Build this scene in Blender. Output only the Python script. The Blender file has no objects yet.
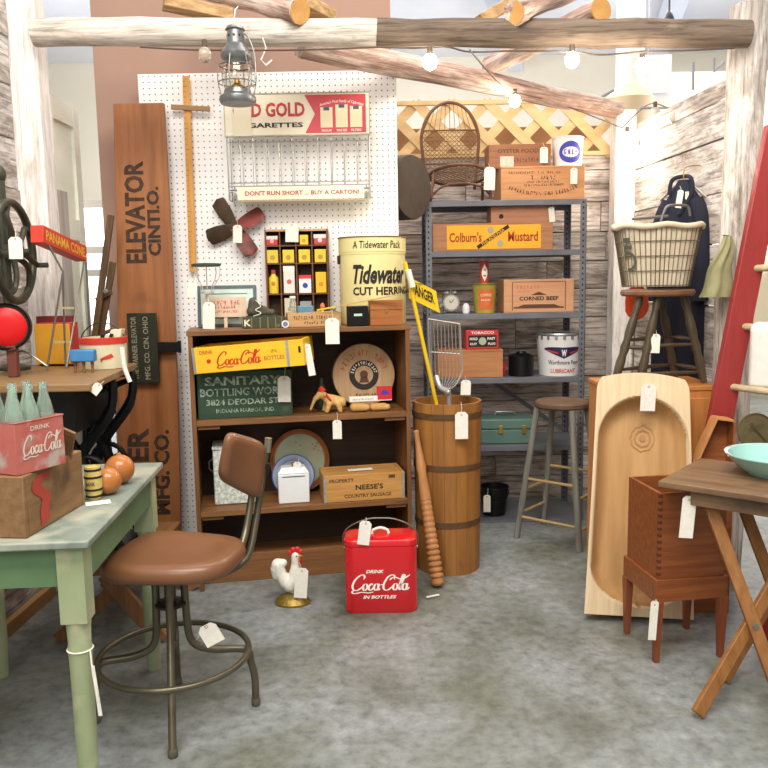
import bpy, math, random
from mathutils import Matrix, Vector
random.seed(7)
SC = bpy.context.scene
COL = SC.collection
pi = math.pi
R = math.radians

# ---------------------------------------------------------------- camera
CH, FPX, PITCH, ROLL = 1.40, 800.0, R(7.4), R(1.0)
cam_d = bpy.data.cameras.new('camera'); cam = bpy.data.objects.new('camera', cam_d); COL.objects.link(cam)
cam_d.sensor_width = 36; cam_d.lens = 36 * FPX / 768; cam_d.clip_end = 200
cam.matrix_world = Matrix.Translation((0, 0, CH)) @ Matrix.Rotation(pi/2 - PITCH, 4, 'X') @ Matrix.Rotation(-ROLL, 4, 'Z')
SC.camera = cam

def ray(px, py):
    u, v = px - 384, 384 - py
    c, s = math.cos(ROLL), math.sin(ROLL)
    u, v = u*c + v*s, -u*s + v*c
    cp, sp = math.cos(PITCH), math.sin(PITCH)
    return Vector((u, FPX*cp + v*sp, v*cp - FPX*sp))
def at(px, py, Y):
    r = ray(px, py); t = Y / r.y
    return Vector((r.x*t, Y, CH + r.z*t))
def atz(px, py, z):
    r = ray(px, py); t = (z - CH) / r.z
    return Vector((r.x*t, r.y*t, z))

# ---------------------------------------------------------------- materials
def lin(c):
    if isinstance(c, str): c = tuple(int(c[i:i+2], 16) for i in (0, 2, 4))
    o = []
    for v in c[:3]:
        v /= 255
        o.append(v/12.92 if v <= .04045 else ((v+.055)/1.055)**2.4)
    return (*o, 1)
MATS = {}
def M(name, c1, c2=None, c3=None, sc=(8, 8, 8), rough=.6, metal=0, bump=0, wear=.5, wsc=4, isl=0, detail=5,
      trans=0, emis=0, contrast=.25, coat=0, alpha=1, ior=1.45):
    if name in MATS: return MATS[name]
    m = bpy.data.materials.new(name); m.use_nodes = True
    nt = m.node_tree; N = nt.nodes; L = nt.links
    b = N['Principled BSDF']
    b.inputs['Roughness'].default_value = rough; b.inputs['Metallic'].default_value = metal
    b.inputs['IOR'].default_value = ior
    if trans: b.inputs['Transmission Weight'].default_value = trans
    if coat: b.inputs['Coat Weight'].default_value = coat; b.inputs['Coat Roughness'].default_value = .15
    if alpha < 1: b.inputs['Alpha'].default_value = alpha
    col = lin(c1)
    b.inputs['Base Color'].default_value = col
    if emis:
        b.inputs['Emission Color'].default_value = col; b.inputs['Emission Strength'].default_value = emis
    tc = N.new('ShaderNodeTexCoord'); mp = N.new('ShaderNodeMapping'); L.new(tc.outputs['Object'], mp.inputs[0])
    mp.inputs['Scale'].default_value = sc
    out = None
    nz = None
    if c2 or bump:
        nz = N.new('ShaderNodeTexNoise'); nz.inputs['Scale'].default_value = 1; nz.inputs['Detail'].default_value = detail
        nz.inputs['Roughness'].default_value = .6
        vec = mp.outputs[0]
        if isl:
            g = N.new('ShaderNodeNewGeometry'); sm = N.new('ShaderNodeMath'); sm.operation = 'MULTIPLY'; sm.inputs[1].default_value = 37
            L.new(g.outputs['Random Per Island'], sm.inputs[0])
            ad = N.new('ShaderNodeVectorMath'); L.new(mp.outputs[0], ad.inputs[0]); L.new(sm.outputs[0], ad.inputs[1]); vec = ad.outputs[0]
        L.new(vec, nz.inputs['Vector'])
    if c2:
        rp = N.new('ShaderNodeValToRGB'); L.new(nz.outputs[0], rp.inputs[0])
        rp.color_ramp.elements[0].position = .5 - contrast; rp.color_ramp.elements[1].position = .5 + contrast
        rp.color_ramp.elements[0].color = lin(c2); rp.color_ramp.elements[1].color = col
        out = rp.outputs[0]
    if c3:
        n2 = N.new('ShaderNodeTexNoise'); n2.inputs['Scale'].default_value = wsc; n2.inputs['Detail'].default_value = 6
        L.new(tc.outputs['Object'], n2.inputs['Vector'])
        r2 = N.new('ShaderNodeValToRGB'); L.new(n2.outputs[0], r2.inputs[0])
        p = 1 - wear
        r2.color_ramp.elements[0].position = max(0, p - .07); r2.color_ramp.elements[1].position = min(1, p + .07)
        mx = N.new('ShaderNodeMix'); mx.data_type = 'RGBA'
        L.new(r2.outputs[0], mx.inputs[0])
        if out: L.new(out, mx.inputs[6])
        else: mx.inputs[6].default_value = col
        mx.inputs[7].default_value = lin(c3); out = mx.outputs[2]
    if isl:
        g2 = N.new('ShaderNodeNewGeometry'); mr = N.new('ShaderNodeMapRange'); L.new(g2.outputs['Random Per Island'], mr.inputs[0])
        mr.inputs[3].default_value = 1 - isl; mr.inputs[4].default_value = 1 + isl*.4
        hs = N.new('ShaderNodeHueSaturation'); L.new(mr.outputs[0], hs.inputs['Value'])
        if out: L.new(out, hs.inputs['Color'])
        else: hs.inputs['Color'].default_value = col
        out = hs.outputs[0]
    if out: L.new(out, b.inputs['Base Color'])
    if bump:
        bp = N.new('ShaderNodeBump'); bp.inputs['Strength'].default_value = bump; bp.inputs['Distance'].default_value = .01
        L.new(nz.outputs[0], bp.inputs['Height']); L.new(bp.outputs[0], b.inputs['Normal'])
    MATS[name] = m
    return m
def wood(name, c1, c2, axis='x', rough=.55, c3=None, wear=.4, wsc=6, bump=.25, isl=0, fine=45, long=3, contrast=.28):
    sc = {'x': (long, fine, fine), 'y': (fine, long, fine), 'z': (fine, fine, long)}[axis]
    return M(name, c1, c2, c3, sc=sc, rough=rough, bump=bump, wear=wear, wsc=wsc, isl=isl, contrast=contrast)

def barn(name, axis, light, mid, dark, washed=.5, isl=.25, gs=.7):
    """old sawn boards: fine dark grain streaks, grey weathering and remains of whitewash, different on every board"""
    m = bpy.data.materials.new(name); m.use_nodes = True; nt = m.node_tree; N = nt.nodes; L = nt.links; b = N['Principled BSDF']
    tc = N.new('ShaderNodeTexCoord'); g = N.new('ShaderNodeNewGeometry')
    sm = N.new('ShaderNodeMath'); sm.operation = 'MULTIPLY'; sm.inputs[1].default_value = 61; L.new(g.outputs['Random Per Island'], sm.inputs[0])
    ad = N.new('ShaderNodeVectorMath'); L.new(tc.outputs['Object'], ad.inputs[0]); L.new(sm.outputs[0], ad.inputs[1])
    def nz(lo, hi, det, dist=0):
        mp = N.new('ShaderNodeMapping'); L.new(ad.outputs[0], mp.inputs[0]); s = [hi]*3; s['xyz'.index(axis)] = lo; mp.inputs['Scale'].default_value = s
        n = N.new('ShaderNodeTexNoise'); n.inputs['Scale'].default_value = 1; n.inputs['Detail'].default_value = det; n.inputs['Roughness'].default_value = .7; n.inputs['Distortion'].default_value = dist
        L.new(mp.outputs[0], n.inputs['Vector']); return n.outputs[0]
    def ramp(i, p0, c0, p1, c1):
        r = N.new('ShaderNodeValToRGB'); L.new(i, r.inputs[0]); e = r.color_ramp.elements; e[0].position = p0; e[0].color = lin(c0); e[1].position = p1; e[1].color = lin(c1); return r.outputs[0]
    def mix(f, a, c, mode='MIX'):
        x = N.new('ShaderNodeMix'); x.data_type = 'RGBA'; x.blend_type = mode
        if isinstance(f, float): x.inputs[0].default_value = f
        else: L.new(f, x.inputs[0])
        L.new(a, x.inputs[6]); L.new(c, x.inputs[7]); return x.outputs[2]
    base = ramp(nz(1.5, 14, 6), .32, dark, .62, mid)
    wash = ramp(nz(2.2, 7, 7, .6), 1-washed-.06, '000000', 1-washed+.08, 'FFFFFF')
    lt = ramp(nz(5, 40, 4), .3, mid, .55, light)
    c = mix(wash, base, lt)
    grain = nz(3.5, 75, 3, .3)
    c = mix(gs, c, ramp(grain, .36, '6A5E56', .52, 'FFFFFF'), 'MULTIPLY')
    mr = N.new('ShaderNodeMapRange'); L.new(g.outputs['Random Per Island'], mr.inputs[0]); mr.inputs[3].default_value = 1-isl; mr.inputs[4].default_value = 1+isl*.3
    hs = N.new('ShaderNodeHueSaturation'); L.new(mr.outputs[0], hs.inputs['Value']); L.new(c, hs.inputs['Color'])
    L.new(hs.outputs[0], b.inputs['Base Color']); b.inputs['Roughness'].default_value = .85
    bp = N.new('ShaderNodeBump'); bp.inputs['Strength'].default_value = .7; bp.inputs['Distance'].default_value = .006; L.new(grain, bp.inputs['Height']); L.new(bp.outputs[0], b.inputs['Normal'])
    MATS[name] = m; return m

# ---------------------------------------------------------------- mesh builder
def rotm(rx=0, ry=0, rz=0): return Matrix.Rotation(R(rz), 4, 'Z') @ Matrix.Rotation(R(ry), 4, 'Y') @ Matrix.Rotation(R(rx), 4, 'X')
def mv(x, y, z, rx=0, ry=0, rz=0): return Matrix.Translation((x, y, z)) @ rotm(rx, ry, rz)
class MB:
    def __init__(s): s.v = []; s.f = []
    def add(s, vs, fs, m=None):
        o = len(s.v)
        s.v += [tuple(m @ Vector(p)) if m else tuple(p) for p in vs]
        s.f += [tuple(i + o for i in f) for f in fs]
        return s
    def box(s, x0, x1, y0, y1, z0, z1, m=None):
        return s.hexa((x0, x1, y0, y1, z0), (x0, x1, y0, y1, z1), m)
    def hexa(s, a, b, m=None):
        vs = []
        for (x0, x1, y0, y1, z) in (a, b): vs += [(x0, y0, z), (x1, y0, z), (x1, y1, z), (x0, y1, z)]
        return s.add(vs, [(3, 2, 1, 0), (4, 5, 6, 7), (0, 1, 5, 4), (1, 2, 6, 5), (2, 3, 7, 6), (3, 0, 4, 7)], m)
    def bar(s, p, q, w, h, up=(0, 0, 1), m=None):       # box from p to q, w across, h along up
        p, q = Vector(p), Vector(q); d = (q - p).normalized(); u = Vector(up)
        sd = d.cross(u).normalized(); u = sd.cross(d).normalized()
        vs = []
        for c in (p, q):
            for a, b_ in ((-1, -1), (1, -1), (1, 1), (-1, 1)): vs.append(c + sd*a*w/2 + u*b_*h/2)
        return s.add(vs, [(0, 1, 2, 3), (7, 6, 5, 4), (4, 5, 1, 0), (5, 6, 2, 1), (6, 7, 3, 2), (7, 4, 0, 3)], m)
    def tube(s, pts, r, n=8, closed=False, m=None, caps=True):
        pts = [Vector(p) for p in pts]; k = len(pts)
        rs = r if isinstance(r, (list, tuple)) else [r]*k
        vs = []; nrm = None
        for i, p in enumerate(pts):
            if closed: t = (pts[(i+1) % k] - pts[i-1])
            else: t = pts[min(i+1, k-1)] - pts[max(i-1, 0)]
            t = t.normalized() if t.length > 1e-9 else Vector((0, 0, 1))
            if nrm is None:
                nrm = t.cross(Vector((0, 0, 1)))
                if nrm.length < .1: nrm = t.cross(Vector((1, 0, 0)))
            else: nrm = nrm - t*nrm.dot(t)
            nrm = nrm.normalized(); bn = t.cross(nrm)
            for j in range(n):
                a = 2*pi*j/n; vs.append(p + nrm*math.cos(a)*rs[i] + bn*math.sin(a)*rs[i])
        fs = []
        for i in range(k if closed else k-1):
            for j in range(n):
                a, b_ = i*n + j, i*n + (j+1) % n; c = ((i+1) % k)*n + (j+1) % n; d = ((i+1) % k)*n + j
                fs.append((a, d, c, b_))
        if not closed and caps: fs += [tuple(range(n)), tuple(range((k-1)*n, k*n))[::-1]]
        return s.add(vs, fs, m)
    def lathe(s, prof, n=24, m=None, caps=True, ex=1):   # prof = [(r, z)]; ex stretches y
        vs = []; fs = []
        for r, z in prof:
            for j in range(n): a = 2*pi*j/n; vs.append((r*math.cos(a), r*math.sin(a)*ex, z))
        for i in range(len(prof)-1):
            for j in range(n): fs.append((i*n+j, i*n+(j+1) % n, (i+1)*n+(j+1) % n, (i+1)*n+j))
        if caps:
            if prof[0][0] > 1e-5: fs.append(tuple(range(n))[::-1])
            if prof[-1][0] > 1e-5: fs.append(tuple(range((len(prof)-1)*n, len(prof)*n)))
        return s.add(vs, fs, m)
    def prism(s, pts, y0, y1, m=None):                   # outline in xz, counter-clockwise seen from -y, extruded along y
        n = len(pts)
        vs = [(x, y0, z) for x, z in pts] + [(x, y1, z) for x, z in pts]
        fs = [tuple(range(n)), tuple(range(n, 2*n))[::-1]] + [((i+1) % n, i, i+n, (i+1) % n + n) for i in range(n)]
        return s.add(vs, fs, m)
    def ell(s, c, rx, ry, rz, nu=16, nv=10, m=None):
        vs = []; fs = []
        for i in range(nv+1):
            t = pi*i/nv - pi/2
            for j in range(nu):
                a = 2*pi*j/nu
                vs.append((c[0]+rx*math.cos(t)*math.cos(a), c[1]+ry*math.cos(t)*math.sin(a), c[2]+rz*math.sin(t)))
        for i in range(nv):
            for j in range(nu): fs.append((i*nu+j, i*nu+(j+1) % nu, (i+1)*nu+(j+1) % nu, (i+1)*nu+j))
        return s.add(vs, fs, m)
    def grid(s, fn, nu, nv, m=None, closed=False):
        vs = [fn(i/nu, j/nv) for j in range(nv+1) for i in range(nu if closed else nu+1)]
        w = nu if closed else nu+1; fs = []
        for j in range(nv):
            for i in range(nu): fs.append((j*w+i, j*w+(i+1) % w, (j+1)*w+(i+1) % w, (j+1)*w+i))
        return s.add(vs, fs, m)
    def disc(s, c, r, y0, y1, n=32, m=None):             # disc facing -y
        return s.prism([(c[0]+r*math.cos(2*pi*i/n), c[1]+r*math.sin(2*pi*i/n)) for i in range(n)], y0, y1, m)
    def ring(s, c, r, t, n=32, axis='z', m=None, k=8):
        P_ = []
        for i in range(n):
            a = 2*pi*i/n; x, y = r*math.cos(a), r*math.sin(a)
            P_.append((c[0]+x, c[1]+y, c[2]) if axis == 'z' else (c[0]+x, c[1], c[2]+y) if axis == 'y' else (c[0], c[1]+x, c[2]+y))
        return s.tube(P_, t, k, True, m)

def mesh_obj(name, mb, mat, smooth=38, bev=0):
    me = bpy.data.meshes.new(name); me.from_pydata(mb.v, [], mb.f); me.validate()
    import bmesh
    bm = bmesh.new(); bm.from_mesh(me); bmesh.ops.remove_doubles(bm, verts=bm.verts, dist=1e-6)
    if not getattr(mb, 'keep', False): bmesh.ops.recalc_face_normals(bm, faces=bm.faces)
    bm.to_mesh(me); bm.free()
    me.polygons.foreach_set('use_smooth', [True]*len(me.polygons)); me.set_sharp_from_angle(angle=R(smooth))
    me.materials.append(mat)
    o = bpy.data.objects.new(name, me); COL.objects.link(o)
    if bev:
        b = o.modifiers.new('bevel', 'BEVEL'); b.width = bev; b.segments = 2; b.limit_method = 'ANGLE'; b.angle_limit = R(40); b.harden_normals = False
    return o
def props(o, label, cat, group=None, kind=None):
    if label: o['label'] = label
    if cat: o['category'] = cat
    if group: o['group'] = group
    if kind: o['kind'] = kind
    return o
def T(name, label, cat, loc, rz=0, group=None, mat4=None):
    o = bpy.data.objects.new(name, None); COL.objects.link(o); o.empty_display_size = .05
    if mat4 is not None: o.matrix_basis = mat4
    else: o.location = loc; o.rotation_euler = (0, 0, R(rz))
    return props(o, label, cat, group)
def P(name, mb, mat, parent, label=None, bev=0, smooth=38, blob=0):
    o = mesh_obj(name, mb, mat, smooth, bev); o.parent = parent
    if label: o['label'] = label
    if blob: blobify(o, blob)
    return o
def S(name, mb, mat, label, cat, loc=(0, 0, 0), rz=0, group=None, bev=0, smooth=38, mat4=None, blob=0):
    o = mesh_obj(name, mb, mat, smooth, bev)
    if mat4 is not None: o.matrix_basis = mat4
    else: o.location = loc; o.rotation_euler = (0, 0, R(rz))
    if blob: blobify(o, blob)
    return props(o, label, cat, group)
def blobify(o, vox):
    r = o.modifiers.new('remesh', 'REMESH'); r.mode = 'VOXEL'; r.voxel_size = vox; r.use_smooth_shade = True
    s = o.modifiers.new('smooth', 'SMOOTH'); s.factor = .6; s.iterations = 6
def ST(name, mb, mat, loc=(0, 0, 0), rz=0, bev=0, parent=None, smooth=38):
    o = mesh_obj(name, mb, mat, smooth, bev); o.location = loc; o.rotation_euler = (0, 0, R(rz))
    if parent: o.parent = parent
    else: o['kind'] = 'structure'
    return o
def copy_tree(o, parent=None):
    c = o.copy(); COL.objects.link(c)
    if parent: c.parent = parent
    for ch in list(o.children): copy_tree(ch, c)
    return c

# ---------------------------------------------------------------- lettering
_tx = {}
def glyphs(s, bold=0, shear=0):
    k = (s, bold, shear)
    if k in _tx: return _tx[k]
    cu = bpy.data.curves.new('t', 'FONT'); cu.body = s; cu.offset = bold; cu.shear = shear; cu.resolution_u = 2
    ob = bpy.data.objects.new('t', cu); COL.objects.link(ob)
    me = bpy.data.meshes.new_from_object(ob.evaluated_get(bpy.context.evaluated_depsgraph_get()))
    vs = [(v.co.x, v.co.y) for v in me.vertices]; fs = [tuple(p.vertices) for p in me.polygons]
    bpy.data.objects.remove(ob); bpy.data.curves.remove(cu); bpy.data.meshes.remove(me)
    x0 = min(v[0] for v in vs); x1 = max(v[0] for v in vs); y0 = min(v[1] for v in vs); y1 = max(v[1] for v in vs)
    _tx[k] = ([((x-x0)/(x1-x0), (y-y0)/(y1-y0)) for x, y in vs], fs)
    return _tx[k]
# a line is (text, centre x, centre z, width, height[, bold, shear, rot, arch])
def text(lines, y=-.0012, fn=None, m=None, mb=None):
    mb = mb or MB(); mb.keep = True
    for ln in lines:
        s, cx, cz, w, h = ln[:5]; bold = ln[5] if len(ln) > 5 else .01; shear = ln[6] if len(ln) > 6 else 0
        rot = R(ln[7]) if len(ln) > 7 else 0; arch = ln[8] if len(ln) > 8 else 0
        vs, fs = glyphs(s, bold, shear); out = []
        for u, v in vs:
            x, z = (u-.5)*w, (v-.5)*h
            if arch:                                    # arch = radius of the baseline arc (+ up, - down)
                a = x/arch; rr = arch + z; x, z = rr*math.sin(a), rr*math.cos(a) - arch
            x, z = x*math.cos(rot) - z*math.sin(rot), x*math.sin(rot) + z*math.cos(rot)
            p = (cx+x, y, cz+z)
            out.append(fn(*p) if fn else p)
        mb.add(out, fs, m)
    return mb
def catmull(pts, k=8):
    out = []
    P_ = [pts[0]] + list(pts) + [pts[-1]]
    for i in range(1, len(P_)-2):
        for t in range(k):
            t /= k
            out.append(tuple(.5*(2*b + (c-a)*t + (2*a-5*b+4*c-d)*t*t + (3*b-a-3*c+d)*t**3) for a, b, c, d in zip(P_[i-1], P_[i], P_[i+1], P_[i+2])))
    out.append(tuple(pts[-1]))
    return out
def strokes(sts, fx, fz, w, h, y=-.0015, wmin=.1, wmax=.3, fn=None, bounds=None, shear=0, m=None, mb=None):
    mb = mb or MB(); mb.keep = True
    S_ = [catmull([(p[0]+shear*p[1], p[1]) for p in st], 7) for st in sts]
    x0, x1, z0, z1 = bounds or (min(p[0] for s in S_ for p in s), max(p[0] for s in S_ for p in s), min(p[1] for s in S_ for p in s), max(p[1] for s in S_ for p in s))
    sx, sz = w/(x1-x0), h/(z1-z0)
    for n_, st in enumerate(S_):
        vs = []; k = len(st); yy = y - n_*.00004
        for i, p in enumerate(st):
            a, b = st[max(0, i-1)], st[min(k-1, i+1)]
            dx, dz = b[0]-a[0], b[1]-a[1]; L_ = math.hypot(dx, dz) or 1
            t = i/(k-1); wd = (wmin + (wmax-wmin)*abs(dz/L_)**1.5)*min(1, .35+5*t, .35+5*(1-t))/2
            nx, nz = -dz/L_*wd, dx/L_*wd
            for sg in (1, -1):
                q = (fx + (p[0]+nx*sg-(x0+x1)/2)*sx, yy, fz + (p[1]+nz*sg-(z0+z1)/2)*sz)
                vs.append(fn(*q) if fn else q)
        mb.add(vs, [(2*i, 2*i+1, 2*i+3, 2*i+2) for i in range(k-1)], m)
    return mb
def oval(cx, cz, rx, rz, a0=90, a1=460, n=12): return [(cx+rx*math.cos(R(a0+(a1-a0)*i/n)), cz+rz*math.sin(R(a0+(a1-a0)*i/n))) for i in range(n+1)]
COLA = [
 [(2.2, 2.1), (2.35, 2.6), (1.9, 3.0), (1.2, 2.7), (.5, 1.9), (.2, .9), (.5, .15), (1.2, .0), (2.0, .5), (2.3, .9)],
 oval(2.75, .62, .42, .62), [(3.1, .9), (3.6, .75)],
 [(4.15, .95), (3.95, 1.25), (3.6, .95), (3.5, .4), (3.8, .0), (4.3, .3), (4.6, .8)],
 oval(4.95, .62, .42, .62), [(5.45, 1.25), (5.35, .5), (5.45, .05), (5.8, .3)],
 [(5.7, 1.0), (6.3, 1.1)],
 [(8.3, 2.0), (8.3, 2.6), (7.8, 2.9), (7.1, 2.6), (6.6, 1.8), (6.35, .9), (6.6, .15), (7.3, .0), (8.0, .5), (8.3, .9)],
 oval(8.75, .62, .42, .62), [(9.1, .9), (9.4, .8)],
 [(9.4, .6), (10.0, 1.6), (10.25, 2.7), (9.95, 2.9), (9.7, 2.0), (9.55, .7), (9.7, .05), (10.1, .3)],
 oval(10.6, .62, .42, .62), [(11.1, 1.25), (11.0, .5), (11.1, .05), (11.6, .5)],
 [(7.4, 1.9), (7.8, 2.3), (8.6, 2.4), (9.5, 2.1), (10.4, 2.3), (11.3, 2.9)],
 [(.6, .1), (.3, -.35), (.9, -.6), (2.2, -.35), (3.6, -.5), (4.6, -.3)],
]
def cola(fx, fz, w, h, **k): return strokes(COLA, fx, fz, w, h, wmin=.16, wmax=.42, shear=.18, **k)

# ---------------------------------------------------------------- price tags (a card tied on with string: a part of what it is tied to)
PAPER = M('tag_paper', 'F4F1EA', 'E6E1D6', sc=(60, 60, 60), rough=.8)
STRING = M('tag_string', 'EDE8DC', rough=.9)
def tag(parent, px, yt, yb, wpx, Y, tilt=0, to=None, name='price_tag', yaw=0):
    """card whose top centre is seen at (px, yt), at distance Y"""
    a, b = at(px, yt, Y), at(px, yb, Y)
    h = a.z - b.z; w = (at(px + wpx/2, yt, Y) - at(px - wpx/2, yt, Y)).length
    inv = parent.matrix_basis.inverted(); c = inv @ a
    rz = inv.to_euler().z if abs(inv.to_euler().x) < .01 else 0
    mm = Matrix.Translation(c) @ inv.to_3x3().to_4x4().normalized() @ Matrix.Rotation(R(yaw), 4, 'Z') @ Matrix.Rotation(R(tilt), 4, 'Y')
    o = w*.22
    pts = [(-w/2, -h), (w/2, -h), (w/2, -o), (w/2-o, 0), (-w/2+o, 0), (-w/2, -o)]
    mb = MB().prism(pts, -.0008, .0008, mm)
    t = P(name, mb, PAPER, parent)
    P('tag_hole', MB().ring((0, -.001, -h*.1), w*.07, .0009, 12, 'y', mm, 4), M('tag_eyelet', '8A6A4A'), t)
    s0 = mm @ Vector((0, -.0015, -h*.1))
    if to is None: s1 = c + (inv.to_3x3() @ Vector((0, .004, .02)))
    else: s1 = inv @ at(*to)
    mid = (s0 + s1)/2 + Vector((.002, -.002, 0))
    P('string', MB().tube([s0, mid, s1], .0009, 5), STRING, t)
    return t
def span(x0, x1, yt, Y, z0):
    """base centre, width, height of something seen between columns x0..x1 with its top at row yt, standing at z0"""
    xm = (x0+x1)/2; top = at(xm, yt, Y); b = at(xm, yt + 30, Y)
    w = (at(x1, yt, Y) - at(x0, yt, Y)).x
    ss = (top.z - z0)
    x = top.x
    return Vector((x, Y, z0)), w, ss
def scrib(lines, y=-.0012, fn=None, m=None, mb=None, seed=3):
    """worn lettering nobody can read any more: rows of small broken letter-like strokes; line = (cx, cz, w, h[, arch])"""
    rnd = random.Random(seed); mb = mb or MB(); mb.keep = True
    for ln in lines:
        cx, cz, w, h = ln[:4]; arch = ln[4] if len(ln) > 4 else 0
        n = max(3, int(w/(h*.8))); cw = w/n
        for i in range(n):
            if rnd.random() < .12: continue
            x0 = cx - w/2 + (i+.5)*cw
            for k in range(rnd.choice((2, 3, 3))):
                a = rnd.uniform(-.32, .32)*cw; b = rnd.choice((a, a, rnd.uniform(-.3, .3)*cw)); za, zb = rnd.choice(((-.5, .5), (-.5, .5), (-.5, 0), (.1, .5)))
                if k == 2: a, b, za, zb = -.3*cw, .3*cw, *(rnd.choice((-.45, 0, .45)),)*2
                t = h*.09; q = []
                dx, dz = (b-a), (zb-za)*h; L_ = math.hypot(dx, dz) or 1; nx, nz = -dz/L_*t, dx/L_*t
                for (px, pz) in ((a+nx, za*h+nz), (a-nx, za*h-nz), (b-nx, zb*h-nz), (b+nx, zb*h+nz)):
                    x, z = x0+px, cz+pz
                    if arch:
                        an = (x-cx)/arch; rr = arch + pz; x, z = cx + rr*math.sin(an), cz - arch + rr*math.cos(an)
                    p = (x, y - .00003*k, z); q.append(fn(*p) if fn else p)
                mb.add(q, [(0, 1, 2, 3)], m)
    return mb
# ================================================================ light
W_ = bpy.data.worlds.new('world'); SC.world = W_; W_.use_nodes = True
W_.node_tree.nodes['Background'].inputs[0].default_value = lin('F8F6EE'); W_.node_tree.nodes['Background'].inputs[1].default_value = .42
SC.view_settings.view_transform = 'Standard'; SC.view_settings.look = 'None'; SC.view_settings.gamma = 1; SC.view_settings.exposure = 0.5
def area(loc, tgt, sx, sy, e, c='FFF8EC'):
    l = bpy.data.lights.new('ceiling_or_fill_lamp', 'AREA'); l.shape = 'RECTANGLE'; l.size = sx; l.size_y = sy; l.energy = e; l.color = lin(c)[:3]
    o = bpy.data.objects.new('ceiling_or_fill_lamp', l); COL.objects.link(o); o.location = loc
    o.rotation_euler = (Vector(tgt)-Vector(loc)).to_track_quat('-Z', 'Y').to_euler()
area((0, .6, 4.3), (0, 3.0, .8), 3.2, 1.4, 150)
area((-1.2, -1.6, 3.4), (0, 3.2, .9), 1.6, 1.6, 50)
area((0, 4.3, 4.6), (0, 4.2, 0), 2.6, 1.2, 48)
area((0, 8.5, 4.9), (0, 8.5, 0), 8, 3, 260)
area((0, 11, 3.0), (0, 14.8, 3.2), 8, 2, 70, 'F6F8FF')  # added fill light facing the far wall, no fixture there
for x_ in (-5, 5):
    area((x_, 9, 2.2), (0, 9.5, 5.3), 3, 1, 150, 'F4F6FF')  # added uplights to brighten the hall ceiling, not fixtures of the hall

# ================================================================ setting
def concrete():
    m = bpy.data.materials.new('concrete'); m.use_nodes = True; N = m.node_tree.nodes; L = m.node_tree.links; b = N['Principled BSDF']
    tc = N.new('ShaderNodeTexCoord')
    def nz(s, d=6, w=0):
        n = N.new('ShaderNodeTexNoise'); n.inputs['Scale'].default_value = s; n.inputs['Detail'].default_value = d; n.inputs['Roughness'].default_value = .65
        n.inputs['Distortion'].default_value = w; L.new(tc.outputs['Object'], n.inputs['Vector']); return n.outputs[0]
    def ramp(i, stops):
        r = N.new('ShaderNodeValToRGB'); L.new(i, r.inputs[0]); e = r.color_ramp.elements
        while len(e) < len(stops): e.new(.5)
        for k, (p, c) in enumerate(stops): e[k].position = p; e[k].color = lin(c)
        return r.outputs[0]
    def mix(f, a, c, mode='MIX'):
        x = N.new('ShaderNodeMix'); x.data_type = 'RGBA'; x.blend_type = mode
        if isinstance(f, float): x.inputs[0].default_value = f
        else: L.new(f, x.inputs[0])
        L.new(a, x.inputs[6]); L.new(c, x.inputs[7]); return x.outputs[2]
    base = ramp(nz(1.6, 7, .4), [(.3, '62665C'), (.43, '828782'), (.57, '9CA2A4'), (.76, 'B4BBC0')])
    green = ramp(nz(2.3, 6, .8), [(.50, '000000'), (.66, 'B8B8B8')])
    gcol = ramp(nz(9, 5), [(.35, '565838'), (.7, '85876A')])
    c = mix(green, base, gcol)
    fine = ramp(nz(22, 8), [(.3, '6A6A66'), (.5, 'D0D0D0'), (.7, 'FFFFFF')])
    c = mix(.6, c, fine, 'MULTIPLY')
    spots = ramp(nz(7, 3, 1.2), [(.74, '000000'), (.80, '909090')])
    sc_ = ramp(nz(12, 3), [(.3, 'C4C8CA'), (.7, '6B6038')])
    c = mix(spots, c, sc_)
    L.new(c, b.inputs['Base Color']); b.inputs['Roughness'].default_value = .5
    r = N.new('ShaderNodeMapRange'); L.new(nz(5, 5), r.inputs[0]); r.inputs[3].default_value = .32; r.inputs[4].default_value = .6; L.new(r.outputs[0], b.inputs['Roughness'])
    bp = N.new('ShaderNodeBump'); bp.inputs['Strength'].default_value = .12; bp.inputs['Distance'].default_value = .01; L.new(nz(30, 8), bp.inputs['Height']); L.new(bp.outputs[0], b.inputs['Normal'])
    return m
ST('floor', MB().box(-9, 9, -2.5, 15, -.1, 0), concrete())

WW_Y = barn('whitewashed_planks', 'y', 'F4EFEC', 'C4B8B0', '87786E', .52, .22, .6)
WW_Z = barn('whitewashed_post', 'z', 'F6F3F1', 'D2C9C4', '96897F', .62, .0, .3)
GREYPLANK = barn('weathered_planks', 'x', 'E0D6D0', 'AEA096', '6A5C52', .56, .30)
# rear plank wall, boards with gaps (top ~2.15)
ZB = at(505, 157, 5.0).z
random.seed(3)
z = 0; mb = MB(); dk = MB()
while z < ZB - .01:
    h = random.uniform(.13, .2); z1 = min(ZB, z + h - .006)
    x = -.05 - random.random()*.3
    while x < 1.5:
        x2 = min(1.55, x + random.uniform(.8, 1.6)); 
        mb.box(x, x2-.004, 5.0+random.uniform(0, .012), 5.03, z, z1); x = x2
    z += h
WB = ST('wall_back', mb, GREYPLANK)
ST('trim_2', MB().box(-.3, 1.6, 5.035, 5.06, 0, ZB-.01), M('dark_backing', '4A3F38'), parent=None)
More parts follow.
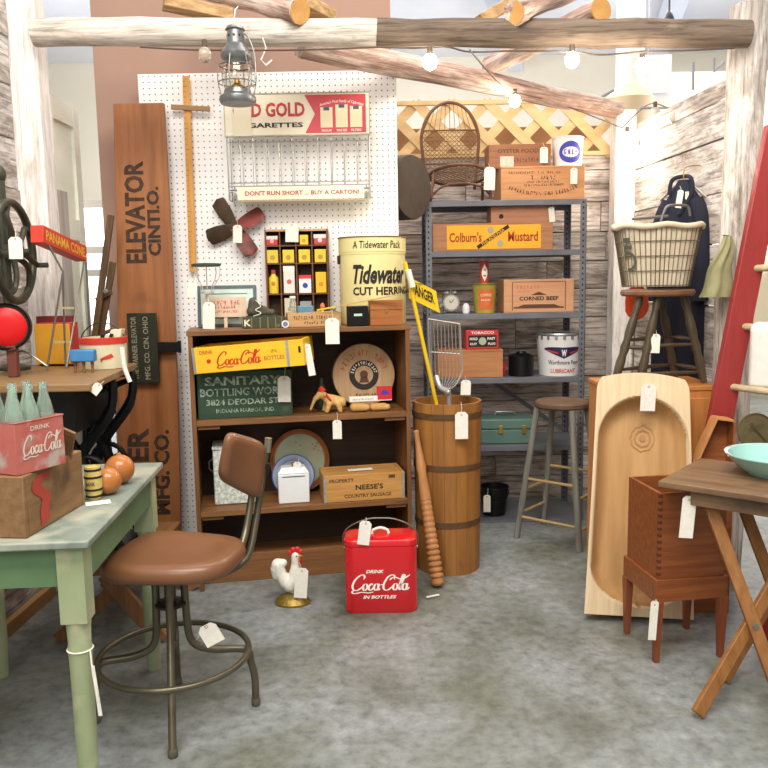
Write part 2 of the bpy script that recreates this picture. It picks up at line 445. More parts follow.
# right plank wall, flaring slightly
mb = MB(); z = 0; random.seed(5)
def rw(Y): return 1.475 + (4.98-Y)*.062
top = [2.28]
while z < 2.27:
    h = random.uniform(.17, .3)
    if z + h > 2.2: h = 2.28 - z
    z1 = z + h - .008; t = random.uniform(0, .01)
    for (ya, yb) in ((3.55, 4.98),):
        mb.add([(rw(ya)+t, ya, z), (rw(yb)+t, yb, z), (rw(yb)+.04, yb, z), (rw(ya)+.04, ya, z), (rw(ya)+t, ya, z1), (rw(yb)+t, yb, z1), (rw(yb)+.04, yb, z1), (rw(ya)+.04, ya, z1)],
               [(3, 2, 1, 0), (4, 5, 6, 7), (0, 1, 5, 4), (1, 2, 6, 5), (2, 3, 7, 6), (3, 0, 4, 7)])
    mb.box(1.93+t, 1.97+t, 1.8, 3.7, z, z1)
    z += h
ST('wall_right', mb, WW_Y)
# left plank wall
mb = MB(); z = 0; random.seed(9)
def lw(Y): return -1.60 + (Y-2.2)*.035
while z < 2.75:
    h = random.uniform(.16, .26); t = random.uniform(0, .01)
    for (ya, yb) in ((1.2, 2.6), (2.6, 3.53)):
        mb.add([(lw(ya)-.04, ya, z), (lw(yb)-.04, yb, z), (lw(yb)-t, yb, z), (lw(ya)-t, ya, z), (lw(ya)-.04, ya, z+h-.008), (lw(yb)-.04, yb, z+h-.008), (lw(yb)-t, yb, z+h-.008), (lw(ya)-t, ya, z+h-.008)],
               [(3, 2, 1, 0), (4, 5, 6, 7), (0, 1, 5, 4), (1, 2, 6, 5), (2, 3, 7, 6), (3, 0, 4, 7)])
    z += h
ST('wall_left', mb, WW_Y)
# old white panelled door standing beyond the left post
DOORW = M('old_white_paint', 'EFF0E6', 'DDDFD0', 'BDB9A6', sc=(3, 3, 9), rough=.55, wear=.25, wsc=5)
d0 = MB(); y0, y1 = 3.72, 4.0; xx = -1.50
pz = at(70, 95, 3.8).z
d0.box(xx-.04, xx-.005, y0, y1+.1, 0, pz)
for za, zb in ((.0, .12), (.75, .87), (1.62, 1.72), (pz-.1, pz)): d0.box(xx-.005, xx+.008, y0, y1+.1, za, zb)
for ya, yb in ((y0, y0+.07), (y1+.03, y1+.1)): d0.box(xx-.005, xx+.009, ya, yb, 0, pz)
ST('door_1', d0, DOORW)
# weathered board strip between post and door
ST('trim_3', MB().box(-1.50, -1.47, 3.70, 3.84, .0, at(60, 190, 3.75).z), wood('grey_strip', 'C9C3BE', '8C8680', 'z', .85, fine=30, long=2))

# posts and beam
def log(p, q, r0, r1, n=18, k=10, jit=.05, seed=1):
    rnd = random.Random(seed); p, q = Vector(p), Vector(q); pts = []; rs = []
    for i in range(k+1):
        t = i/k; pts.append(p.lerp(q, t) + Vector((rnd.uniform(-1, 1), rnd.uniform(-1, 1), rnd.uniform(-1, 1)))*.004); rs.append((r0+(r1-r0)*t)*(1+rnd.uniform(-jit, jit)))
    return MB().tube(pts, rs, n)
a = at(34, 20, 3.6); b = at(34, 300, 3.6)
LP = (a.x+b.x)/2
ST('trim_4', MB().hexa((LP-.075, LP+.075, 3.53, 3.68, 0), (LP-.068, LP+.065, 3.54, 3.67, 2.75)), WW_Z, bev=.012)
a = at(752, 20, 3.6)
ST('trim_5', log((1.565, 3.6, 0), (1.59, 3.6, at(752, 6, 3.6).z), .085, .078, seed=4), barn('greyed_post', 'z', 'E8E2DC', 'BCB2AA', '7E7268', .55, 0, .55))
c1 = at(622, 115, 4.88)
ST('trim_6', MB().box(c1.x-.055, c1.x+.065, 4.80, 4.93, 0, at(622, 112, 4.88).z), WW_Z, bev=.008)
BARK = barn('peeled_log', 'x', 'E4DBD2', 'BFB3A8', '7E7066', .6, 0, .5)
BARKD = barn('peeled_log_deep', 'y', 'E6D2C8', 'C2A294', '80604E', .5, 0, .6)
ENDW = wood('fresh_cut_end', 'D9A866', 'B07E40', 'z', .7, fine=12, long=12)
bl, br = at(33, 32, 3.5), at(748, 34, 3.5)
beam = T('log_beam', 'long peeled log beam laid level across the front of the booth on two posts', 'beam', bl)
sp_ = .50
P('trunk', log((0, 0, 0), (br-bl)*sp_, .057, .055, 20, 10, .03, 2), BARK, beam)
P('spliced_trunk', log((br-bl)*(sp_-.02), br-bl, .058, .056, 20, 10, .03, 5), barn('grey_brown_log', 'x', 'B09C8C', '8A7868', '584A40', .35, 0, .6), beam, 'greyer right half of the beam')
P('hook', MB().tube([Vector((-.01, -.02, .055))+(at(266, 48, 3.44)-bl)+Vector((.0, 0, -.02)), Vector((.0, 0, .0))+(at(266, 48, 3.44)-bl), at(261, 60, 3.44)-bl, at(266, 65, 3.44)-bl, at(272, 60, 3.44)-bl], .0035, 6), M('white_wire', 'F2F2EE', rough=.4), beam)
def rafter(name, label, p, q, r0, r1, seed, endw=True):
    D_ = Vector(q)-Vector(p)
    o = T(name, label, 'log', None, mat4=Matrix.Translation(p) @ D_.to_track_quat('Y', 'Z').to_matrix().to_4x4())
    P('trunk', log((0, 0, 0), (0, D_.length, 0), r0, r1, 16, 8, .05, seed), BARKD, o)
    if endw:
        d = Vector((0, 1, 0))
        P('cut_end', MB().tube([d*-.004, d*.004], r0*.97, 16), ENDW, o, 'pale sawn end of the log')
    return o
G = 'logs resting on the front beam'
rafter('roof_log', 'thick log slanting from the front beam back down to the rear corner post', at(300, 44, 3.68), at(618, 110, 4.84), .062, .05, 11, False)['group'] = G
def rl(label, px, py, Y, qx, qy, Y2, r, s):
    o = rafter('roof_log', label, at(px, py, Y), at(qx, qy, Y2), r, r*.95, s); o['group'] = G
rl('rounded log end poking over the beam above the hanging lantern', 300, 12, 3.42, 205, -12, 3.9, .05, 21)
rl('reddish log on top of the beam, its rounded end at mid span', 514, 12, 3.42, 625, -30, 3.9, .05, 22)
rl('log crossing under and over the beam, sawn yellow end facing out at right', 601, 10, 3.5, 490, 66, 4.3, .052, 23)
# split boards on the beam
SPL = wood('split_wood', 'D9B98A', '8A6238', 'x', .8, '5A4026', .35, 5)
for lab, p, q, Y in (('split wooden slab on the beam at the far left end', (163, 2), (232, 17), 3.62), ('pointed offcut of split wood beside the log end above the lantern', (304, 4), (330, 18), 3.6),
                     ('wide plank lying back from the beam beside the reddish log', (478, 22), (540, -14), 3.75)):
    a, b = at(*p, Y), at(*q, Y+.1)
    S('split_slab', MB().bar((0, 0, 0), b-a, .09, .05), SPL, lab, 'slab', a, bev=.004, group='split slabs on the beam')

# brown painted panel with pegboard in front of it
z0 = at(100, 60, 4.2)
bxl, bxr = at(97, 120, 4.2).x, at(393, 60, 4.2).x
ST('wall_middle', MB().box(bxl, bxr-.01, 4.20, 4.26, 0, 3.6), M('brown_wall_paint', 'A8897A', 'A08072', sc=(2, 2, 2), rough=.8))
def pegmat():
    m = bpy.data.materials.new('pegboard_white'); m.use_nodes = True; N = m.node_tree.nodes; L = m.node_tree.links; b = N['Principled BSDF']
    tc = N.new('ShaderNodeTexCoord'); sp = N.new('ShaderNodeSeparateXYZ'); L.new(tc.outputs['Object'], sp.inputs[0])
    def mth(op, a, b_=None, c=None):
        n = N.new('ShaderNodeMath'); n.operation = op
        for i, v in enumerate((a, b_, c)):
            if v is None: continue
            if isinstance(v, (int, float)): n.inputs[i].default_value = v
            else: L.new(v, n.inputs[i])
        return n.outputs[0]
    fx = mth('SUBTRACT', mth('FRACT', mth('DIVIDE', sp.outputs[0], .0285)), .5); fz = mth('SUBTRACT', mth('FRACT', mth('DIVIDE', sp.outputs[2], .0285)), .5)
    d = mth('ADD', mth('POWER', fx, 2), mth('POWER', fz, 2)); hole = mth('LESS_THAN', d, .016)
    mx = N.new('ShaderNodeMix'); mx.data_type = 'RGBA'; L.new(hole, mx.inputs[0]); mx.inputs[6].default_value = lin('F3F1F2'); mx.inputs[7].default_value = lin('6E6664')
    L.new(mx.outputs[2], b.inputs['Base Color']); b.inputs['Roughness'].default_value = .35
    return m
pl, pr, pt = at(139, 100, 4.08).x, at(398, 200, 4.08).x, at(270, 72, 4.08).z
S('pegboard', MB().box(pl, pr, 4.08, 4.09, .04, pt), pegmat(), 'tall white perforated board fixed to the brown wall behind the wooden bookcase', 'pegboard')

# lattice on top of the rear wall with board backing
lx0, lx1, lz0, lz1 = -.1, c1.x-.02, ZB+.001, at(505, 101, 5.0).z
mb = MB(); W = .058; stp = .215
import bmesh
def clipbar(x0, z0, dx, dz, y):
    # clip an infinite strip to the panel rectangle
    pts = []
    t0, t1 = -1e9, 1e9
    for o_, d_, lo, hi in ((x0, dx, lx0, lx1), (z0, dz, lz0, lz1)):
        a_, b_ = (lo-o_)/d_, (hi-o_)/d_
        t0 = max(t0, min(a_, b_)); t1 = min(t1, max(a_, b_))
    if t1 - t0 > .03: mb.bar((x0+dx*t0, y, z0+dz*t0), (x0+dx*t1, y, z0+dz*t1), W, .008, (0, 1, 0))
k = -6
while k < 20:
    clipbar(lx0 + k*stp, lz0, .7071, .7071, 5.006); clipbar(lx0 + k*stp, lz0, -.7071, .7071, 4.995); k += 1
for zz in (lz0+.012, lz1-.006): mb.box(lx0, lx1, 4.985, 5.012, zz-.012, zz+.012)
S('lattice_panel', mb, wood('lattice_wood', 'E0C496', 'C6A26A', 'x', .7, fine=20, long=8, contrast=.3), 'pale yellow diagonal wooden lattice along the top of the rear plank wall', 'lattice')
ST('trim_7', MB().box(lx0, lx1, 5.25, 5.28, 0, ZB+.22), M('tan_board', 'A87C58', '966C48', sc=(3, 3, 3), rough=.8))

# ---------------- the big bright hall beyond
HALL = M('hall_white', 'EEF0F6', 'E4E6EE', sc=(1, 1, 1), rough=.8)
HB = M('hall_beige', 'EFE6D2', 'E6DCC6', sc=(1, 1, 1), rough=.8)
ST('ceiling', MB().box(-9, 9, 5.2, 15, 5.3, 5.4).box(-9, 9, -2.5, 5.2, 5.3, 5.4), HALL)
ST('wall_far', MB().box(-9, 9, 14.8, 15, 0, 5.3), HB)
mb = MB()
for x in (-4.5, -2.2, 0.2, 2.6, 5.0): mb.bar((x, 5.5, 5.1), (x+2.2, 14.5, 5.1), .25, .3)
S('ceiling_duct', mb, M('duct_blue_white', 'DDE2F2', rough=.6), 'pale ducts running under the high ceiling of the hall beyond', 'duct')['kind'] = 'structure'
a = at(630, 60, 8.0)
col = T('hall_column', 'round white building column with beige capital seen above the rear corner post', 'column', (a.x, 8.0, 0))
P('shaft', MB().lathe([(.13, 0), (.13, 5.3)], 24), M('column_white', 'EEEAE4', rough=.7), col)
zc = at(632, 100, 8.0).z
P('capital', MB().lathe([(.13, zc-.5), (.17, zc-.4), (.22, zc-.1), (.24, zc), (.135, zc+.12)], 24), M('column_beige', 'E2C9A4', rough=.7), col, 'beige plaster band around the column')
a = at(700, 88, 9.5)
mb = MB().box(a.x-.9, a.x+1.1, 9.5, 9.7, 0, a.z+.18)
ST('wall_side', mb, M('cream_wall', 'EBDDBE', rough=.8))
PIPE = M('grey_conduit', '9A9AA4', rough=.5, metal=.3)
mb = MB()
for pts in ([(640, 108, 7), (690, 108, 7.2), (735, 75, 7.4)], [(560, 130, 7), (600, 98, 7), (614, 90, 7)], [(693, 62, 7), (693, 90, 7)], [(714, 58, 7), (714, 72, 7), (724, 62, 7)]):
    mb.tube([at(*p) for p in pts], .012, 6)
a = at(648, 80, 9)
S('ceiling_conduit', mb, PIPE, 'thin grey sprinkler and conduit pipes hanging above the right-hand wall', 'pipe')
o = T('heater_unit', 'grey box heater hanging high in the hall beside the white column', 'heater', at(652, 75, 9.4))
P('casing', MB().box(-.2, .22, 0, .3, -.25, .22).box(-.15, .17, -.02, 0, -.2, .15), M('heater_grey', 'B4B0B0', rough=.5), o)
P('hanger', MB().tube([(0, .15, .22), (0, .15, 5.3-o.location.z)], .01, 6), PIPE, o)
# track lamp
o = T('track_spotlight', 'small dark spotlight on the ceiling over the right end of the beam', 'spotlight', at(669, 18, 7))
P('lamp_head', MB().lathe([(.03, -.06), (.045, -.02), (.03, .03), (.012, .05)], 14), M('dark_fixture', '4A4A52', rough=.4), o)
P('stem', MB().tube([(0, 0, .05), (0, 0, 5.3-o.location.z)], .008, 6), M('dark_fixture', '4A4A52'), o)
# bright far windows in the gap at left
mb = MB(); fr_ = MB()
a0, a1 = at(60, 200, 11.0), at(125, 400, 11.0)
wl, wr, wt, wbm = a0.x, a1.x+.3, at(90, 205, 11).z, .4
ST('window_1', MB().box(wl, wr, 11.0, 11.02, wbm, wt), M('daylit_pane', 'FBFCFF', emis=1.3, rough=.3))
for zz in (wt, at(95, 250, 10.95).z, at(95, 273, 10.95).z, wbm): fr_.box(wl-.05, wr+.05, 10.9, 10.98, zz-.045, zz+.045)
ST('window_2', fr_, M('window_bar', '7C7466', rough=.6))

# string of bulbs
sl = T('string_light', 'string of round bulbs looped along the beam and round the corner of the booth', 'string light', at(430, 55, 3.8))
L0 = sl.location
path = [(140, 47, 3.42), (200, 50, 3.42), (300, 50, 3.42), (430, 46, 3.42), (470, 52, 3.5), (515, 51, 3.42), (572, 52, 3.42), (600, 55, 3.42), (642, 52, 3.42), (700, 50, 3.42), (735, 48, 3.42)]
P('cable', MB().tube(catmull([tuple(at(*p)-L0) for p in path], 6), .004, 5), M('cable_dark', '5A4A40', rough=.6), sl)
path2 = [(622, 128, 4.7), (650, 104, 4.6), (676, 110, 4.3), (700, 100, 4.1), (725, 88, 3.8), (740, 60, 3.6)]
P('cable', MB().tube(catmull([tuple(at(*p)-L0) for p in path2], 6), .004, 5), MATS['cable_dark'], sl)
path3 = [(470, 50, 3.42), (480, 62, 3.7), (498, 82, 4.0), (515, 92, 4.25), (560, 104, 4.55), (622, 128, 4.7)]
P('cable', MB().tube(catmull([tuple(at(*p)-L0) for p in path3], 6), .004, 5), MATS['cable_dark'], sl)
BULB = M('lit_bulb', 'FFF3DC', emis=30); DIMB = M('unlit_bulb', 'E8D8C8', rough=.1, trans=.6)
for i, (x, y, Y, lit) in enumerate([(430, 62, 3.40, 1), (515, 101, 4.25, 1), (572, 60, 3.42, 1), (642, 66, 3.45, 1), (627, 138, 4.62, 1), (638, 152, 4.6, 1), (726, 94, 3.8, 1), (655, 113, 4.55, 0), (675, 118, 4.3, 0), (205, 55, 3.42, 0)]):
    p = at(x, y, Y) - L0
    bb = P('bulb', MB().ell(tuple(p), .029, .029, .033), BULB if lit else DIMB, sl)
    P('socket', MB().tube([p+Vector((0, 0, .022)), p+Vector((0, 0, .06))], .011, 8), MATS['cable_dark'], bb)
    if lit:
        l = bpy.data.lights.new('bulb_light', 'POINT'); l.energy = 2.4; l.color = (1, .86, .68); l.shadow_soft_size = .03
        lo = bpy.data.objects.new('bulb_light', l); COL.objects.link(lo); lo.location = p + L0 + Vector((0, -.035, -.035))
# ================================================================ shared object materials
PINE = wood('pine_box', 'D9A273', 'B57A4C', 'x', .6, '8E5C38', .30, 5)
PINEL = wood('light_pine', 'E3B684', 'C08C58', 'x', .6, 'A06E42', .25, 5)
BROWNBOX = wood('brown_box_wood', 'A87452', '7A4E36', 'x', .65, '5E3C2A', .35, 5)
CASEW = wood('bookcase_wood', '94683E', '5E3C20', 'x', .5, '4E2E1A', .30, 3, fine=26)
CASEZ = wood('bookcase_wood_upright', '8C6038', '5A381E', 'z', .5, '4E2E1A', .30, 3, fine=26)
CASEBACK = wood('bookcase_back_shaded', '432C1E', '2C1C14', 'x', .7)  # wood darkened so the colour carries the shade inside the case
INK = M('black_ink', '2A2220', rough=.7); BRINK = M('brown_ink', '5C3A28', rough=.7); REDINK = M('red_ink', 'C2392C', rough=.6); WINK = M('white_ink', 'F2EFE6', rough=.6)
BLUEINK = M('blue_ink', '3A3FA8', rough=.6)
DARKIRON = M('dark_iron', '3C3A34', '24221E', sc=(20, 20, 20), rough=.5, metal=.5, bump=.1)
BLACKIRON = M('black_iron', '17171A', '0C0C0E', sc=(20, 20, 20), rough=.4, metal=.3)
STEEL = M('grey_shelf_steel', '7C7E88', '64666E', sc=(6, 6, 6), rough=.4, metal=.2)
GALV = M('galvanised', 'A9ADB0', '858A8C', sc=(25, 25, 25), rough=.4, metal=.7)
BRASS = M('brass', 'B8924A', rough=.35, metal=.8)
PAPERC = M('cream_paper', 'EBE1C8', rough=.8)
WIRE = M('grey_wire', '8E8C86', rough=.35, metal=.8)

def boxparts(o, w, h, d, mat, t=.012, lid=False, openfront=False, lip=0, matside=None):
    """a board box: origin at the middle of the base of its front face"""
    ms = matside or mat
    P('front_panel', MB().box(-w/2, w/2, 0, t, 0, h-lip), mat, o, bev=.0015)
    P('back_panel', MB().box(-w/2, w/2, d-t, d, 0, h), mat, o, bev=.0015)
    for sx in (-1, 1): P('end_panel', MB().box(*sorted((sx*w/2, sx*(w/2-t))), t, d-t, 0, h), ms, o, bev=.0015)
    P('bottom_panel', MB().box(-w/2+t, w/2-t, t, d-t, 0, t), mat, o)
    if lid: P('lid', MB().box(-w/2-.001, w/2+.001, -.002, d+.001, h, h+t*.8), mat, o, bev=.0015)
def boxthing(name, label, cat, x0, x1, yt, Y, z0, d, mat, rz=0, lid=False, lines=None, ink=None, group=None, t=.012, matside=None, wf=1):
    c, w, h = span(x0, x1, yt, Y, z0); w *= wf
    o = T(name, label, cat, c, rz, group)
    hh = h - (t*.8 if lid else 0)
    boxparts(o, w, hh, d, mat, t, lid, matside=matside)
    if lines:
        L_ = [(l[0], (l[1]-.5)*w, l[2]*hh, l[3]*w, l[4]*hh, *l[5:]) for l in lines]
        P('lettering', text(L_), ink or BRINK, o)
    o['w'] = w; del o['w']
    return o, w, hh
def wrapcyl(r, cy=0, extra=.0015):
    """maps (x, y, z) lettering onto a vertical cylinder of radius r (or r(z)), facing -y"""
    def f(x, y, z):
        rr = (r(z) if callable(r) else r) + extra - y*.2
        a = x/rr
        return (rr*math.sin(a), cy - rr*math.cos(a), z)
    return f

# ================================================================ steel shelving
YS, DS = 4.47, .40
sx0, sx1 = at(426, 300, YS).x, at(585.5, 300, YS).x
sz = [at(505, y, YS).z for y in (200, 250.5, 313.5, 378, 446, 521)]
sh = T('steel_shelving_unit', 'grey slotted-angle steel shelving unit with six shelves against the rear plank wall', 'shelving', ((sx0+sx1)/2, YS, 0))
hw = (sx1-sx0)/2; top_z = sz[0] - .0005
HOLE = M('slot_dark', '2A2A30', rough=.8)
for sx in (-1, 1):
    for yy, sy in ((0, 1), (DS, -1)):
        xo = sx*hw
        p = P('post', MB().box(*sorted((xo, xo-sx*.035)), *sorted((yy, yy+sy*.003)), 0, top_z).box(*sorted((xo, xo-sx*.003)), *sorted((yy, yy+sy*.035)), 0, top_z), STEEL, sh)
        hm = MB(); z = .03
        while z < top_z-.02:
            yf = yy - .0004 if sy > 0 else yy-.0034
            hm.box(xo-sx*.018-.004, xo-sx*.018+.004, yf-.0003, yf, z, z+.012); z += .03
        P('slots', hm, HOLE, p)
for z in sz:
    P('shelf', MB().box(-hw+.004, hw-.004, .004, DS-.004, z-.003, z).box(-hw+.004, hw-.004, .0035, .006, z-.03, z).box(-hw+.004, hw-.004, DS-.006, DS-.004, z-.03, z), STEEL, sh, bev=.001)
P('brace', MB().bar((hw-.01, DS+.004, sz[4]), (-hw*.2, DS+.004, sz[3]-.02), .025, .004, (0, 1, 0)), STEEL, sh)
SHX = lambda px, Y: at(px, 300, Y).x

# --- top shelf: snowshoe chair, two boxes, white tin
RATTAN = wood('bent_rattan', '785036', '4E3220', 'x', .5, fine=12, long=12)
LACE = M('rawhide_lacing', '947354', '60442E', sc=(30, 30, 30), rough=.7)
zc = (sz[0]+.0013)
a = at(455, 198, 4.62)
ch = T('snowshoe_chair', 'small bentwood chair made of two laced snowshoes on the top steel shelf', 'chair', (a.x, 4.60, zc))
def hoop(w, L, n=28, taper=.82):      # horseshoe outline in (u, v): v from 0 to L, open at the base
    pts = [(-w*taper, 0), (-w*.93, L*.3), (-w, L*.55)]
    for i in range(1, 14): t = pi - pi*i/14; pts.append((w*math.cos(t), L*.55 + L*.45*math.sin(t)))
    pts += [(w, L*.55), (w*.93, L*.3), (w*taper, 0)]
    return pts
bx = (at(480, 150, 4.75).x - at(422, 150, 4.75).x)/2
bh = at(450, 98, 4.75).z - zc - .09
bc = at(451, 150, 4.75).x - a.x
B0 = Matrix.Translation((bc, .17, .09)) @ Matrix.Rotation(R(-8), 4, 'X') @ Matrix.Rotation(pi/2, 4, 'X')
S0 = Matrix.Translation((.02, -.055, .115)) @ Matrix.Rotation(R(-8), 4, 'Z') @ Matrix.Rotation(R(0), 4, 'X')
def hp(M_, w, L): return MB().tube([M_ @ Vector((u, v, 0)) for u, v in catmull(hoop(w, L), 3)], .0095, 8)
def inside(u, v, w, L):
    if v < .02 or v > L-.004: return False
    if v < L*.55: return abs(u) < w*(.82+.18*min(1, v/(L*.55))) - .004
    return (u/w)**2 + ((v-L*.55)/(L*.45))**2 < .97
def lace(M_, w, L, s, v0, v1):
    mb = MB()
    for dx in (1, -1):
        c = -L-w
        while c < L+w:
            run = []
            n = 60
            for i in range(n+1):
                u = -w + 2*w*i/n; v = (u*dx)*1.0 + c
                if v0 < v < v1 and inside(u, v, w, L): run.append(M_ @ Vector((u, v, .002*dx)))
            if len(run) > 1: mb.tube([run[0], run[-1]], .0016, 4)
            c += s
    v = v0
    while v < v1:
        us = [u for u in (-w+2*w*i/60 for i in range(61)) if inside(u, v, w, L)]
        if len(us) > 1: mb.tube([M_ @ Vector((us[0], v, 0)), M_ @ Vector((us[-1], v, 0))], .0016, 4)
        v += s
    return mb
bk = P('backrest', hp(B0, bx, bh), RATTAN, ch)
P('lacing', lace(B0, bx, bh, .026, .05, bh*.68), LACE, bk)
mb = MB()
for i in range(-5, 6):
    u = i*bx/6
    if inside(u, bh*.7, bx, bh): mb.tube([B0 @ Vector((u*1.1, bh*.68, 0)), B0 @ Vector((u*.8, bh*.55+bh*.44*math.sqrt(max(0, 1-(u*.85/bx)**2)), 0))], .0016, 4)
for v in (bh*.68, bh*.3): mb.tube([B0 @ Vector((-bx*.97, v, 0)), B0 @ Vector((bx*.97, v, 0))], .005, 6)
P('cross_bars', mb, RATTAN, bk)
sw, sl_ = .165, .36
SM = Matrix.Translation((.02, -.158, .185)) @ Matrix.Rotation(R(-12), 4, 'X')
st = P('seat', MB().tube([SM @ Vector((sw*math.cos(2*pi*i/28), .16+.17*math.sin(2*pi*i/28), 0)) for i in range(28)], .0095, 8, True), RATTAN, ch)
mb = MB()
for i in range(-7, 8):
    for s_ in (1, -1):
        p = []
        for k in range(41):
            u = -sw+2*sw*k/40; v = .16 + s_*u + i*.034
            if (u/sw)**2+((v-.16)/.17)**2 < .95: p.append(SM @ Vector((u, v, .001*s_)))
        if len(p) > 1: mb.tube([p[0], p[-1]], .0022, 4)
P('lacing', mb, LACE, st)
for sgn in (-1, 1):
    P('leg', MB().tube(catmull([(.02+sgn*.16, -.13, .011), (.02+sgn*.16, -.12, .06), (.02+sgn*.14, -.08, .165)], 6), .009, 8), RATTAN, ch)
    P('leg', MB().tube(catmull([(.02+sgn*.150, .17, .011), (.02+sgn*.15, .13, .06), (.02+sgn*.14, .06, .115)], 6), .009, 8), RATTAN, ch)
P('apron_hoop', MB().tube(catmull([(-.14, -.125, .03), (-.08, -.14, .075), (.02, -.145, .09), (.12, -.14, .075), (.18, -.125, .03)], 6), .007, 8), RATTAN, ch)
tag(ch, 490, 167, 190, 11, 4.42, 2, (488, 163, 4.45))

o, w, h = boxthing('wooden_crate', 'largest pine crate on the top steel shelf, stencilled in brown, a tag at right', 'crate', 501, 585, 166, 4.52, (sz[0]+.0013), .30, PINE, lid=True,
    )
P('lettering', scrib([(-w*.1, h*.86, w*.62, h*.07), (0, h*.70, w*.3, h*.12), (0, h*.57, w*.38, h*.06), (0, h*.47, w*.5, h*.07), (0, h*.20, w*.84, h*.11, -.5)]), BRINK, o)
ZTOPBOX = h + (sz[0]+.0013) + .01
tag(o, 574, 168, 184, 7, 4.505, 0, (572, 164, 4.52))
o, w, h = boxthing('wooden_crate', 'small dark brown crate sitting on the large pine crate, left of the white tin', 'crate', 489, 551, 144, 4.60, ZTOPBOX, .2, BROWNBOX,
    lines=[('OYSTER FOOD', .47, .72, .66, .17, .01)], ink=BRINK)
P('faded_print', scrib([(w*.12, h*.36, w*.45, h*.14)]), BRINK, o)
P('paper_label', MB().box(-w*.32, -w*.10, -.0012, 0, h*.08, h*.5), M('worn_label', 'E8D3C6', 'D8A8A0', sc=(60, 60, 60)), o)
tag(o, 544, 147, 163, 8, 4.585, 0, (543, 143, 4.6))
c, w, h = span(552, 585, 138, 4.66, ZTOPBOX)
c = at(567.5, 152, 4.68); c.z = ZTOPBOX
o = T('paper_pail', 'white round tin with a blue oval emblem on top of the large pine crate', 'tin', c)
w = (at(584, 150, 4.68).x-at(552, 150, 4.68).x)
WTIN = M('white_tin', 'F0EDF0', 'DCD8DC', sc=(8, 8, 8), rough=.4)
P('body', MB().lathe([(w*.43, 0), (w*.48, h)], 32, caps=True), WTIN, o)
P('rim', MB().ring((0, 0, h), w*.485, .0035, 32), WTIN, o)
f = wrapcyl(lambda z: w*(.43+.05*z/h))
mb = MB(); mb.keep = True
ov = lambda rx, rz, n=36: [(rx*math.cos(2*pi*i/n), rz*math.sin(2*pi*i/n)) for i in range(n)]
A_, B_ = ov(w*.37, h*.35), ov(w*.26, h*.17)
mb.add([f(x, 0, h*.5+z_) for x, z_ in A_] + [f(x, 0, h*.5+z_) for x, z_ in B_], [(i, (i+1) % 36, 36+(i+1) % 36, 36+i) for i in range(36)])
scrib([(0, h*.5, w*.46, h*.15)], fn=f, mb=mb)
P('emblem', mb, BLUEINK, o)

# --- second shelf
o, w, h = boxthing('wooden_crate', 'long low pine crate with yellow Colburn\'s Mustard label on the second steel shelf', 'crate', 433, 553, 223, 4.50, (sz[1]+.0013), .22, wood('mustard_box', 'BE8A62', '96603F', 'x'), lid=False)
YEL = M('label_yellow', 'F5B72C', 'EBA71E', sc=(20, 20, 20), rough=.5)
P('paper_label', MB().box(-w*.385, w*.40, -.0012, 0, h*.07, h*.93), YEL, o)
P('lettering', text([("Colburn's", -w*.23, h*.5, w*.27, h*.36, .025), ('Mustard', w*.25, h*.5, w*.25, h*.36, .025)], y=-.002), M('mustard_red', 'A53B1C', rough=.6), o)
ban = P('diagonal_banner', MB().bar((-w*.13, -.0018, h*.12), (w*.13, -.0018, h*.88), .02, .001, (0, 1, 0)), INK, o)
P('banner_lettering', text([('PHILADELPHIA', 0, h*.5, w*.22, h*.11, .01, 0, math.degrees(math.atan2(h*.76, w*.26)))], y=-.003), YEL, ban)
P('medal', MB().disc((-w*.02, h*.74), h*.12, -.002, -.0012, 12).disc((w*.06, h*.26), h*.12, -.002, -.0012, 12), M('medal_grey', 'A8A090', rough=.5), o)
zz = (sz[1]+.0013)+h
o, w, h = boxthing('wooden_crate', 'short pine box resting on the long mustard crate', 'crate', 491, 555, 206, 4.52, zz, .17, wood('pinkish_pine', 'C98F70', 'A36C4E', 'x'), lid=True)
P('stamp', MB().disc((-w*.34, h*.45), h*.16, -.001, 0, 16), INK, o)
tag(o, 551, 207, 222, 6, 4.505, -6, (553, 205, 4.52))
zz2 = at(560, 227, 4.6).z
# --- third shelf
o, w, h = boxthing('wooden_crate', 'pine crate stencilled CORNED BEEF at the right of the third steel shelf', 'crate', 504, 574, 279, 4.53, (sz[2]+.0013), .26, wood('beef_box', 'D6A37C', 'B98560', 'x'),
    lines=[('CORNED BEEF', .5, .42, .56, .12, .03)], ink=INK)
P('stencil_frame', MB().prism([(-w*.36, h*.12), (w*.36, h*.12), (w*.36, h*.17), (-w*.36, h*.17)], -.001, 0).prism([(-w*.3, h*.17), (w*.3, h*.17), (w*.22, h*.24), (-w*.22, h*.24)], -.001, 0).prism([(-w*.12, h*.52), (w*.12, h*.52), (0, h*.62)], -.001, 0)
  .box(-w*.385, -w*.375, -.001, 0, h*.06, h*.92).box(w*.375, w*.385, -.001, 0, h*.06, h*.92).box(-w*.38, w*.38, -.001, 0, h*.91, h*.925), BRINK, o)
P('faded_red_print', scrib([(-w*.16, h*.77, w*.34, h*.12), (-w*.2, h*.64, w*.25, h*.07)]), M('faded_red', 'D0705A', rough=.7), o)
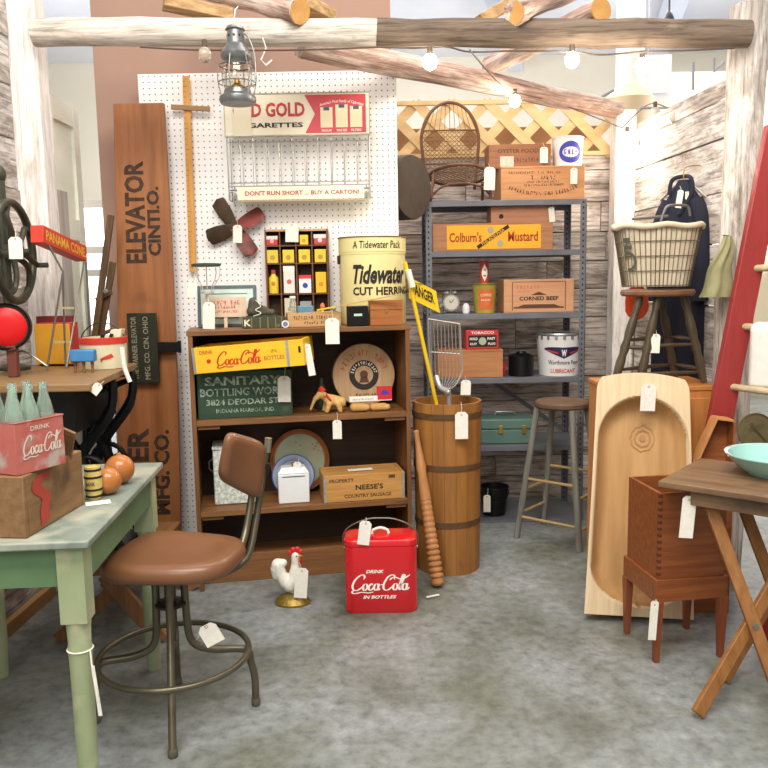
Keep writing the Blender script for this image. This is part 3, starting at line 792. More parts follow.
# tin pail orange with red tin
c = at(484.5, 300, 4.60); c.z = (sz[2]+.0013); h = at(484, 284, 4.6).z - (sz[2]+.0013); w = at(497, 290, 4.6).x - at(472, 290, 4.6).x
o = T('painted_pail', 'yellow-green tin pail with an orange printed panel on the third steel shelf', 'pail', c)
P('body', MB().lathe([(w*.40, 0), (w*.49, h)], 28), M('mustard_tin', 'B9A848', '96882E', sc=(10, 10, 10), rough=.4), o)
P('rim', MB().ring((0, 0, h), w*.5, .004, 28), M('olive_rim', '8A8A3A', rough=.4, metal=.3), o)
f = wrapcyl(lambda z: w*(.40+.09*z/h))
mb = MB(); mb.keep = True; mb.grid(lambda u, v: f((u-.5)*w*.62, 0, h*(.12+.7*v)), 8, 2)
p = P('printed_panel', mb, M('print_orange', 'DC7A48', 'C86034', sc=(30, 30, 30), rough=.5), o)
P('panel_print', text([('COFFEE', 0, h*.62, w*.45, h*.09, .02), ('BRAND', 0, h*.45, w*.38, h*.07, .02)], fn=wrapcyl(lambda z: w*(.40+.09*z/h), extra=.003)), M('print_cream', 'F0D8B0', rough=.5), p)
zt_ = (sz[2]+.0013) + h + .004
c = at(484, 272, 4.6); c.z = zt_; h = at(484, 261, 4.6).z - zt_
o = T('small_tin', 'little red tin with a white oval standing on the orange-fronted pail', 'tin', c)
P('body', MB().lathe([(.027, 0), (.027, h)], 20), M('tin_red', 'B8402E', rough=.4), o)
f = wrapcyl(.027); mb = MB(); mb.keep = True
mb.grid(lambda u, v: f((u-.5)*.034*math.sin(pi*max(.02, min(.98, v))), 0, h*(.1+.75*v)), 4, 12)
P('oval_label', mb, WINK, o)
P('oval_print', text([('AJ', 0, h*.6, .014, .016, .03), ('tea', 0, h*.35, .016, .012, .02)], fn=wrapcyl(.027, extra=.003)), INK, o)
# clockwork scale, white pot, grey glass
c = at(451, 311, 4.62); c.z = (sz[2]+.0013)
o = T('alarm_clock', 'small round metal twin-bell clock at the left end of the third steel shelf', 'clock', c)
r_ = .048
P('case', MB().lathe([(0, -.02), (r_, -.02), (r_, .02), (0, .02)], 28, mv(0, 0, .06, 90)), M('clock_metal', 'A8A69E', rough=.35, metal=.6), o)
P('dial', MB().disc((0, .06), r_*.82, -.0225, -.021, 28), M('clock_dial', 'CFCABC', rough=.5), o)
P('hand', MB().bar((0, -.024, .06), (.015, -.024, .08), .003, .001, (0, 1, 0)).bar((0, -.024, .06), (-.012, -.024, .072), .004, .001, (0, 1, 0)), INK, o)
for s_ in (-1, 1):
    P('bell', MB().ell((s_*.022, 0, .115), .016, .016, .012), MATS['clock_metal'], o)
    P('foot', MB().tube([(s_*.02, 0, .02), (s_*.032, 0, .005)], .004, 8), MATS['clock_metal'], o)
P('hammer', MB().tube([(0, 0, .105), (0, 0, .135)], .004, 8), MATS['clock_metal'], o)
c = at(466, 311, 4.56); c.z = (sz[2]+.0013)
S('shaker', MB().lathe([(.018, 0), (.021, .03), (.017, .045), (.01, .055), (0, .058)], 16), WTIN, 'tiny white shaker between the clock and the orange-fronted pail', 'shaker', c)
c = at(441, 311, 4.68); c.z = (sz[2]+.0013)
o = T('oil_lamp_base', 'small grey glass lamp base at the far left of the third steel shelf', 'lamp', c)
GGLASS = M('grey_glass', 'C8CCCE', rough=.05, trans=.7)
P('font', MB().lathe([(.028, 0), (.03, .01), (.012, .02), (.03, .045), (.032, .07), (.012, .09)], 18), GGLASS, o)
P('collar', MB().lathe([(.013, .09), (.014, .105), (.008, .11)], 14), BRASS, o)
# --- fourth shelf
o, w, h = boxthing('wooden_crate', 'plain pine crate on the fourth steel shelf, under the red tin', 'crate', 438, 503, 350, 4.50, (sz[3]+.0013), .26, wood('reddish_pine', 'C88E62', '9E683F', 'x'), lid=True)
z5 = (sz[3]+.0013)+h+.0105
c, w, h = span(466, 499, 330, 4.53, z5)
o = T('hinged_tin', 'red and black printed tin lying on the plain pine crate, fourth steel shelf', 'tin', c, 3)
P('body', MB().box(-w/2, w/2, 0, .12, 0, h), M('tin_crimson', 'C03A3C', rough=.35), o, bev=.004)
lb = P('label_panel', MB().box(-w*.43, w*.43, -.001, 0, h*.12, h*.72), INK, o)
P('emblem', MB().disc((0, h*.42), h*.2, -.002, -.001, 20), M('emblem_green', 'A9B89A', rough=.5), lb)
P('lettering', text([('HOLD', -w*.27, h*.55, w*.24, h*.14, .03), ('FAST', w*.27, h*.55, w*.24, h*.14, .03), ('CUT', -w*.28, h*.28, w*.22, h*.12, .03), ('PLUG', w*.28, h*.28, w*.22, h*.12, .03), ('TOBACCO', 0, h*.86, w*.7, h*.14, .03)], y=-.0025), WINK, lb)
c = at(521, 376, 4.58); c.z = (sz[3]+.0013)
o = T('black_canister', 'black lidded metal canister between the pine crate and the white bucket', 'canister', c)
r_ = (at(534, 360, 4.58).x - at(508, 360, 4.58).x)/2; h = at(521, 352, 4.58).z - (sz[3]+.0013)
P('body', MB().lathe([(r_*.96, 0), (r_*.96, h*.82)], 28), BLACKIRON, o)
P('lid', MB().lathe([(r_, h*.8), (r_, h*.86), (r_*.4, h*.97), (r_*.35, h*1.03), (0, h*1.04)], 28), BLACKIRON, o)
c = at(505, 376, 4.56); c.z = (sz[3]+.0013)
S('red_funnel', MB().tube([(-.01, 0, .008), (.002, 0, .05), (-.006, 0, .085)], [.008, .007, .004], 8), M('enamel_red', 'C8202C', rough=.35), 'slim red tool leaning between the pine crate and black canister', 'tool', c)
c = at(559, 376, 4.60); c.z = (sz[3]+.0013)
h = at(559, 333, 4.55).z - (sz[3]+.0013); rt = (at(582, 340, 4.6).x-at(536, 340, 4.6).x)/2
o = T('lubricant_bucket', 'white metal lubricant bucket with a winged emblem, right of the fourth steel shelf', 'bucket', c)
BW = M('bucket_white', 'ECECEE', 'D6D6D8', sc=(6, 6, 6), rough=.4)
rf = lambda z: rt*(.86+.13*z/h)
P('body', MB().lathe([(rt*.86, 0), (rt*.99, h), (rt*.96, h), (rt*.84, .004)], 36, caps=False).lathe([(0, .003), (rt*.86, .003)], 36, caps=False), BW, o)
mb = MB()
mb.lathe([(rt*1.0, h-.012), (rt*1.02, h-.006), (rt*1.0, h+.002), (rt*.97, h+.002)], 36, caps=False)
for i in range(18):
    a_ = 2*pi*i/18; mb.box(-.008, .008, -.0015, .0015, h-.03, h-.008, Matrix.Rotation(a_, 4, 'Z') @ Matrix.Translation((0, -rt*1.0, 0)))
P('crimped_lid', mb, GALV, o); P('lid_top', MB().lathe([(0, h-.004), (rt*.97, h-.004)], 36, caps=False), GALV, o)
f = wrapcyl(rf)
mb = MB(); mb.keep = True
wing = [(-.95, .66), (-.5, .60), (-.15, .46), (0, .40), (.15, .46), (.5, .60), (.95, .66), (.6, .70), (.2, .69), (0, .66), (-.2, .69), (-.6, .70)]
for s_ in (-1, 1):
    mb.grid(lambda u, v: f(s_*u*rt*.92, 0, h*((.42+.22*u)+(1-u)**.7*.26*v)), 8, 2)
P('wing_emblem', mb, M('emblem_navy', '26244E', rough=.5), o)
mb = MB(); mb.keep = True
for s_ in (-1, 1): mb.grid(lambda u, v: f(s_*(.25+u*.5)*rt, -.006, h*(.53+.07*u+v*.035)), 6, 1)
P('wing_stripe', mb, REDINK, o)
P('wing_badge', text([('W', 0, h*.55, rt*.22, h*.16, .04)], y=-.01, fn=f), WINK, o)
P('brand_lettering', text([('Worthmore Penn', 0, h*.33, rt*1.35, h*.10, .01)], fn=f), INK, o)
P('word_lettering', text([('LUBRICANT', 0, h*.13, rt*1.1, h*.1, .02)], fn=f), REDINK, o)
# --- fifth shelf: green tackle box
TEAL = M('teal_steel', '5F8076', '4F6E66', '70756A', sc=(7, 7, 7), rough=.45, wear=.3, wsc=14)
c, w, h = span(481, 533, 418, 4.52, (sz[4]+.0013))
o = T('tackle_box', 'teal green metal tackle box on the fifth steel shelf behind the barrel', 'box', c, -2)
P('body', MB().box(-w/2, w/2, 0, .2, 0, h*.55), TEAL, o, bev=.006)
P('lid', MB().box(-w/2-.002, w/2+.002, -.003, .203, h*.56, h*.96), TEAL, o, bev=.008)
for s_ in (-.12, .33):
    P('latch', MB().box(w*s_-.012, w*s_+.012, -.009, -.002, h*.4, h*.72), BRASS, o, bev=.002)
P('handle', MB().tube([(-.06, .1, h), (-.05, .1, h+.02), (.05, .1, h+.02), (.06, .1, h)], .005, 8), GALV, o)
c = at(505, 416, 4.62); c.z = (sz[4]+.0013)+h+.012
# --- bottom shelf: black bucket
c = at(494, 523, 4.62); c.z = (sz[5]+.0013)
o = T('black_bucket', 'black metal bucket with a price tag on the bottom steel shelf', 'bucket', c)
h = at(494, 487, 4.6).z - (sz[5]+.0013); r_ = .085
P('body', MB().lathe([(r_*.78, 0), (r_, h), (r_*.97, h), (r_*.75, .005), (0, .005)], 32, caps=False).lathe([(0, 0), (r_*.78, 0)], 32, caps=False), BLACKIRON, o)
P('rim', MB().ring((0, 0, h), r_, .004, 32), BLACKIRON, o)
P('handle', MB().tube([(r_*math.cos(t/10*pi), -.01-.09*math.sin(t/10*pi), h-.02-.05*math.sin(t/10*pi)) for t in range(11)], .003, 6), BLACKIRON, o)
tag(o, 487, 495, 512, 7, 4.50, 0, (488, 488, 4.52))

# --- round drum hanging by the pegboard edge
DRUM = M('dark_canvas_case', '54483E', '40362E', sc=(14, 14, 14), rough=.7, bump=.2)
a = at(404, 188, 4.33)
o = T('round_case', 'dark brown round hat case hung sideways beside the pegboard\'s right edge', 'case', a, 0)
rr = (at(404, 156, 4.33).z - at(404, 221, 4.33).z)/2
A = Matrix.Rotation(R(52), 4, 'Z') @ Matrix.Rotation(pi/2, 4, 'X')
P('drum', MB().lathe([(0, -.06), (rr*.97, -.06), (rr, -.05), (rr, .05), (rr*.97, .06), (0, .06)], 40, A), DRUM, o)
P('seam_band', MB().lathe([(rr*1.008, -.006), (rr*1.008, .006)], 40, A, caps=False), M('band_dark', '2E2622'), o)
P('hanger', MB().tube([(0, 0, rr), (0, .3, rr+.03), (0, .64, rr+.03)], .004, 6), WIRE, o)

# --- grey wooden stool in front of the shelving
GREYW = wood('grey_worn_wood', '8C8A82', '56544C', 'z', .7, '6E5844', .35, 6, fine=40)
SEATW = wood('worn_seat_wood', '7A5E48', '4E3A2C', 'x', .6, fine=30)
fl = [atz(525, 538, 0), atz(561, 553, 0)]
sc_ = at(561, 404, 4.22); sr = (at(588, 405, 4.22).x - at(534.5, 405, 4.22).x)/2
o = T('wooden_stool', 'grey worn round-seat wooden stool standing before the steel shelving', 'stool', (sc_.x, 4.195, 0), -40)
zs = at(561, 411, 4.06).z
P('seat', MB().lathe([(0, zs), (sr*.93, zs), (sr, zs+.008), (sr, zs+.026), (sr*.95, zs+.034), (0, zs+.03)], 36), SEATW, o)
feet = []
inv = o.matrix_basis.inverted()
for sx, sy in ((-1, -1), (1, -1), (1, 1), (-1, 1)):
    t_ = Vector((sx*.10, sy*.085, zs)); b_ = Vector((sx*.185, sy*.15, 0))
    feet.append((t_, b_)); P('leg', MB().tube([b_, t_], [.017, .017], 12), GREYW, o)
RUNGW = wood('yellow_rung', 'B79A6A', '8E7448', 'x', .6)
for (i, j, z) in ((0, 1, .33), (2, 3, .36), (1, 2, .26), (3, 0, .27), (0, 1, .12), (1, 2, .10), (3, 0, .14)):
    p = feet[i][1].lerp(feet[i][0], z/zs); q = feet[j][1].lerp(feet[j][0], z/zs)
    P('rung', MB().tube([p, q], .008, 8), RUNGW, o)

# ================================================================ barrel and what stands in it
BARREL = wood('barrel_wood', 'A9743A', '7C5026', 'z', .5, '6A421E', .3, 4, fine=14, long=1.5, contrast=.2)
bc_ = Vector((at(447.5, 480, 3.80).x, 3.80, 0)); bh_ = at(447, 400, 3.80).z
r1 = (at(482, 410, 3.80).x - at(413.5, 410, 3.80).x)/2
o = T('stave_barrel', 'tall narrow wooden stave barrel with dark hoops right of the bookcase', 'barrel', bc_)
prof = lambda z: r1*(1.0 - .07*(1-z/bh_)) 
n = 18; mb = MB()
for i in range(n):
    a0_, a1_ = 2*pi*i/n + .004, 2*pi*(i+1)/n - .004
    vs = []
    for z in (0, bh_*.5, bh_):
        for rr_ in (prof(z), prof(z)-.014):
            for k in range(4): a_ = a0_+(a1_-a0_)*k/3; vs.append((rr_*math.cos(a_), rr_*math.sin(a_), z))
    fs = []
    for L_ in range(2):
        for k in range(3):
            A0 = L_*8+k; fs += [(A0, A0+1, A0+9, A0+8), (A0+4, A0+12, A0+13, A0+5)]
        fs += [(L_*8, L_*8+8, L_*8+12, L_*8+4), (L_*8+3, L_*8+7, L_*8+15, L_*8+11)]
    for k in range(3): fs += [(16+k, 17+k, 21+k, 20+k), (k, 4+k, 5+k, k+1)]
    mb.add(vs, fs)
st_ = P('staves', mb, BARREL, o)
P('inner_wall', MB().lathe([(prof(0)-.006, .02), (prof(bh_)-.008, bh_-.004)], 40, caps=False), BARREL, o)
P('bottom', MB().lathe([(0, .03), (prof(0)-.01, .03)], 40, caps=False), BARREL, o)
HOOP = wood('dark_hoop', '6A4C2E', '463018', 'x', .6)
for py in (418, 470, 527):
    z = at(447, py, 3.63).z; P('hoop', MB().lathe([(prof(z)+.001, z-.014), (prof(z)+.004, z-.013), (prof(z)+.004, z+.013), (prof(z)+.001, z+.014)], 48, caps=False), HOOP, o)
tag(o, 461.5, 412, 439, 13, 3.61, 0, (461, 402, 3.63))
# wire egg basket / potato fork standing in the barrel
a = at(450, 400, 3.87)
WG = M('fork_grey', 'A7A49E', rough=.4, metal=.5)
o = T('potato_scoop', 'grey wire potato scoop standing upright in the stave barrel', 'scoop', at(453, 401, 3.83))
L0 = o.location
rel = lambda px, py, Y: at(px, py, Y) - L0
mb = MB()
for i in range(9):
    x = 430 + i*3.6
    mb.tube(catmull([tuple(rel(x, 321+i*.6, 3.86)), tuple(rel(x+1, 350, 3.85)), tuple(rel(x+2, 374, 3.83)), tuple(rel(445+(x-445)*.55, 385, 3.80)), tuple(rel(449, 390, 3.80))], 5), .0022, 5)
P('tines', mb, WG, o)
mb = MB()
mb.tube([rel(428, 319, 3.86), rel(460, 324, 3.86)], .004, 6).tube([rel(430, 352, 3.85), rel(461, 354, 3.85)], .003, 6)
mb.tube(catmull([tuple(rel(460, 324, 3.86)), tuple(rel(461, 350, 3.85)), tuple(rel(462, 372, 3.83)), tuple(rel(452, 388, 3.8)), tuple(rel(438, 385, 3.80)), tuple(rel(431, 370, 3.82)), tuple(rel(428, 319, 3.86))], 5), .004, 6)
P('frame', mb, WG, o)
e = rel(446, 428, 3.84)
P('handle', MB().tube(catmull([tuple(rel(436, 376, 3.81)), tuple(rel(440, 387, 3.79)), tuple(rel(447, 393, 3.80)), tuple(rel(449, 405, 3.82)), (rel(449, 405, 3.82).x, .03, -L0.z+.04)], 5), .012, 8), M('handle_silver', 'D4D4D6', rough=.3, metal=.6), o)
tag(o, 466, 380, 395, 10, 3.84, 2, (465, 376, 3.84))
# yellow pole with danger sign
YP = M('yellow_paint', 'F2CE2E', 'E4BC20', sc=(9, 9, 9), rough=.4)
b0 = Vector((at(436, 402, 3.83).x+.10, 3.84, .04))
pt_, pm_ = at(405, 262, 3.66), at(436, 402, 3.765)
dirv = (pm_-pt_).normalized(); b0 = pt_ + dirv*((.05-pt_.z)/dirv.z)
# keep the foot inside the barrel
o = T('yellow_pole', 'slim yellow pole leaning out of the stave barrel towards the tin', 'pole', pm_)
P('shaft', MB().tube([pt_-pm_, (0, 0, 0), dirv*.10], .0095, 10), YP, o)
P('grip', MB().tube([at(408, 270, 3.66)-pm_+Vector((.0, -.012, 0)), at(412.5, 287, 3.67)-pm_+Vector((.0, -.012, 0))], .014, 10), M('white_grip', 'ECE8E0', rough=.5), o)
o = T('danger_sign', 'yellow enamel DANGER sign tilted beside the herring tin', 'sign', at(424, 296, 3.78))
A = o.location
p00, p10, p11, p01 = at(409, 298, 3.76), at(440, 313, 3.86), at(436, 291, 3.86), at(409, 277, 3.76)
mb = MB(); th = Vector((.0, .003, 0))
mb.add([p-A for p in (p00, p10, p11, p01)] + [p-A+th for p in (p00, p10, p11, p01)], [(0, 1, 2, 3), (7, 6, 5, 4), (1, 0, 4, 5), (2, 1, 5, 6), (3, 2, 6, 7), (0, 3, 7, 4)])
P('plate', mb, YP, o)
def bil(x, y, z):
    q = (p00.lerp(p10, x)).lerp(p01.lerp(p11, x), z) - A
    return (q.x, q.y-.0012, q.z)
P('lettering', text([('DANGER', .46, .55, .82, .52, .03)], fn=bil), INK, o)
P('hanger', MB().tube([(p01-A)*.5+(p11-A)*.5, at(412, 283, 3.75)-A], .002, 5), WIRE, o)
# ================================================================ wooden bookcase (turned a little, right end further back)
CL, CR = at(187.5, 331, 3.52), at(409, 326, 3.70)
CW = (Vector((CR.x, CR.y, 0))-Vector((CL.x, CL.y, 0))).length
CRZ = math.degrees(math.atan2(CR.y-CL.y, CR.x-CL.x))
CC = Vector(((CL.x+CR.x)/2, (CL.y+CR.y)/2, 0)); CD = .31
def Yf(px): return 3.52 + (px-187.5)/221.5*.18
zt = at(300, 328, 3.61).z; zs1 = at(300, 416, 3.61).z; zs2 = at(300, 505, 3.61).z; zs3 = at(300, 557, 3.61).z
bc = T('bookcase', 'open brown wooden bookcase with two shelves against the pegboard', 'bookcase', CC, CRZ)
h2 = CW/2
for s_ in (-1, 1):
    p = P('side_panel', MB().box(*sorted((s_*h2, s_*(h2-.017))), 0, CD, 0, zt-.022), CASEZ, bc, bev=.002)
    P('face_strip', MB().box(*sorted((s_*h2, s_*(h2-.020))), -.012, 0, 0, zt-.022), CASEZ, p, bev=.002)
P('top_panel', MB().box(-h2-.006, h2+.006, -.014, CD, zt-.022, zt), CASEW, bc, bev=.002)
for z in (zs1, zs2): 
    P('shelf', MB().box(-h2+.0175, h2-.0175, -.006, CD-.012, z-.026, z), CASEW, bc, bev=.002)
P('bottom_panel', MB().box(-h2+.0175, h2-.0175, .104, CD-.012, zs3-.03, zs3-.01), CASEW, bc)
P('plinth_board', MB().box(-h2+.0175, h2-.0175, .08, .102, .0, zs3+.012), wood('plinth_wood', '93633C', '6A4526', 'x', .6), bc, bev=.002)
P('back_panel', MB().box(-h2+.0175, h2-.0175, CD-.012, CD, 0, zt-.022), CASEBACK, bc)
for z in (zs1, zs2):
    for s_ in (-1, 1): P('cleat', MB().box(*sorted((s_*(h2-.024), s_*(h2-.12))), .004, .02, z-.042, z-.0265), CASEW, bc)
def inc(px, off, z):                  # a point inside the bookcase: seen at column px, off metres behind its front
    Y = Yf(px) + off
    a = at(px, 384, Y); 
    # correct column for the height z
    for _ in range(3):
        lo = at(px, 100, Y); hi = at(px, 700, Y); t = (z-hi.z)/(lo.z-hi.z); a = hi.lerp(lo, t)
    return Vector((a.x, Y, z))
def inspan(x0, x1, yt, off, z):
    a, b = inc(x0, off, z), inc(x1, off, z); w = math.hypot(b.x-a.x, b.y-a.y); c = (a+b)/2
    h = at((x0+x1)/2, yt, c.y).z - z
    return c, w, h
e = .0013
# --- upper bay: green crate, yellow cola crate, felt toy, cheese box, little loaves
GRN = M('green_crate_paint', '36503C', '28402F', '50604A', sc=(3, 25, 25), rough=.6, wear=.3, wsc=9, bump=.2)
c, w, h = inspan(198.5, 293, 371, .03, zs1+e)
o = T('bottling_crate', 'dark green wooden crate stencilled SANITARY BOTTLING WORKS in the bookcase', 'crate', c, CRZ)
boxparts(o, w, h, .22, GRN)
P('lettering', text([('SANITARY', -w*.02, h*.80, w*.80, h*.19, .03), ('BOTTLING WORKS', 0, h*.56, w*.94, h*.17, .02), ('3824 DEODAR ST.', -w*.02, h*.345, w*.78, h*.13, .02), ('INDIANA HARBOR, IND.', 0, h*.15, w*.62, h*.10, .01)]), M('faded_white_ink', 'B8C4B0', '5E7A64', sc=(40, 40, 40), rough=.7, contrast=.1), o)
tag(o, 284, 376, 402, 13, Yf(284)+.015, 1, (285, 368, Yf(284)+.02))
ztop = zs1+e+h
a, b = inc(193.5, .028, ztop), inc(294, .028, ztop)
YC = M('cola_crate_yellow', 'F3C832', 'E5B424', 'C89A3C', sc=(4, 30, 30), rough=.5, wear=.22, wsc=12)
y_l, y_r = at(193.5, 370, a.y), at(305, 358.5, Yf(305)+.03)
# tilted crate: lies on the green crate and leans up to the right
p0 = at(194, 371, 3.475); p1 = at(306, 362, 3.475)
ang = math.degrees(math.atan2(p1.z-p0.z, math.hypot(p1.x-p0.x, p1.y-p0.y)))
M4 = Matrix.Translation(Vector((p0.x, p0.y, ztop+.003))) @ Matrix.Rotation(R(-4), 4, 'Z') @ Matrix.Rotation(R(-4), 4, 'Y')
w = (p1-p0).length; h = at(195, 345, p0.y).z - at(195, 371, p0.y).z
o = T('cola_crate', 'yellow wooden soda crate with red Coca-Cola script lying on the green crate', 'crate', None, mat4=M4)
t = .011
P('front_panel', MB().box(0, w, 0, t, 0, h), YC, o, bev=.0015)
P('back_panel', MB().box(0, w, .26-t, .26, 0, h), YC, o, bev=.0015)
P('bottom_panel', MB().box(0, w, t, .26-t, 0, t), YC, o)
P('end_panel', MB().box(0, t, t, .26-t, 0, h), YC, o)
P('end_panel', MB().box(w-t, w, t, .26-t, 0, h), YC, o)
P('divider', MB().box(w*.5, w*.5+.006, t, .26-t, t, h*.9), YC, o)
TINB = M('tin_band', 'C9C9C4', '9E9C94', sc=(40, 40, 40), rough=.35, metal=.6)
for x in (0, w*.845): P('metal_band', MB().box(x, x+.012, -.0015, 0, 0, h+.0015).box(x, x+.012, -.0015, .02, h, h+.0015), TINB, o)
P('hand_hole', MB().box(w*.955, w*.975, -.001, .0, h*.5, h*.75), INK, o)
CRED = M('cola_red', 'C8341C', rough=.5)
P('script_lettering', cola(w*.42, h*.47, w*.40, h*.62), CRED, o)
P('drink_lettering', text([('DRINK', w*.13, h*.80, w*.12, h*.14, .01)]), CRED, o)
P('bottles_lettering', text([('IN', w*.735, h*.66, w*.05, h*.13, .005), ('BOTTLES', w*.735, h*.40, w*.18, h*.15, .005)]), M('worn_red', 'B06A3A', rough=.6), o)
P('dot', MB().disc((w*.145, h*.45), h*.085, -.0012, 0, 16), CRED, o)
tag(o, 306.5, 344, 376, 7, 3.49, -9, (304, 341, 3.50))
# felt toy
FELT = M('tan_felt', 'D9B477', 'C29A5C', sc=(60, 60, 60), rough=.95, bump=.2)
c, w, h = inspan(309, 347, 386, .05, zs1+e)
o = T('felt_toy_animal', 'tan stuffed toy animal with red cap and red collar on the upper bookcase shelf', 'toy', c, CRZ)
mb = MB(); k = w
def caps_(mb, p, q, r0, r1, n=6):
    p, q = Vector(p), Vector(q)
    for i in range(n+1): c_ = p.lerp(q, i/n); r_ = r0+(r1-r0)*i/n; mb.ell(tuple(c_), r_, r_, r_, 12, 8)
caps_(mb, (k*.02, 0, h*.50), (k*.34, .01, h*.36), h*.21, h*.22)
caps_(mb, (-k*.02, 0, h*.56), (-k*.18, -.005, h*.72), h*.15, h*.15)
caps_(mb, (-k*.18, -.005, h*.72), (-k*.34, -.01, h*.55), h*.15, h*.085)
caps_(mb, (-k*.34, -.01, h*.55), (-k*.46, -.01, h*.16), h*.085, h*.05)
for (x, y) in ((.02, -.02), (-.02, .025), (.26, -.02), (.34, .03)): caps_(mb, (k*x, y, h*.34), (k*(x-.06 if x < .2 else x+.05), y, h*.085), h*.12, h*.09)
caps_(mb, (k*.40, .01, h*.42), (k*.48, .01, h*.2), h*.03, h*.025, 3)
P('body', mb, FELT, o, blob=.0035)
REDF = M('red_felt', 'D23028', rough=.9)
P('cap', MB().lathe([(h*.15, 0), (h*.13, h*.05), (h*.05, h*.16), (0, h*.18)], 14, mv(-k*.15, -.005, h*.83, 0, -12)), REDF, o)
P('collar', MB().ring((0, 0, 0), h*.19, h*.045, 18, 'z', mv(k*.02, -.002, h*.56, 0, 55)), REDF, o)
P('ear', MB().ell((-k*.1, -.032, h*.72), h*.05, .006, h*.08), FELT, o)
tag(o, 337, 420, 439, 9, Yf(337)-.02, 0, (337, 412, Yf(337)-.012))
# round cheese box
r_ = (at(396, 375, 3.8).x - at(333.5, 375, 3.8).x)/2
c = inc(365, .16, zs1+e)
CHEESE = wood('cheese_box_wood', 'C7A680', 'A07C58', 'z', .7, '8A6A4A', .3, 7)
o = T('cheese_box', 'round thin wooden cheese box with black stamped ring, standing on edge in the bookcase', 'box', c, CRZ)
LEAN = mv(0, 0, .007, -5)
P('drum', MB().lathe([(0, -.0), (r_, .0), (r_, .07), (0, .07)], 48, LEAN @ mv(0, 0, r_, -90)), CHEESE, o)
P('rim_band', MB().lathe([(r_+.001, .003), (r_+.003, .003), (r_+.003, .03), (r_+.001, .03)], 48, LEAN @ mv(0, 0, r_, -90), caps=False), wood('cheese_rim', '9E6E48', '7A5232', 'x'), o)
CM = LEAN @ mv(0, -.001, r_)
def annulus(ri, ro, y=-.0008, n=48):
    mb = MB(); mb.keep = True
    mb.add([(ro*math.cos(2*pi*i/n), y, ro*math.sin(2*pi*i/n)) for i in range(n)] + [(ri*math.cos(2*pi*i/n), y, ri*math.sin(2*pi*i/n)) for i in range(n)], [(i, (i+1) % n, n+(i+1) % n, n+i) for i in range(n)])
    return mb
mb = annulus(r_*.30, r_*.48); mb.v = [tuple(CM @ Vector(v)) for v in mb.v]
st_ = P('stamp_ring', mb, INK, o)
P('ring_lettering', scrib([(0, r_*.39, r_*1.1, r_*.10, r_*.39)], y=-.0015, m=CM).add([], []), PAPERC, st_)
mb = MB().disc((0, r_*.02), r_*.13, -.0012, -.0006, 20, CM).prism([(-r_*.16, -r_*.24), (r_*.16, -r_*.24), (r_*.1, -r_*.05), (-r_*.1, -r_*.05)], -.0012, -.0006, CM)
P('portrait_stamp', mb, BRINK, st_)
P('foot_lettering', scrib([(r_*.1, -r_*.66, r_*.8, r_*.12)], m=CM, seed=9), BRINK, o)
P('arc_lettering', scrib([(0, r_*.72, r_*1.9, r_*.17, r_*.72)], m=CM, seed=8), M('faded_orange_ink', 'B8603C', rough=.8), o)
# pair of small tan loaves = knitted slippers with a card box on top
LOAF = M('tan_leather', 'D0A468', 'B88848', sc=(30, 30, 30), rough=.7, bump=.2)
for nm, x0, x1, lab in (('baby_shoe', 350, 371, 'left one of two small tan leather baby shoes under the white carton'), ('baby_shoe', 369, 392, 'right one of two small tan leather baby shoes under the white carton')):
    c, w, h = inspan(x0, x1, 403.5, .035, zs1+e)
    mb = MB(); caps_(mb, (-w*.3, 0, h*.5), (w*.3, 0, h*.5), h*.5, h*.44); caps_(mb, (-w*.3, .02, h*.5), (w*.2, .03, h*.5), h*.5, h*.5)
    zz_ = c.z; o = S(nm, mb, LOAF, lab, 'shoe', c, CRZ, 'small tan shoes under the carton', blob=.003)
c, w, h = inspan(349.5, 392, 396.5, .05, at(370, 402.5, Yf(370)+.035).z+.004)
o = T('carton', 'small white and red carton lying on the two tan baby shoes', 'carton', c, CRZ)
ht = at(380, 387, c.y).z - c.z
P('body', MB().box(-w/2, w/2, 0, .03, 0, h), M('carton_white', 'EFEBE2', rough=.5), o, bev=.001)
p = P('red_flap', MB().box(w*.16, w*.5, -.002, .018, .006, ht), M('carton_red', 'CC2A34', rough=.5), o)
P('flap_emblem', MB().prism([(w*.22, ht*.45), (w*.44, ht*.45), (w*.38, ht*.75), (w*.28, ht*.75)], -.003, -.002), BLUEINK, p)
P('side_print', scrib([(-w*.18, h*.5, w*.5, h*.4)], y=-.0012), M('grey_ink', '8A8A8A'), o)
# dark wooden box behind toy
c = inc(322, .18, zs1+e)
S('dark_bottle', MB().lathe([(.035, 0), (.037, .06), (.03, .09), (.012, .12), (.012, .15)], 20), M('dark_green_glass', '28301E', rough=.15), 'dark olive bottle in the shadow behind the toy animal', 'bottle', c)

# --- middle bay
c, w, h = inspan(215, 256, 446, .08, zs2+e)
o = T('enamel_bread_bin', 'speckled grey-white metal bin in the lower left of the bookcase, behind the swivel stool', 'bin', c, CRZ)
SPECK = M('speckled_enamel', 'E4E8E2', '9FAAA2', sc=(60, 60, 60), rough=.35, contrast=.12)
P('body', MB().box(-w/2, w/2, 0, .16, 0, h*.94), SPECK, o, bev=.006)
P('lid', MB().box(-w/2-.003, w/2+.003, -.003, .163, h*.945, h), SPECK, o, bev=.003)
P('handle', MB().tube([(-w/2, .04, h*.78), (-w/2-.02, .04, h*.72), (-w/2-.02, .04, h*.60), (-w/2, .04, h*.54)], .003, 6), WIRE, o)
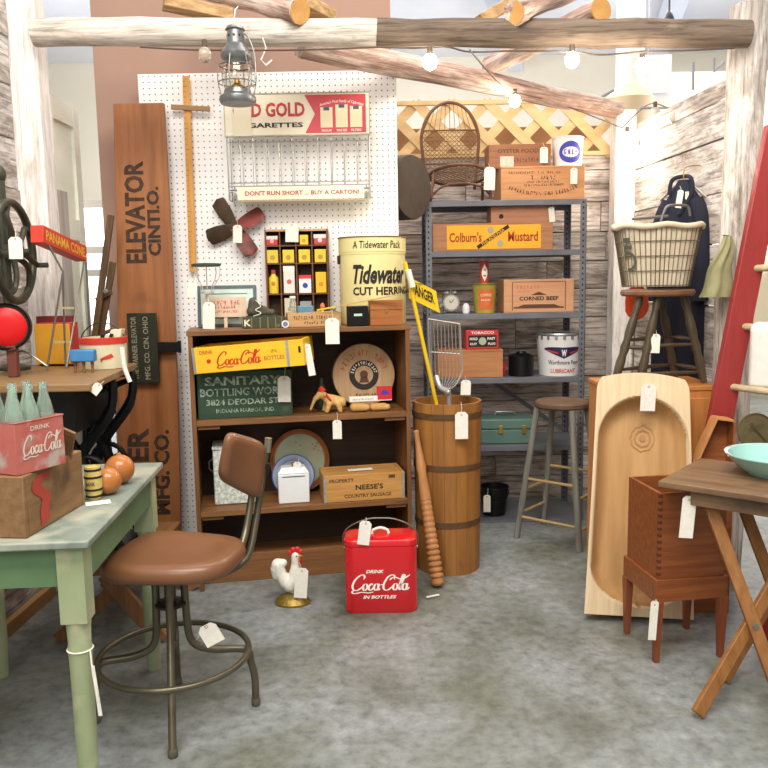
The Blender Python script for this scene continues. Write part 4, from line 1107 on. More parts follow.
# picture tray
r_ = (at(331, 465, 3.80).x - at(271, 465, 3.80).x)/2
c = inc(301, .235, zs2+e)
o = T('round_tray', 'round tray with an orange-brown rim and faded landscape, leaning in the lower bay', 'tray', c, CRZ)
LEAN = mv(0, 0, 0, -9)
A = LEAN @ mv(0, 0, r_*1.06, 90)
P('rim', MB().lathe([(r_*.84, .004), (r_*.9, .004), (r_*.97, .018), (r_*1.0, .02), (r_*1.0, .014), (r_*.9, -.002), (r_*.84, -.002)], 48, Matrix.Rotation(0, 4, 'X') @ A @ Matrix.Scale(1.06, 4, (0, 1, 0)), caps=False), M('tray_rim', 'B4703E', '93542C', sc=(20, 20, 20), rough=.35), o)
P('picture', MB().lathe([(0, .002), (r_*.86, .003)], 48, A @ Matrix.Scale(1.06, 4, (0, 1, 0)), caps=False), M('faded_landscape', 'C9CDAE', 'A9B296', 'BDA888', sc=(8, 8, 8), rough=.4, wear=.4, wsc=12), o)
mb = MB(); rnd = random.Random(4)
for (x, z) in ((-.1, .62), (.45, .52), (.55, .44), (.62, .55), (.5, .35), (.66, .3), (.05, .5)): mb.disc((x*r_, z*r_), .003, -.003, -.002, 8, LEAN @ mv(0, -.002, r_*1.06))
P('painted_spots', mb, M('olive_dark', '4A4A32'), o)
# blue-rimmed pie plate
c = inc(294, .16, zs2+e); r_ = (at(315, 478, 3.74).x - at(273, 478, 3.74).x)/2
o = T('pie_plate', 'blue-grey enamel plate standing in front of the round tray, behind the white canister', 'plate', c, CRZ)
A = mv(0, 0, 0, -10) @ mv(0, 0, r_, 90)
P('dish', MB().lathe([(0, 0), (r_*.7, .0), (r_*.84, .014), (r_, .018), (r_, .021), (r_*.82, .018), (r_*.68, .004), (0, .004)], 40, A), M('plate_blue', 'A9B4C9', '8894AE', sc=(10, 10, 10), rough=.3), o)
P('rim', MB().ring((0, 0, .02), r_, .003, 40, 'z', A), M('rim_navy', '4A5E94', rough=.3), o)
# white canister
c, w, h = inspan(279, 310, 474, .03, zs2+e)
o = T('enamel_canister', 'small white square enamel canister with hinged lid in front of the blue plate', 'canister', c, CRZ)
ENW = M('enamel_white', 'EEF1F4', 'DCE0E4', sc=(6, 6, 6), rough=.25, coat=.4)
P('body', MB().box(-w/2, w/2, 0, .09, 0, h), ENW, o, bev=.004)
P('lid', MB().hexa((-w/2-.002, w/2+.002, -.002, .092, h+.001), (-w*.38, w*.38, .02, .075, h*1.2)), ENW, o, bev=.003)
P('lid_knob', MB().lathe([(.006, 0), (.005, .008), (.009, .014), (.008, .02), (0, .022)], 14, mv(0, .04, h*1.19)), BRASS, o)
P('seam', MB().box(-w*.36, w*.36, -.0015, 0, h*.9, h*.925), DARKIRON, o)
t = tag(o, 297.5, 462, 473, 8, c.y-.0+.02, 4, (299, 458, c.y+.03))
# Neese's box
c, w, h = inspan(324, 405, 474, .0, zs2+e)
o = T('wooden_crate', 'light wooden box stencilled PROPERTY NEESE\'S COUNTRY SAUSAGE, lower right of the bookcase', 'crate', c, CRZ)
NB = wood('neese_box', 'D4A05E', 'A87838', 'x', .55, '7E5828', .3, 6)
boxparts(o, w, h, .19, NB)
P('lid', MB().box(-w/2+.012, w/2-.012, .013, .177, h-.014, h-.004), NB, o)
P('property_lettering', text([('PROPERTY', -w*.28, h*.80, w*.30, h*.13, .01)]), INK, o)
P('name_lettering', text([("NEESE'S", w*.06, h*.52, w*.34, h*.20, .02)]), INK, o)
P('word_lettering', text([('COUNTRY SAUSAGE', w*.04, h*.20, w*.58, h*.13, .01)]), INK, o)
for s_ in (-1, 1): P('corner_band', MB().box(*sorted((s_*w*.5, s_*(w*.5-.012))), -.0012, 0, 0, h), TINB, o)
P('side_slot', MB().box(w*.30, w*.38, -.001, 0, h*.80, h*.92), BRINK, o)
S('paper_slip', MB().box(-.06, .06, -.02, .02, 0, .001), PAPER, 'white paper slip lying on the lid of the light wooden NEESE\'S box', 'paper', inc(360, .09, zs2+e+h+.001), CRZ+4)

# ================================================================ on top of the bookcase
ZT = zt + e
# framed print leaning on the pegboard
c, w, h = inspan(198, 257, 285, .24, ZT)
GF = M('blue_grey_frame', '5E7078', '4A5A62', sc=(20, 20, 20), rough=.5)
M4 = Matrix.Translation(c) @ Matrix.Rotation(R(CRZ-6), 4, 'Z') @ Matrix.Rotation(R(-7), 4, 'X')
o = T('framed_print', 'blue-grey framed print under glass leaning at the left end of the bookcase top', 'picture', None, mat4=M4)
f_ = .014
P('frame', MB().box(-w/2, w/2, 0, .014, 0, f_).box(-w/2, w/2, 0, .014, h-f_, h).box(-w/2, -w/2+f_, 0, .014, f_, h-f_).box(w/2-f_, w/2, 0, .014, f_, h-f_), GF, o, bev=.002)
pr_ = P('print_sheet', MB().box(-w/2+f_, w/2-f_, .006, .010, f_, h-f_), M('print_pale_green', 'D2E2DC', 'BFD2CC', sc=(10, 10, 10), rough=.2), o)
mb = MB()
for x, z, ww, hh in ((0, .80, .7, .02), (-.1, .22, .6, .03), (-.32, .5, .012, .5), (.0, .5, .01, .45), (.22, .45, .012, .4)): mb.box((x-ww/2)*w, (x+ww/2)*w, .0045, .0055, (z-hh/2)*h, (z+hh/2)*h)
P('drawn_pattern', mb, M('print_green', '5C7A62'), pr_)
# pinkish advert card in front
c, w, h = inspan(205, 248, 297, .17, at(226, 317, Yf(226)+.17).z)
c0 = inc(226, .17, ZT)
o = T('advertising_card', 'cream card printed in faded red script, propped before the framed print', 'card', Vector((c0.x, c0.y, ZT)), CRZ-4)
zz_ = c.z - ZT
CARD = M('card_pinkish', 'E2CDB6', 'D6B8A0', sc=(15, 15, 15), rough=.7)
P('card', MB().box(-w/2, w/2, 0, .003, zz_, zz_+h), CARD, o)
P('easel_stand', MB().box(-w*.04, w*.04, .003, .006, 0, zz_+h*.7), CARD, o)
P('printed_script', scrib([(0, zz_+h*.72, w*.7, h*.2), (0, zz_+h*.5, w*.5, h*.16), (0, zz_+h*.28, w*.6, h*.12)], seed=5), M('faded_script_red', 'C4604E'), o)
# flower frog / wire stand with green pad
c = inc(209, .10, ZT)
o = T('wire_whisk', 'old wire kitchen tool with a dark green ridged top, standing at the bookcase\'s left end', 'utensil', c, CRZ)
zt2 = at(209, 265, c.y).z - ZT; zb2 = at(209, 287, c.y).z - ZT; rw_ = (at(223, 270, c.y).x-at(194, 270, c.y).x)/2
P('ridged_top', MB().lathe([(rw_*.8, zt2-.008), (rw_, zt2-.004), (rw_, zt2+.004), (rw_*.85, zt2+.008), (0, zt2+.01)], 28, ex=.6), M('dark_green_metal', '3A4A38', '2A3628', sc=(40, 40, 40), rough=.5), o)
for i in range(8):
    a_ = 2*pi*i/8
    x, y = math.cos(a_), math.sin(a_)*.6
    P('wire', MB().tube(catmull([(x*rw_*.9, y*rw_*.9, zt2), (x*rw_*.88, y*rw_*.88, zt2-.05), (x*rw_*.45, y*rw_*.45, zb2), (x*rw_*.4, y*rw_*.4, zb2-.03)], 4), .0018, 5), M('pale_wire', 'CFCFCA', rough=.3, metal=.5), o)
P('stem', MB().lathe([(.03, 0), (.03, .006), (.008, .01), (.008, zb2-.03), (rw_*.42, zb2-.03), (rw_*.42, zb2-.02)], 16), MATS['pale_wire'], o)
tag(o, 209, 302, 329, 12, c.y-.03, 3, (207, 290, c.y-.02))
tag(o, 193, 280, 297, 9, c.y-.01, 8, (196, 268, c.y-.02))
# baby boots: dark shoe pair on the old book
c, w, h = inspan(243, 286, 317, .06, ZT)
bk_ = T('thick_book', 'thick dark green leather book lying on the bookcase top under the old shoe', 'book', c, CRZ+2)
BKG = M('book_green', '4C4C3C', '34362C', '6E6E54', sc=(25, 25, 25), rough=.6, wear=.3, wsc=25)
P('cover', MB().box(-w/2, w/2, 0, .12, 0, .004).box(-w/2, w/2, 0, .12, h-.004, h).box(-w/2, w/2, -.004, .002, 0, h), BKG, bk_, bev=.001)
P('pages', MB().box(-w/2+.003, w/2-.003, .003, .117, .0045, h-.0045), PAPERC, bk_)
mb = MB()
for x in (-.3, -.1, .08, .26, .4): mb.box(w*x-.002, w*x+.002, -.006, -.004, 0, h)
P('spine_ribs', mb, MATS['olive_rim'], bk_)
P('spine_lettering', text([('K', -w*.39, h*.5, h*.6, h*.6, .02)], y=-.0055), PAPERC, bk_)
zb_ = ZT+h+.001
BOOT = M('old_black_leather', '55503F', '3A382E', sc=(30, 30, 30), rough=.55, bump=.2)
c0 = inc(262, .10, zb_)
o = T('old_shoe', 'small worn dark leather lace-up shoe resting on the thick green book', 'shoe', c0, CRZ+4)
hh = at(256, 299, c0.y).z - zb_; ww = (at(279, 310, c0.y).x - at(248, 310, c0.y).x)
mb = MB(); caps_(mb, (-ww*.33, 0, hh*.3), (ww*.33, 0, hh*.22), hh*.3, hh*.2); caps_(mb, (-ww*.3, 0, hh*.3), (-ww*.27, 0, hh*.85), hh*.3, hh*.26); caps_(mb, (-ww*.2, 0, hh*.55), (ww*.1, 0, hh*.35), hh*.26, hh*.22)
P('upper', mb, BOOT, o, blob=.003)
P('sole', MB().lathe([(ww*.5, 0), (ww*.5, .006)], 24, ex=.4), MATS['book_green'], o)
P('laces', MB().tube(catmull([(-ww*.2, -.02, hh*.95), (-ww*.05, -.028, hh*.6), (-ww*.22, -.03, hh*.4), (-ww*.05, -.03, hh*.2), (-ww*.3, -.034, hh*.05)], 6), .0018, 5), STRING, o)
# long wooden cheese box holding oddments
c, w, h = inspan(288, 341, 312.5, .05, ZT)
o = T('cheese_carton_box', 'long low wooden cheese box with worn print, oddments inside, on the bookcase top', 'box', c, CRZ)
CB = wood('cheese_carton', 'D2AA78', 'AE8656', 'x', .6)
boxparts(o, w, h, .14, CB, .006)
P('worn_print', scrib([(0, h*.66, w*.8, h*.22), (0, h*.30, w*.4, h*.2)], seed=12), BRINK, o)
tag(o, 332, 318, 344, 14, Yf(332)-.03, 0, (332, 310, Yf(332)-.02))
BXC, BXZ = c, ZT+.0075
def inbox(px, off): q = inc(px, .05+off, BXZ); return q
c1 = inbox(306, .06); hh = at(306, 306, c1.y).z-BXZ
S('enamel_tin', MB().box(-.037, .037, 0, .05, 0, hh), M('blue_grey_tin', '6E9AAE', '5A8496', sc=(20, 20, 20), rough=.4), 'blue-grey flat tin standing up out of the wooden cheese box', 'tin', c1, CRZ, bev=.003)
c1 = inbox(293.5, .03); hh = at(293, 296, c1.y).z-BXZ
o = T('button_jar', 'small clear jar with pale contents at the left end of the cheese box', 'jar', c1)
P('glass', MB().lathe([(.014, 0), (.016, .01), (.016, hh*.75), (.012, hh*.85), (.012, hh*.95)], 18), M('clear_jar', 'E8E8E0', rough=.05, trans=.8), o)
P('contents', MB().lathe([(.0, .003), (.013, .003), (.013, hh*.6), (0, hh*.6)], 14), M('jar_cream', 'E0D8C4', rough=.8), o)
P('cap', MB().lathe([(.014, hh*.92), (.014, hh), (0, hh)], 16), M('cap_white', 'E6E4DE'), o)
c1 = inbox(285, .02); 
o = T('glass_marble', 'dark blue-ringed round badge propped at the left corner of the cheese box', 'badge', inc(285.5, .028, ZT))
c = inbox(323, .05); r1_ = .012
for (px, pt, col, lab) in ((323, 303, 'D0743C', 'tiny wooden doll with an orange-red head peeping from the cheese box'), (334, 305, '8C8A80', 'tiny grey-headed figure at the right end of the cheese box')):
    c1 = inbox(px, .05); hh = at(px, pt, c1.y).z - BXZ
    o = T('peg_doll', lab, 'figurine', c1)
    P('body', MB().lathe([(.011, 0), (.012, hh*.3), (.007, hh*.62), (.005, hh*.7)], 14), M('doll_yellow', 'E6BE3E', rough=.5), o)
    P('head', MB().ell((0, 0, hh*.82), .0115, .0115, hh*.19), M('doll_'+col, col, rough=.5), o)
bpy.data.objects.remove([x for x in bpy.data.objects if x.name.startswith('glass_marble')][0])
c1 = inc(285.5, .026, ZT)
o = T('round_badge', 'small round blue and white badge propped between the book and cheese box', 'badge', c1, CRZ)
hh = .03
P('disc', MB().disc((0, .017), .017, 0, .003, 24), WTIN, o); P('blue_center', MB().disc((0, .017), .011, -.001, 0, 20), M('badge_blue', '6A7AA8'), o)
# crossing wooden spoon / ruler
q0, q1 = at(318, 310, Yf(318)+.05), at(401, 294, Yf(401)-.06)
o = T('wooden_ruler', 'slim yellowish stick lying aslant from the cheese box across the herring tin', 'ruler', q0)
P('stick', MB().bar((0, 0, 0), q1-q0, .012, .005, (0, 0, 1)), wood('stick_wood', 'D8B06A', 'B88C44', 'x', .5), o, bev=.001)
P('painted_tip', MB().bar((q1-q0)*.0-(q1-q0)*.01, (q1-q0)*.22, .0145, .007, (0, 0, 1)), YP, o)
# herring tin
c, w, h = inspan(341, 405.5, 238, .22, ZT)
r_ = w/2
o = T('herring_tin', 'large pale yellow Tidewater cut herring tin on the right of the bookcase top', 'tin', c, 0)
TINY = M('tin_pale_yellow', 'EBE2A8', 'DFD394', '9A8A52', sc=(6, 6, 6), rough=.4, wear=.13, wsc=7)
P('body', MB().lathe([(0, 0), (r_*.985, 0), (r_, .008), (r_, h*.80), (r_*1.012, h*.805), (r_*1.012, h*.825), (r_, h*.83)], 56), TINY, o)
P('lid', MB().lathe([(r_*1.02, h*.83), (r_*1.02, h*.995), (r_*1.035, h), (r_*1.0, h+.002), (r_*.99, h-.008), (0, h-.008)], 56), TINY, o)
P('rolled_rim', MB().ring((0, 0, h), r_*1.03, .003, 56), M('rust_rim', '8A7444', rough=.5, metal=.4), o)
f = wrapcyl(r_); f2 = wrapcyl(r_*1.02)
k_ = -.018
P('lid_lettering', text([('A Tidewater Pack', .03, h*.91, r_*1.55, h*.085, .01, .1)], fn=f2), INK, o)
P('script_lettering', text([('Tidewater', .048, h*.575, r_*1.80, h*.22, .035, .3)], fn=f), INK, o)
P('block_lettering', text([('CUT HERRING', .062, h*.385, r_*2.0, h*.095, .03)], fn=f), INK, o)
P('ear_lug', MB().box(-.006, .006, -.016, .016, h*.70, h*.80, Matrix.Rotation(R(12), 4, 'Z') @ mv(-r_-.004, 0, 0)), DARKIRON, o, bev=.002)
# black box and small wooden chest before the tin
c, w, h = inspan(348, 368.5, 306, .0, ZT)
o = T('black_box', 'small black box with a pale label before the herring tin', 'box', c, CRZ)
P('body', MB().box(-w/2, w/2, 0, .045, 0, h), BLACKIRON, o, bev=.003)
P('label_strip', MB().box(-w*.2, w*.2, -.0012, 0, h*.5, h*.62), M('label_mint', 'B8D8C0'), o)
c, w, h = inspan(370.5, 403, 300, -.005, ZT)
o = T('wooden_chest', 'little orange-brown wooden lidded chest before the herring tin', 'chest', c, CRZ)
CHW = wood('chest_wood', 'B9743E', '8C5228', 'x', .45)
P('body', MB().box(-w/2, w/2, 0, .05, 0, h*.6), CHW, o, bev=.002); P('lid', MB().box(-w/2-.001, w/2+.001, -.001, .051, h*.61, h), CHW, o, bev=.002)
P('latch', MB().box(-.004, .004, -.004, -.001, h*.5, h*.7), BRASS, o)
# ================================================================ hung on the pegboard
YPEG = 4.078
# divided box
BXW = wood('spool_box', '8A5A3A', '5E3A24', 'x', .6, '4A2E1C', .3, 8)
x0, x1 = at(265.5, 270, 4.0).x, at(328.5, 270, 4.0).x
zz = [at(297, y, 4.0).z for y in (229, 245.5, 263.5, 294, 318)]
o = T('divided_wall_box', 'brown wooden box of sixteen pigeonholes hung on the pegboard, tins inside', 'shelf box', ((x0+x1)/2, 4.0, zz[4]))
w = x1-x0; H_ = zz[0]-zz[4]
P('back_panel', MB().box(-w/2, w/2, .065, .070, 0, H_), CASEBACK, o)
for s_ in (-1, 1): P('side_panel', MB().box(*sorted((s_*w/2, s_*(w/2-.008))), 0, .065, 0, H_), BXW, o, bev=.001)
P('top_rail', MB().box(-w/2+.008, w/2-.008, 0, .065, H_-.010, H_), M('label_rail', 'B47C52', 'D0B08A', sc=(30, 5, 5)), o)
P('bottom_rail', MB().box(-w/2+.008, w/2-.008, 0, .065, 0, .008), BXW, o)
xs = [at(297-32+16*i-.5, 270, 4.0).x-o.location.x for i in range(5)]
for i in (1, 2, 3): P('divider', MB().box(xs[i]-.003, xs[i]+.003, .002, .064, .008, H_-.01), BXW, o)
for z in zz[1:4]: P('slat', MB().box(-w/2+.008, w/2-.008, .001, .064, z-zz[4]-.003, z-zz[4]+.003), BXW, o)
t_ = tag(o, 292, 223, 242, 13, 3.985, 2, (291, 220, 3.99))
BO = o.location.copy()
def cubby(col, row, wf, hf, colr, lab, kind='box', lid=None, labc=None, x=0):
    cx = (xs[col]+xs[col+1])/2 + x; z0 = zz[row+1]+.0045; hc = zz[row]-zz[row+1]-.008; wc = xs[col+1]-xs[col]-.012
    w_, h_ = wc*wf, hc*hf
    o = T('spice_tin' if kind == 'box' else 'small_bottle', lab, 'tin' if kind == 'box' else 'bottle', (BO.x+cx, 4.012, z0), 0, 'little tins and bottles in the divided box')
    m = M('pack_'+colr, colr, rough=.45)
    if kind == 'box': P('body', MB().box(-w_/2, w_/2, 0, .03, 0, h_), m, o, bev=.001)
    else: P('body', MB().lathe([(w_/2, 0), (w_/2, h_*.66), (w_*.22, h_*.8), (w_*.22, h_*.86)], 16, mv(0, .018, 0), ex=.7), m, o)
    if lid and kind == 'box': P('lid_band', MB().box(-w_/2-.0004, w_/2+.0004, -.0006, .0304, h_*(.62 if row == 0 else .8), h_*1.0), M('pack_'+lid, lid, rough=.45), o)
    if lid and kind != 'box': P('cap', MB().lathe([(w_*.26, h_*.86), (w_*.26, h_), (0, h_)], 14, mv(0, .018, 0)), M('pack_'+lid, lid, rough=.45), o)
    lc = M('pack_'+(labc or 'B8862A'), labc or 'B8862A', rough=.5)
    P('label_mark', MB().disc((0, h_*.42), min(w_, h_)*.22, -.001, 0, 12, mv(0, 0, 0) if kind == 'box' else mv(0, -.0, 0)), lc, o)
YL = 'E8C93A'
cubby(0, 0, .85, .62, 'C8353C', 'red tin with a cream top, top left pigeonhole', lid='E4D8D0', labc='E4B0A0')
cubby(2, 0, .62, .66, YL, 'small yellow box, third pigeonhole of the top row, beside the paper tag', labc='C89A2A')
cubby(3, 0, .9, .68, 'C8404C', 'red tin with a pale top, top right pigeonhole', lid='EAE0DC', labc='F0D0C8')
for i, s_ in enumerate(('leftmost', 'second', 'third', 'rightmost')): cubby(i, 1, .84, .80, ('DFC444', 'E2C83E', YL, 'E0C640')[i], s_+' of the four squat yellow packets in the box\'s second row', labc='B8923A')
cubby(0, 2, .72, .82, 'E4C43A', 'yellow bottle with a red cap, third row left of the divided box', 'bottle', 'B8404A', 'C8842A')
cubby(1, 2, .82, .95, 'E6E2DC', 'tall white tin in the third row of the divided box', lid='F4F2EE', labc='D0605C')
cubby(2, 2, .9, .62, 'F0EEF2', 'white tin with a blue mark and red lid, third row of the divided box', lid='D8404C', labc='3848A8')
cubby(3, 2, .78, .72, 'F0C030', 'bright yellow box at the right end of the divided box\'s third row', labc='D8942A')
cubby(1, 3, .8, .85, 'D8CFB8', 'cream carton in the bottom row of the divided box', labc='A89A7A')
cubby(2, 3, .85, .7, '9AA0A0', 'dull grey tin in the bottom row of the divided box', labc='6E7474')

# fan blade
BLADE = M('rusty_blade', '5A4438', '3E3028', '8A2E26', sc=(10, 10, 10), rough=.5, wear=.42, wsc=5)
cen = at(235, 228, 4.04)
o = T('fan_blade', 'rusty four-bladed metal fan propeller hung on the pegboard under the cigarette rack', 'fan blade', cen)
pxm = (at(236, 228, 4.04)-at(235, 228, 4.04)).x
tips = [(-17, 28), (29, 15), (17, -27), (-28, -10)]
BD = [('5C4A3A', '46382C'), ('8C3430', '5A2E28'), ('8C3E36', '54342C'), ('54402E', '3A2C20')]
for i, (dx, dz) in enumerate(tips):
    L_ = math.hypot(dx, dz)*pxm; a_ = math.degrees(math.atan2(dz, dx))
    A = Matrix.Rotation(R(-a_), 4, 'Y')
    def fn(u, v, L_=L_):
        x = .012 + u*(L_-.012); hw_ = (.024 + .015*math.sin(min(1, u*1.6)*pi/2))*math.sqrt(max(0.02, 1-max(0, (u-.84)/.16)**3))
        s = (v-.5)*2
        return (x, -.008 + s*hw_*.45 - .006*(1-s*s), s*hw_)
    mb = MB(); mb.keep = True
    mb.grid(fn, 14, 8, A); mb.grid(lambda u, v: tuple(Vector(fn(u, v))+Vector((0, .0025, 0))), 14, 8, A)
    P('blade', mb, M('blade_paint_%d' % i, BD[i][0], BD[i][1], sc=(15, 15, 15), rough=.45, contrast=.15), o)
P('hub', MB().disc((0, 0), .024, -.014, .0, 24), BLADE, o)
P('bore', MB().disc((0, 0), .008, -.02, -.014, 16), DARKIRON, o)
P('nail', MB().tube([(0, -.02, 0), (0, .04, 0)], .003, 6), WIRE, o)
tag(o, 237.5, 225, 243, 9, 4.01, 2, (237, 218, 4.02))

# yardstick with sliding cross piece (log caliper)
RUL = wood('boxwood_rule', 'DDA65A', 'BC8234', 'z', .5, fine=60)
a, b = at(186, 76, 4.05), at(193, 272, 4.05)
o = T('wooden_yardstick', 'long yellow wooden measuring stick with a short sliding cross bar on the pegboard', 'measuring stick', b)
P('rule', MB().bar((0, 0, 0), a-b, .034, .008, (0, 1, 0)), RUL, o, bev=.001)
mb = MB(); n = 38
for i in range(1, n): q = (a-b)*(i/n); mb.box(q.x-.016, q.x-.016+(.012 if i % 4 else .02), -.0052, -.0045, q.z-.0007, q.z+.0007)
P('scale_marks', mb, BRINK, o)
P('cross_bar', MB().bar(at(171, 107, 4.04)-b, at(210, 109, 4.035)-b, .024, .012, (0, 1, 0)), wood('crossbar_wood', 'A98660', '7E5E3E', 'x', .6), o, bev=.002)
P('nail', MB().tube([(a-b)*.985+Vector((0, -.01, 0)), (a-b)*.985+Vector((0, .03, 0))], .003, 6), WIRE, o)

# cigarette rack
YR = 3.97
x0, x1 = at(225, 110, YR).x, at(369, 110, YR).x; z1, z0 = at(297, 94.5, YR).z, at(297, 135, YR).z
zr = at(297, 188, YR).z; zl = at(297, 199, YR).z
o = T('cigarette_rack', 'wire cigarette display rack with a red and cream OLD GOLD sign on the pegboard', 'display rack', ((x0+x1)/2, YR, zl))
w = x1-x0; A0 = z0-zl; A1 = z1-zl; RZ = Matrix.Rotation(R(0), 4, 'Y')
CREAM = M('sign_cream', 'F2EAD6', 'E9DFC6', sc=(8, 8, 8), rough=.35); OGR = M('sign_red', 'D03A48', 'C6303E', sc=(8, 8, 8), rough=.35)
hd = P('header_sign', MB().box(-w/2, w/2, -.012, .0, A0, A1), CREAM, o)
zc_ = (A0+A1)/2; hh = A1-A0; y_ = -.0125
P('red_field', MB().prism([(w*.055, A0+.005), (w*.478, A0+.005), (w*.478, A1-.005), (w*.055, A1-.005), (w*.125, zc_)], y_-.0008, y_), OGR, hd)
P('name_lettering', text([('OLD GOLD', -w*.195, zc_+hh*.12, w*.50, hh*.36, .035)], y=y_-.001), M('sign_letter_red', 'C23438', rough=.4), hd)
P('word_lettering', text([('CIGARETTES', -w*.19, zc_-hh*.26, w*.46, hh*.12, .03)], y=y_-.001), INK, hd)
P('slogan_lettering', text([("America's First Family of Cigarettes", w*.31, A1-hh*.20, w*.31, hh*.09, .01, .2, 0, w*.45)], y=y_-.0015), WINK, hd)
for i, (px, dz) in enumerate(((.205, 0), (.31, .06), (.41, .02))):
    pk = P('painted_pack', MB().box(w*px-w*.042, w*px+w*.042, y_-.002, y_-.0009, A0+hh*.16, A0+hh*(.66+dz)), M('pack_cream', 'E6DCB8', rough=.4), hd)
    P('pack_top', MB().box(w*px-w*.02, w*px+w*.02, y_-.0026, y_-.002, A0+hh*(.58+dz), A0+hh*(.66+dz)), M('pack_navy', '4A5A7E'), pk)
    P('pack_caption', text([(('REGULAR', 'KING SIZE', 'FILTERS')[i], w*px, A0+hh*.09, w*.07, hh*.06, .02)], y=y_-.001), WINK, pk)
P('sign_frame', MB().box(-w/2-.004, w/2+.004, -.015, .002, A1, A1+.006).box(-w/2-.004, w/2+.004, -.015, .002, A0-.006, A0).box(-w/2-.004, -w/2, -.015, .002, A0, A1).box(w/2, w/2+.004, -.015, .002, A0, A1), M('frame_dull_metal', '9A9486', rough=.4, metal=.5), hd)
RW = M('rack_wire', 'B4B4B4', rough=.3, metal=.5)
zm = zr-zl
for x in (-w/2+.004, w/2-.004): P('side_rod', MB().tube([(x, 0, A0), (x, 0, .0)], .0045, 6).tube([(x, .08, A0), (x, .08, .0), (x, 0, .0)], .0035, 6), RW, o)
n = 11
for i in range(1, n):
    x = -w/2 + w*i/n
    P('divider_wire', MB().tube([(x, .002, A0-.004), (x, .002, zm+.01), (x, .085, zm+.01), (x, .085, A0-.02)], .0022, 5), RW, o)
for z in (A0-.03, zm+.012, zm+.028): P('cross_wire', MB().tube([(-w/2, 0, z), (w/2, 0, z)], .003, 6), RW, o)
P('floor_tray', MB().box(-w/2, w/2, .0, .088, zm-.002, zm+.001), RW, o)
st_ = P('price_strip', MB().box(-w*.435, w*.455, -.012, -.008, .0-.002, zm+.008), CREAM, o)
P('strip_lip', MB().box(-w*.42, w*.46, -.016, -.004, -.012, -.004), M('lip_tan', 'B09A78', rough=.5), st_)
P('strip_lettering', text([("DON'T RUN SHORT ... BUY A CARTON!", w*.02, (zm+.006)/2, w*.80, zm*.42, .02)], y=-.0132), M('strip_red', 'B03A34'), st_)
P('curl_bracket', MB().ring((-w*.47, -.006, zm*.5), .013, .0025, 14, 'y'), RW, o)
t_ = P('price_tag', MB().box(*[at(240, 118, YR).x-o.location.x-.026, at(251, 118, YR).x-o.location.x+.004, -.019, -.0175, at(245, 137, YR).z-zl, at(245, 108, YR).z-zl]), PAPERC, o)
P('wall_hook', MB().tube([(0, .085, A0-.02), (0, .108, A0-.015)], .004, 6), RW, o)

# ================================================================ railroad lantern hanging from the beam
YL_ = 3.36
c = at(238, 104, YL_); S_ = (at(239, 60, YL_).x-at(238, 60, YL_).x)
zz_ = lambda py: at(238, py, YL_).z - c.z
LM = M('lantern_steel', '8E9092', '5C5E60', '45423C', sc=(20, 20, 20), rough=.35, metal=.6, wear=.3, wsc=20)
o = T('railroad_lantern', 'old steel railroad lantern with clear globe hanging from the front beam', 'lantern', c)
s = S_
P('base', MB().lathe([(0, 0), (17*s, 0), (18.5*s, zz_(101)), (18*s, zz_(97)), (14*s, zz_(94)), (13*s, zz_(90)), (0, zz_(90))], 32), LM, o)
P('globe', MB().lathe([(11*s, zz_(91)), (14.5*s, zz_(85)), (15.5*s, zz_(77)), (14.5*s, zz_(68)), (12*s, zz_(61)), (11.4*s, zz_(61)), (13.9*s, zz_(68)), (14.9*s, zz_(77)), (13.9*s, zz_(85)), (10.5*s, zz_(91))], 32, caps=False), M('globe_glass', 'F4F2EC', rough=.02, trans=1), o)
P('burner', MB().lathe([(6*s, zz_(91)), (6*s, zz_(86)), (3*s, zz_(83)), (2.5*s, zz_(78))], 16), BRASS, o)
P('shoulder', MB().lathe([(12.5*s, zz_(61)), (15*s, zz_(58)), (15.5*s, zz_(54)), (13*s, zz_(50)), (10*s, zz_(46)), (9*s, zz_(44))], 32), LM, o)
P('chimney', MB().lathe([(9*s, zz_(45)), (8.6*s, zz_(38)), (8.2*s, zz_(31)), (10*s, zz_(30)), (8*s, zz_(26.5)), (4*s, zz_(24.5)), (0, zz_(24))], 28), LM, o)
mb = MB()
for i in range(10): a_ = 2*pi*i/10; mb.lathe([(0, 0), (1.2*s, 0)], 10, Matrix.Rotation(a_, 4, 'Z') @ mv(0, -8.8*s, zz_(37), 90), caps=False)
P('vent_holes', mb, INK, o)
P('guard_ring', MB().ring((0, 0, zz_(66)), 17*s, .0025, 32), LM, o)
P('guard_ring', MB().ring((0, 0, zz_(83)), 18.5*s, .0025, 32), LM, o)
for i in range(6):
    a_ = 2*pi*i/6+.3; cx, cy = math.cos(a_), math.sin(a_)
    P('guard_wire', MB().tube(catmull([(cx*15*s, cy*15*s, zz_(57)), (cx*18.5*s, cy*18.5*s, zz_(70)), (cx*19*s, cy*19*s, zz_(82)), (cx*16*s, cy*16*s, zz_(97))], 4), .0022, 5), LM, o)
P('bail_handle', MB().tube(catmull([(9*s, 0, zz_(34)), (14*s, -.01, zz_(40)), (19*s, -.02, zz_(55)), (20*s, -.03, zz_(75)), (17*s, -.035, zz_(88))], 5), .003, 6), LM, o)
P('hanging_chain', MB().tube([(0, 0, zz_(24.5)), (-.003, .0, zz_(20)), (0, .02, zz_(8)), (0, .09, zz_(-1))], .0022, 5), MATS['white_wire'], o)

